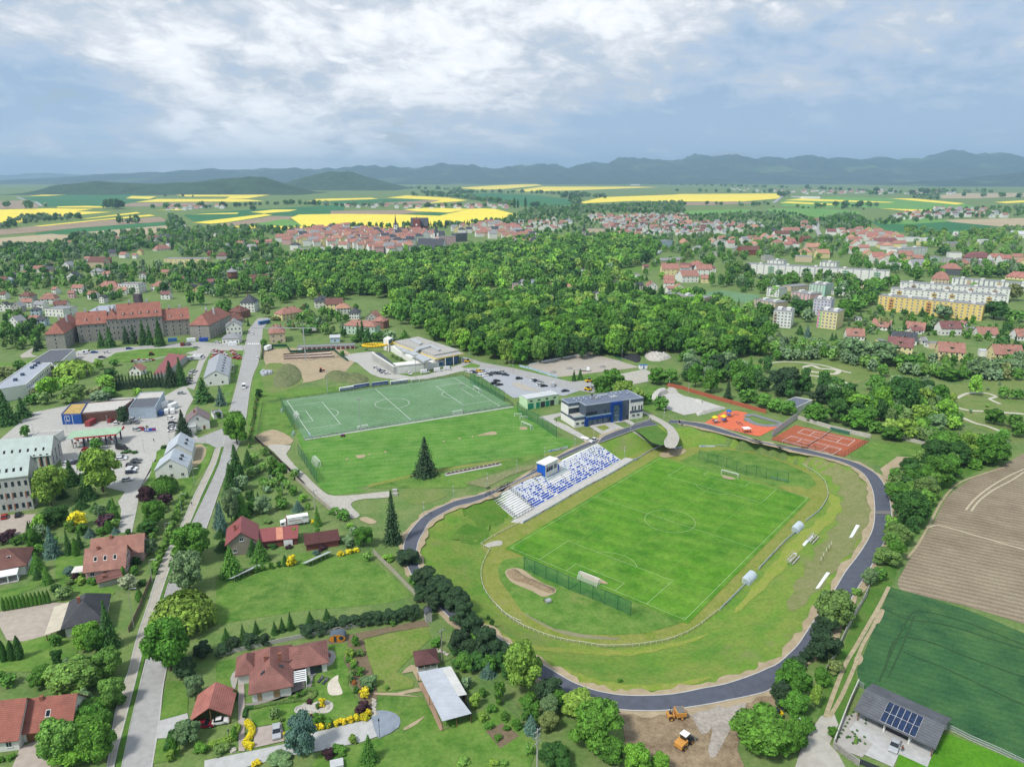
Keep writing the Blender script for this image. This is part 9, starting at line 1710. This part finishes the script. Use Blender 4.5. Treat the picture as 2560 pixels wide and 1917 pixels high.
T_('c','41,12,2,9 54,24,15,8 64,14,5,11 70,21,10,11 76,26,16,8 84,34,24,10 55,32,24,10,b,gg 51,56,34,21,p,gg 72,50,38,16 30,58,32,19,s,g 20,41,25,15,b,gg 89,52,39,15,s,bg 94,42,33,11,b,by 56,65,60,10,u,ol 46,44,30,8,s,dg 38,42,30,6,s,dg 28,30,12,16,b,gg 86,14,5,11,b,gg 110,68,45,11,s,g 110,80,70,8,u,g 128,55,48,14 138,62,50,15 145,70,64,9,b,by 160,92,68,22 186,106,98,14,u,by 215,135,120,14,b,g 115,94,88,11,u,pu 108,99,93,8,u,bg 135,100,94,9,u,ye 144,98,92,8,u,ye 151,96,91,8,u,ye 82,111,99,11,u,ye 75,111,98,6,t,dg 68,112,105,6,u,dg 60,114,106,6,u,g 51,116,109,6,u,g 44,118,110,6,u,g 18,126,88,29,s,g 49,108,81,24,s,g 40,100,80,15,s,dg 4,70,41,16,s,bg 8,95,80,19,s,dg 61,92,86,11,u,dg 144,90,78,15,u,gg 132,86,80,12,u,gg 86,81,68,9,u,yg 79,92,90,8,u,pu 164,106,95,11,b,lg 105,65,60,5,u,ye 149,79,68,11,b,gg','b','g')
tpx('c',1530,710,220,205,'k','dk','tall sparse dark spruce beside the ring road curve');tpx('E',550,1078,800,195,'k','dk','lone dark spruce standing on the edge of the training pitch')
T_('c','208,112,94,28 226,135,112,28 238,141,120,25 244,148,126,31 258,158,135,31 261,161,141,32 222,150,132,20 235,161,141,24','p','dk')
T_('f','8,24,-5,29 19,41,8,30 32,52,22,29 41,56,34,28 52,55,41,19 5,52,25,25 8,70,50,25,p,dg 22,70,50,25,p,dg 35,78,60,20,s,bg 31,62,41,21 16,60,35,24 46,68,50,19,p,dg 55,78,62,20,p,dg 102,109,78,29 78,112,96,24,p,g 110,112,90,19,b,g 90,108,80,19 81,140,116,21,s,bg 100,139,115,25,b,br','p','dk')
T_('f','70,96,38,48,b,yg 132,125,95,40,b,yg 148,166,106,62,b,mg 106,179,150,40,b,dg 168,175,144,32,b,g 195,188,150,32,b,by 219,185,161,22,b,by 21,111,94,14,u,yg 29,98,88,10,u,g 11,90,76,11,b,gg 38,116,105,11,u,g 29,125,114,11,u,yg 52,125,114,11,u,g 36,134,125,11,u,g 65,134,121,11,u,g 45,146,138,10,u,g 55,135,129,9,u,g 79,162,148,10,u,lg 35,14,9,5,u,dg 39,22,13,6,u,dg 177,82,77,6,u,g 8,173,165,15,u,lg 41,173,168,12,u,yg 52,173,166,10,u,lg','u','g')
T_('g','180,29,15,19,b,dg 202,42,15,28,b,g 184,39,24,25,b,g 174,41,30,19,b,dg 168,55,36,21,b,g 180,75,44,32,b,dg 169,91,71,24,b,ol 159,108,92,22,b,ol 145,125,108,14,b,gg 166,104,85,18,b,g 200,24,0,28,b,dg 248,22,-2,26,b,g 229,19,2,21,b,yg 219,24,2,22,b,dg 211,34,12,20,b,g 191,52,31,21,b,ol 178,70,59,19,b,br 192,41,22,20,b,g 154,120,108,12,b,g 135,132,125,9,u,lg','b','g')
T_('h','115,38,4,36,b,ol 104,66,35,28,p,dk 108,41,24,22,p,dk 80,98,64,31,b,g 71,104,80,20,p,dk 86,70,59,15,p,dk 104,86,68,16,b,g 82,114,90,26,b,g 100,104,82,11,b,yg 55,150,111,52,b,mg 80,146,112,24,b,g 90,125,110,18,b,g 116,75,62,14,u,br 92,65,55,11,p,dk 115,128,118,9,u,g 86,138,122,14,u,g','b','g')
T_('F','38,32,12,34,b,mg 79,26,16,11,s,dk 85,30,20,9,s,dk 60,35,14,15,s,dg 96,18,10,8,s,dg 102,20,10,6,s,bg 76,16,9,5,b,g 12,62,41,12 24,66,46,14 38,71,54,9,s,dk 30,52,34,19,p,dk 10,52,38,19,p,dk 46,60,39,16 54,74,62,16 55,62,36,14,s,g 66,78,66,15 75,81,70,14 86,84,71,14 82,69,44,24,p,dk 98,68,50,15,b,dg 112,75,59,16,p,dk 108,90,74,22 125,90,70,18,b,dg 141,96,78,22 144,81,66,21,b,by 161,86,59,18,b,by 178,85,52,29,b,dg 195,80,61,18,b,yg 211,92,71,20,b,by 194,95,75,19,b,yg 205,99,82,16,b,gg 169,105,92,18 181,104,86,19,b,yg 200,105,92,16 158,99,88,12 211,120,96,32 205,132,116,25,b,dg 246,125,98,26 229,120,96,18,b,yg 236,68,50,10,b,by 219,74,65,5,b,yg 259,70,60,9 271,71,62,10 252,92,78,16 268,95,82,15 185,49,35,30 215,56,45,24,b,g 162,44,24,25,b,gg 149,41,26,20,b,gg 135,41,21,19,b,gg 84,39,29,16,b,gg 241,54,38,26,b,gg 264,50,38,25,b,gg 196,52,45,11 174,58,51,11,b,gg 178,68,54,19,b,dg 272,102,88,15,b,g 258,105,95,11,b,g 135,78,62,19,b,g 155,80,68,18,b,dg 188,70,58,15,b,gg 125,70,59,14,b,gg','b','g')
T_('E','210,70,51,14 218,65,46,19 229,69,55,16,b,yg 239,76,61,11,b,yg 258,80,68,12 247,75,66,8 254,59,45,16 265,60,46,15 188,56,46,5,s,dg 193,55,45,6,s,dg 88,29,16,8,b,by 224,72,56,11,b,yg 15,24,8,8,s,dg 22,28,12,11,s,dg 12,25,19,8 30,24,16,11 40,24,15,12,b,gg 52,22,14,11,s,g 2,36,31,5,u,g','b','g')
T_('D','191,109,81,21,b,mg 191,139,106,19,s,dg 185,148,126,14,s,dg 200,125,110,12,s,dg 164,74,52,19,s,dg 178,76,59,11,s,bg 148,102,78,15,s,dk 138,61,39,15,s,dk 146,60,36,12,s,dg 100,91,75,11,p,dk 78,112,102,11,b,g 21,101,91,8,b,g 82,29,14,8,s,dg 89,29,11,11,s,dg 102,26,11,9,s,dk 108,26,10,8,s,dk 116,27,6,10,s,dg 121,27,8,8,s,dg 129,28,4,11,s,dg 29,32,22,6,s,dk 32,30,18,8,s,dk 60,54,38,29,w,yg 50,50,39,18,w,ol 42,70,52,19,b,by 59,75,59,20,b,ol 55,62,52,15,b,by 6,92,62,20,s,dg 19,86,68,16,s,dg 78,70,60,15,b,br 86,65,51,15,b,by 88,70,61,15,b,g 82,75,64,16,b,gg 89,54,45,14,p,dg 111,68,61,8,b,by 5,55,44,15,b,br 16,50,39,10,b,g 212,28,22,6,b,g 118,93,92,2,u,g 176,86,80,5,u,dg 102,114,112,8,u,dg 108,114,112,6,u,dg 132,110,107,6,u,dg 80,47,38,8,b,by 92,44,38,8,b,g 31,70,60,11,b,br 26,75,66,12,b,g 36,75,65,11,b,ol 66,120,112,8,s,dg 66,139,129,11,s,dg 58,138,120,14,s,dg 208,69,62,6,u,dg','b','g')
for k in rg(16):tpx('D',735+k*21,505-k*1.5,400-k*1.5+random.uniform(-8,8),42,'s','dk','dark spruce in the tight row behind the workshop')
for k in rg(22):tpx('D',1655-k*2.6+random.uniform(-3,3),560+k*15,535+k*15,24,'u',('g','ol','br')[k%3],'small shrub in the line between street and grass strip')
for x,y,w in((1700,900,60),(1640,940,60),(1740,960,50),(1690,1000,60),(1620,1040,60),(1800,1060,50),(1760,1100,60),(1850,1110,50),(1560,1120,80),(1700,1110,60),(1890,1050,60)):tpx('D',x,y+30,y-30,w,'b','lg')
for s in('136,271,206,18 154,278,209,20','218,274,215,14 231,274,216,15 241,274,220,14','300,285,208,19 312,285,210,18','336,285,212,16 350,288,212,19','374,291,212,16 390,290,212,18','466,295,222,22'):
 for a in psl(s):tpx('A4',*a,'l','dg')
T_('A4','29,132,111,19,b,dg 42,138,119,19,b,dg 15,132,114,15,b,dg 210,140,112,11,s,dk 215,142,121,9,s,bg 245,141,118,10,s,dk 256,144,118,11,s,dk 139,122,104,8,s,dg 137,92,69,15,b,by 104,109,88,9,s,dg 116,110,92,5,s,dg 132,102,91,6,s,dg 91,110,94,19,b,g 152,104,95,12,b,lg 190,109,96,11,b,g 200,106,94,9,b,g 155,92,74,16,b,gg 55,114,104,8,s,dk 211,102,92,8,s,dg 235,100,88,11,b,by','b','g')
T_('A5','49,99,76,11 64,100,79,11,b,dg 74,98,74,12 105,96,76,14 128,110,88,18 92,100,88,9,b,dg 99,108,99,11 140,91,78,20 172,100,76,29,b,g 158,99,90,15,b,dg 58,144,121,10,s,dk 66,145,121,10,s,dk 80,149,126,15,s,bg 90,148,116,12,s,g 131,156,125,20,b,g 116,158,136,15,b,g 166,125,109,18,b,ol 191,126,119,25,b,g 185,148,120,31,b,dg 256,154,119,31,b,g 151,164,156,9,b,g 149,115,98,16,b,by 42,70,51,19 200,179,160,8,s,bg 188,175,161,11,s,dg 238,184,170,10,s,dg 244,182,171,8,s,dg 255,102,90,12,b,ol 212,109,100,12,b,g 198,92,85,11,b,ol 256,88,80,14,b,g 86,75,60,16,b,lg','b','g')
T_('A6','106,91,69,21 122,75,58,15,b,by 228,151,121,40,b,dg 259,155,135,31,b,g 246,175,150,18,s,dg 148,150,128,29,b,gg 136,166,148,14,b,gg 115,146,131,16,s,dg 54,166,146,19,b,br 12,139,118,30,b,g 25,125,106,21,b,dg 42,112,95,22 54,106,88,20 74,95,86,14,b,yg 94,80,72,12 198,100,92,11,b,by 260,122,94,25,b,br 50,75,64,14 88,69,56,22,b,by 185,82,64,16,b,br 200,82,68,19 219,85,66,21 238,85,71,18,b,dg 122,55,46,11,s,dk 116,56,49,9,s,dk 148,50,36,22,b,dg 188,52,36,19 262,51,41,16,b,lg 268,75,62,11,b,by 238,199,179,19,b,dg 80,174,166,16,b,lg','b','g')
T_('A2','30,116,92,16 46,116,94,15 78,125,108,15 88,125,104,15 86,135,115,16 74,138,121,14 74,126,114,12 98,104,86,16,b,ol 95,92,75,25,b,yg 114,89,66,16 70,70,54,14,b,by 148,95,81,29,b,pu 185,102,86,10,s,dg 151,122,102,22 149,135,110,16,b,ol 164,140,132,21,b,br 95,42,24,10,s,dk 141,24,12,10,b,dg 252,51,36,20,b,wh 215,136,122,19 249,135,121,19 220,160,146,25 168,175,171,5,u,g 120,148,134,6,s,dg','b','g')
T_('A3','164,195,181,15,b,by 120,112,82,21,b,lg 29,192,161,14,s,dg 39,198,174,16,s,dg 19,149,138,8,b,g 254,70,59,12,b,pu 219,58,46,11,b,lg 156,132,120,32,b,yg 200,132,119,32,b,yg 225,148,132,40,b,lg 71,161,138,25,b,by','b','g')
WG=('g','mg','dg','mg','g','lg','by','dg','g','yg','mg')
for nm,f,s,sp,hr,wr,k,seed in(('w','P','244,199 260,209 278,215 295,221 312,228 332,229 355,224 390,224 410,221 440,224 462,225 475,220 460,200 448,191 425,189 400,191 362,192 332,191 300,189 265,188 246,190',11.5,(12,18),(10,15),'b',31),('w2','P','172,172 190,162 215,161 240,164 272,162 310,164 322,175 310,180 250,186 240,188 220,184 185,185',13,(13,19),(11,15),'b',32),('w3','P','310,164 325,156 350,152 390,150 412,156 410,162 390,168 350,172 322,180 312,185',14,(13,19),(11,16),'b',33),('w4','P','245,160 282,158 310,155 332,150 350,151 325,159 300,162',15,(12,17),(10,14),'b',34),('w5','P','370,172 390,172 400,180 385,190 370,190 325,190 322,179',13,(9,14),(8,12),'b',35)):
 sct(f,s,sp,hr,keep=.95,kinds=k,tints=WG)
GD=('g','dg','lg','g','gg','ol','mg')
sct('A1','0,58 175,45 275,50 375,48 425,55 375,82 250,90 125,100 0,105',15,(8,14),tints=('gg','g','lg','dg','gg'));sct('A1','0,108 225,100 375,112 553,105 553,190 425,200 325,232 175,175 0,215',12,(6,11),kinds=['b','b','b','s']);sct('A1','0,270 75,265 140,295 148,365 105,360 50,375 0,370',9,(5,9),keep=.85,kinds=['b','b','u'])
sct('A1','225,38 375,5 553,0 553,50 450,60 325,65',19,(9,14),tints=('gg','g','dg','lg'));sct('A2','0,5 175,0 288,20 325,40 362,70 375,105 250,105 125,82 0,80',16,(8,14),kinds=['b','b','b','s']);sct('A2','0,120 175,105 350,105 553,95 553,160 425,175 362,212 262,190 150,208 0,195',13,(8,13),keep=.85);sct('A2','270,195 425,200 553,190 553,225 450,215 375,225 275,220',12,(10,15),tints=WG);sct('A2','360,255 425,250 553,260 553,335 475,332 375,332 362,300',9,(5,8))
sct('A4','0,168 250,155 425,140 553,140 553,155 425,162 325,170 225,175 175,190 0,200',14,(6,10));sct('A4','110,190 250,175 425,175 438,225 475,250 400,265 275,272 175,265 150,225',15,(4,8),keep=.5,kinds=['b','u','b']);sct('A4','175,62 450,70 553,82 553,118 475,120 425,125 250,82',22,(8,13),tints=('gg','lg','g','g'))
sct('A4','0,15 225,0 553,-5 553,75 350,70 225,60 0,60',22,(7,12),keep=.62,kinds=['b','b','s'],tints=('gg','g','dg','g'));sct('A5','0,0 400,0 375,38 250,48 0,50',21,(7,12),keep=.62,kinds=['b','b','s'],tints=('gg','g','dg','g'));sct('A5','0,45 250,42 375,58 553,40 553,105 475,110 375,112 250,115 150,120 0,125',18,(8,13));sct('A5','125,120 208,120 208,150 275,160 425,170 500,165 553,175 553,265 475,225 400,190 325,205 225,215 140,195',14,(8,13),keep=.55);sct('A5','190,262 288,270 288,322 175,308 108,295',12,(7,11));sct('A5','350,322 425,332 425,355 350,350',11,(3,7),kinds=['b','s','u']);sct('A5','350,250 415,245 410,312 370,312',13,(8,12))
sct('A6','0,95 150,105 250,120 300,150 300,175 175,165 130,150 0,140',17,(8,13));sct('A6','300,140 425,120 553,118 553,175 475,170 350,170',17,(8,13));sct('A6','0,208 88,195 130,180 155,190 125,200 95,220 88,265 62,275 0,295',12,(9,14),keep=.85,tints=('g','dg','g','mg'));sct('A6','0,295 90,275 200,282 325,302 410,312 553,312 553,400 375,362 225,350 0,358',9,(3,7),kinds=['b','b','u','u','s']);sct('A6','175,15 325,32 553,15 553,105 400,100 275,82 200,70',22,(9,15),tints=('lg','yg','gg','g','lg'))
sct('F','0,5 50,15 120,30 150,40 140,70 105,75 50,70 0,75',12,(12,17),keep=.9,tints=WG);sct('F','140,50 225,58 325,65 325,105 262,82 200,78 150,80',6.5,(6,9),keep=.95,tints=('gg','lg','g','gg'));sct('F','325,75 450,85 553,80 553,112 438,110 375,105 338,95',7,(5,9),kinds=['b','b','u'],tints=('gg','lg','g','gg','br'));sct('F','0,75 75,82 140,85 190,110 262,122 325,120 425,125 425,160 375,175 312,190 250,175 175,140 75,130 0,110',10,(7,12),kinds=['b','b','p'],tints=('g','dg','gg','dg','g'));sct('F','312,175 425,160 445,190 412,225 390,210 315,200',8,(6,10),tints=('g','yg','g','by','ol'))
sct('F','425,112 553,115 553,225 475,190 435,150',17,(1.5,4),keep=.5,kinds=['u','u','b'],tints=('gg','lg','ol'));sct('F','0,25 140,82 140,105 0,82',10,(2,5),keep=.3,kinds=['u','b'])
sct('C','288,120 370,100 425,95 553,88 553,105 450,108 375,115 325,118',34,(9,14),tints=('gg','g','dg'));sct('C','220,110 270,102 300,110 308,125 262,130 230,125',17,(10,15),keep=.9,kinds=['b','b','s'],tints=('dg','g','gg'));sct('C','0,105 75,100 175,98 220,112 215,140 140,135 75,118 0,110',20,(8,12),keep=.55,tints=('gg','g','dg'));sct('C','375,72 415,70 415,78 375,75',40,(14,20),keep=.9,tints=('gg','dg'))
sct('B','282,100 320,90 425,88 553,80 553,100 425,100 350,105 300,108 262,112',28,(10,15),keep=.85,tints=('gg','g','dg'));sct('B','0,121 75,120 140,118 225,114 275,110 312,112 250,120 150,124 0,125',19,(9,14),keep=.9,kinds=['b','b','s'],tints=('gg','g','dg'))
sct('A','120,130 195,140 275,142 250,160 175,160 100,150',26,(10,14),tints=('gg','g','dg'));sct('A','0,152 100,150 120,165 75,175 0,175',22,(9,13),tints=('gg','g','dg'));sct('A','272,105 295,112 300,140 320,150 275,142 270,118',17,(10,15),tints=('gg','g','dg'));sct('A','312,125 375,122 500,125 553,120 553,125 475,132 375,140 312,142',22,(9,13),tints=('gg','g','dg'));sct('A','0,119 32,110 45,106 130,105 135,110 62,114 25,124 0,125',30,(12,17),keep=.9,tints=('gg','dg'));sct('A','180,112 222,110 222,116 180,116',26,(12,18),keep=.9,kinds=['b','s'],tints=('dg','gg'))
UB=['u','u','b']
sct('a','38,140 120,120 180,140 175,190 120,205 75,190',5,(2,5),.6,['u','b','s']);sct('b','108,108 270,105 240,275 105,275',5,(3,6),.6,UB);sct('a','250,140 332,135 338,175 308,240 275,250 295,190',5,(2,4),.6,UB);sct('c','20,0 125,0 208,75 208,140 125,100 50,120',6,(2,5),.5,UB);sct('f','5,75 120,105 225,175 220,250 140,240 50,200',5,(2,6),.6,UB)
sct('g','332,50 380,38 512,0 520,38 425,62 390,105 375,160 332,185 312,175 332,140 320,105',6,(4,8),.7,['b','u'])
def row(f,s,sp,h,tints=('gg','dg','g'),k='b'):
 pts=lst(f,s);rs=np.random.RandomState(len(s)*3)
 for a,b in zip(pts,pts[1:]):
  L=hypot(b[0]-a[0],b[1]-a[1]);n=max(1,int(L/sp))
  for i in rg(n):
   if rs.rand()<.82:t=(i+rs.rand())/n;hh=h*(.7+.6*rs.rand());tree((a[0]+(b[0]-a[0])*t+rs.normal()*sp*.25,a[1]+(b[1]-a[1])*t+rs.normal()*sp*.6,0),hh,hh*(.95+.4*rs.rand())if k!='l' else hh*.3,k,tints[rs.randint(len(tints))])
for f,s,sp,h in(('A','10,90 22,91 58,92',55,26),('A','68,90 92,89',26,20),('A','170,91 200,92',22,28),('A','235,92 310,90 355,92',26,18),('A','358,90 425,86 475,85 553,88',22,18),('B','0,88 125,90 240,88',26,16),('B','118,71 160,72 200,75 250,82',30,20),('B','130,66 160,70 225,66 300,67 375,70 420,75',38,22),('B','225,82 250,82 275,89',30,20),('B','375,82 380,86',30,28),('B','380,90 410,89 475,88 525,86',24,12),('B','110,60 190,62 190,66',55,24),('B','300,88 332,89',28,16),('B','352,75 422,71',45,24),('A','90,68 150,67 185,65',55,14),('A','250,72 325,72',70,10),('A','405,94 410,95',30,16),('C','0,86 50,85 105,88 140,85',30,16),('C','0,64 85,66 165,66',55,24),('C','160,72 175,68',28,22),('C','190,90 250,88 320,90',30,15),('C','252,90 320,88',34,20),('C','150,90 225,92 295,93',30,8),('C','250,69 375,70 553,75',55,24),('C','205,60 375,68 450,66 553,68',80,30),('C','425,116 462,118',30,16),('C','370,66 500,64',85,26),('B','475,51 553,54',70,20),('C','0,54 175,59',70,26)):row(f,s,sp,h)
row('B','274,90 304,90',14,30,('dg',),'l')
row('A','195,110 212,111',22,26,('dg',),'l')
plant_all()
SUN_EL,SUN_AZ=R(52),R(228)
hb=MB();hb.box(-21000,21000,-1500,26500,-9,640);hm=bpy.data.materials.new('haze_air');hm.use_nodes=True;n=hm.node_tree.nodes;l=hm.node_tree.links
n.remove(n['Principled BSDF']);pv=n.new('ShaderNodeVolumePrincipled');pv.inputs['Color'].default_value=(.50,.76,1.,1);pv.inputs['Density'].default_value=HAZE;pv.inputs['Anisotropy'].default_value=.1;l.new(pv.outputs[0],n['Material Output'].inputs['Volume'])
ho=bd('haze',hb,hm);ho['kind']='stuff'
w=bpy.data.worlds.new('World');SC.world=w;w.use_nodes=True;nt=w.node_tree;n=nt.nodes;l=nt.links;bg=n['Background']
t=NT.__new__(NT);t.n=n;t.l=l
sky=n.new('ShaderNodeTexSky');sky.sky_type='NISHITA';sky.sun_disc=False;sky.sun_elevation=SUN_EL;sky.sun_rotation=SUN_AZ;sky.air_density=1.2;sky.dust_density=1.5
tc=n.new('ShaderNodeTexCoord').outputs['Generated'];o=t.xyz(tc);zc=t.math('POWER',t.math('ADD',t.math('MAXIMUM',o[2],.0),.03),.6)
cb=t.new('ShaderNodeCombineXYZ');l.new(o[0],cb.inputs[0]);l.new(o[1],cb.inputs[1]);l.new(t.math('MULTIPLY_ADD',o[0],.12,t.math('MULTIPLY',zc,1.7)),cb.inputs[2]);P2=cb.outputs[0]
big=t.noise(P2,2.6,2,.5,.36,.64,.3)
mid=t.noise(t.maps(P2,(1,1,1.25)),6.5,6,.58,.34,.66,.3)
fine=t.noise(t.maps(P2,(1,1,1.1)),17,6,.62,.34,.68,.4)
def lobe(X,Y,sx,sy):
 d=Vector(ray(X,Y)).normalized();vd=n.new('ShaderNodeVectorMath');vd.operation='SUBTRACT';l.new(tc,vd.inputs[0]);vd.inputs[1].default_value=d
 m2=t.maps(vd.outputs[0],(1/sx,1/sx,1/sy));vl=n.new('ShaderNodeVectorMath');vl.operation='LENGTH';l.new(m2,vl.inputs[0]);r=t.mr(vl.outputs['Value'],.0,1.,1,0);return t.math('MULTIPLY',r,t.math('SUBTRACT',2,r))
dark=lobe(2050,310,.46,.15);dark2=lobe(90,300,.17,.075);dark3=lobe(1480,300,.25,.05);bright=lobe(800,80,.62,.22);bright2=lobe(2420,120,.30,.085);low=lobe(420,420,.42,.055)
def comb(*a):
 r=None
 for v_,k in a:m_=t.math('MULTIPLY',v_,k);r=m_ if r is None else t.math('ADD',r,m_)
 return r
vo=n.new('ShaderNodeTexVoronoi');vo.feature='SMOOTH_F1';vo.inputs['Scale'].default_value=13;vo.inputs['Detail'].default_value=2;vo.inputs['Roughness'].default_value=.5;vo.inputs['Smoothness'].default_value=.5
wv=n.new('ShaderNodeVectorMath');wv.operation='MULTIPLY_ADD';nz=n.new('ShaderNodeTexNoise');nz.inputs['Scale'].default_value=14;nz.inputs['Detail'].default_value=3;l.new(P2,nz.inputs['Vector']);l.new(nz.outputs['Color'],wv.inputs[0]);wv.inputs[1].default_value=(.07,.07,.07);l.new(t.maps(P2,(1,1,1.3)),wv.inputs[2]);l.new(wv.outputs[0],vo.inputs['Vector'])
puff=t.mr(vo.outputs['Distance'],.1,.6,1,0)
cov=comb((big,.26),(mid,.52),(fine,.38),(puff,.42),(bright,.20),(bright2,.34),(low,.24),(dark,-.44),(dark2,-.36),(dark3,-.14));cov=t.math('ADD',cov,-.16)
cr=n.new('ShaderNodeValToRGB');l.new(cov,cr.inputs[0]);e=cr.color_ramp.elements
e[0].position=.02;e[0].color=(.32,.44,.60,1);e[1].position=1.;e[1].color=(.97,.97,.98,1)
for ps,c in((.26,(.42,.52,.66)),(.44,(.50,.56,.64)),(.60,(.66,.69,.74)),(.76,(.83,.85,.88))):k=e.new(ps);k.color=(*c,1)
nis=t.mix(1,sky.outputs[0],(.10,.10,.10),'MULTIPLY')
hz_=t.mr(o[2],.0,.10,.35,0)
cl=t.mix(hz_,cr.outputs[0],(.60,.70,.84))
thin=t.mr(mid,.0,.12,.35,0)
col=t.mix(thin,cl,nis)
w.cycles.sampling_method='MANUAL';w.cycles.sample_map_resolution=512
l.new(col,bg.inputs[0]);bg.inputs[1].default_value=SKYK
sl=bpy.data.lights.new('sun','SUN');sl.energy=SUNK;sl.angle=R(9);sl.color=(1,.965,.9);so=bpy.data.objects.new('sun',sl);COL.objects.link(so)
sd=Vector((sin(SUN_AZ)*cos(SUN_EL),cos(SUN_AZ)*cos(SUN_EL),sin(SUN_EL)));so.rotation_euler=sd.to_track_quat('Z','Y').to_euler();so.location=(0,0,300)
cam=bpy.data.cameras.new('camera');co=bpy.data.objects.new('camera',cam);COL.objects.link(co);co.location=(0,0,CZ);co.rotation_euler=(pi/2-PITCH,0,0);cam.sensor_fit='HORIZONTAL';cam.sensor_width=36;cam.lens=36*FPX/2560;cam.clip_end=60000;cam.clip_start=1;SC.camera=co
SC.view_settings.view_transform='Standard';SC.view_settings.look='None';SC.view_settings.exposure=EXPO;SC.view_settings.gamma=1
SC.cycles.use_denoising=True;SC.cycles.max_bounces=5;SC.cycles.diffuse_bounces=2;SC.cycles.glossy_bounces=2;SC.cycles.transparent_max_bounces=12;SC.cycles.volume_bounces=0;SC.cycles.caustics_reflective=False;SC.cycles.caustics_refractive=False;SC.render.threads_mode='AUTO'
ORD1=['','first','second','third','fourth','fifth','sixth','seventh','eighth','ninth','tenth','eleventh','twelfth','thirteenth','fourteenth','fifteenth','sixteenth','seventeenth','eighteenth','nineteenth']
TENS=['','','twenty','thirty','forty','fifty','sixty','seventy','eighty','ninety'];TENTH=['','','twentieth','thirtieth','fortieth','fiftieth','sixtieth','seventieth','eightieth','ninetieth']
def ordinal(i):
 if i<20:return ORD1[i]
 if i>=100:return 'farther'
 return TENTH[i//10]if i%10==0 else TENS[i//10]+'-'+ORD1[i%10]
bucket={}
LN=np.array([(x,y)for _,x,y in LAND])
for o,look in AUTO:
 x,y=o.location.x,o.location.y;d=np.hypot(LN[:,0]-x,LN[:,1]-y);i=int(d.argmin());lx,ly=LN[i];L=hypot(lx,ly);fx,fy=lx/L,ly/L;dx,dy=x-lx,y-ly;f=dx*fx+dy*fy;s=dx*fy-dy*fx
 side=('behind' if f>0 else 'before')if abs(f)>abs(s)else('right of' if s>0 else 'left of')
 bucket.setdefault((look,i,side),[]).append((float(d[i]),o))
for(look,i,side),v in bucket.items():
 v.sort(key=lambda a:a[0]);nm=LAND[i][0]
 for k,(d,o)in enumerate(v):w_=16;o['label']=(look+' '+side+' the '+nm)if len(v)==1 else look+', '+('nearest' if k==0 else ordinal(k+1)+' nearest')+' '+side+' the '+nm
for o,_ in AUTO:
 if len(o['label'].replace('-',' ').split())>15:o['label']=o['label'].replace(' nearest','')
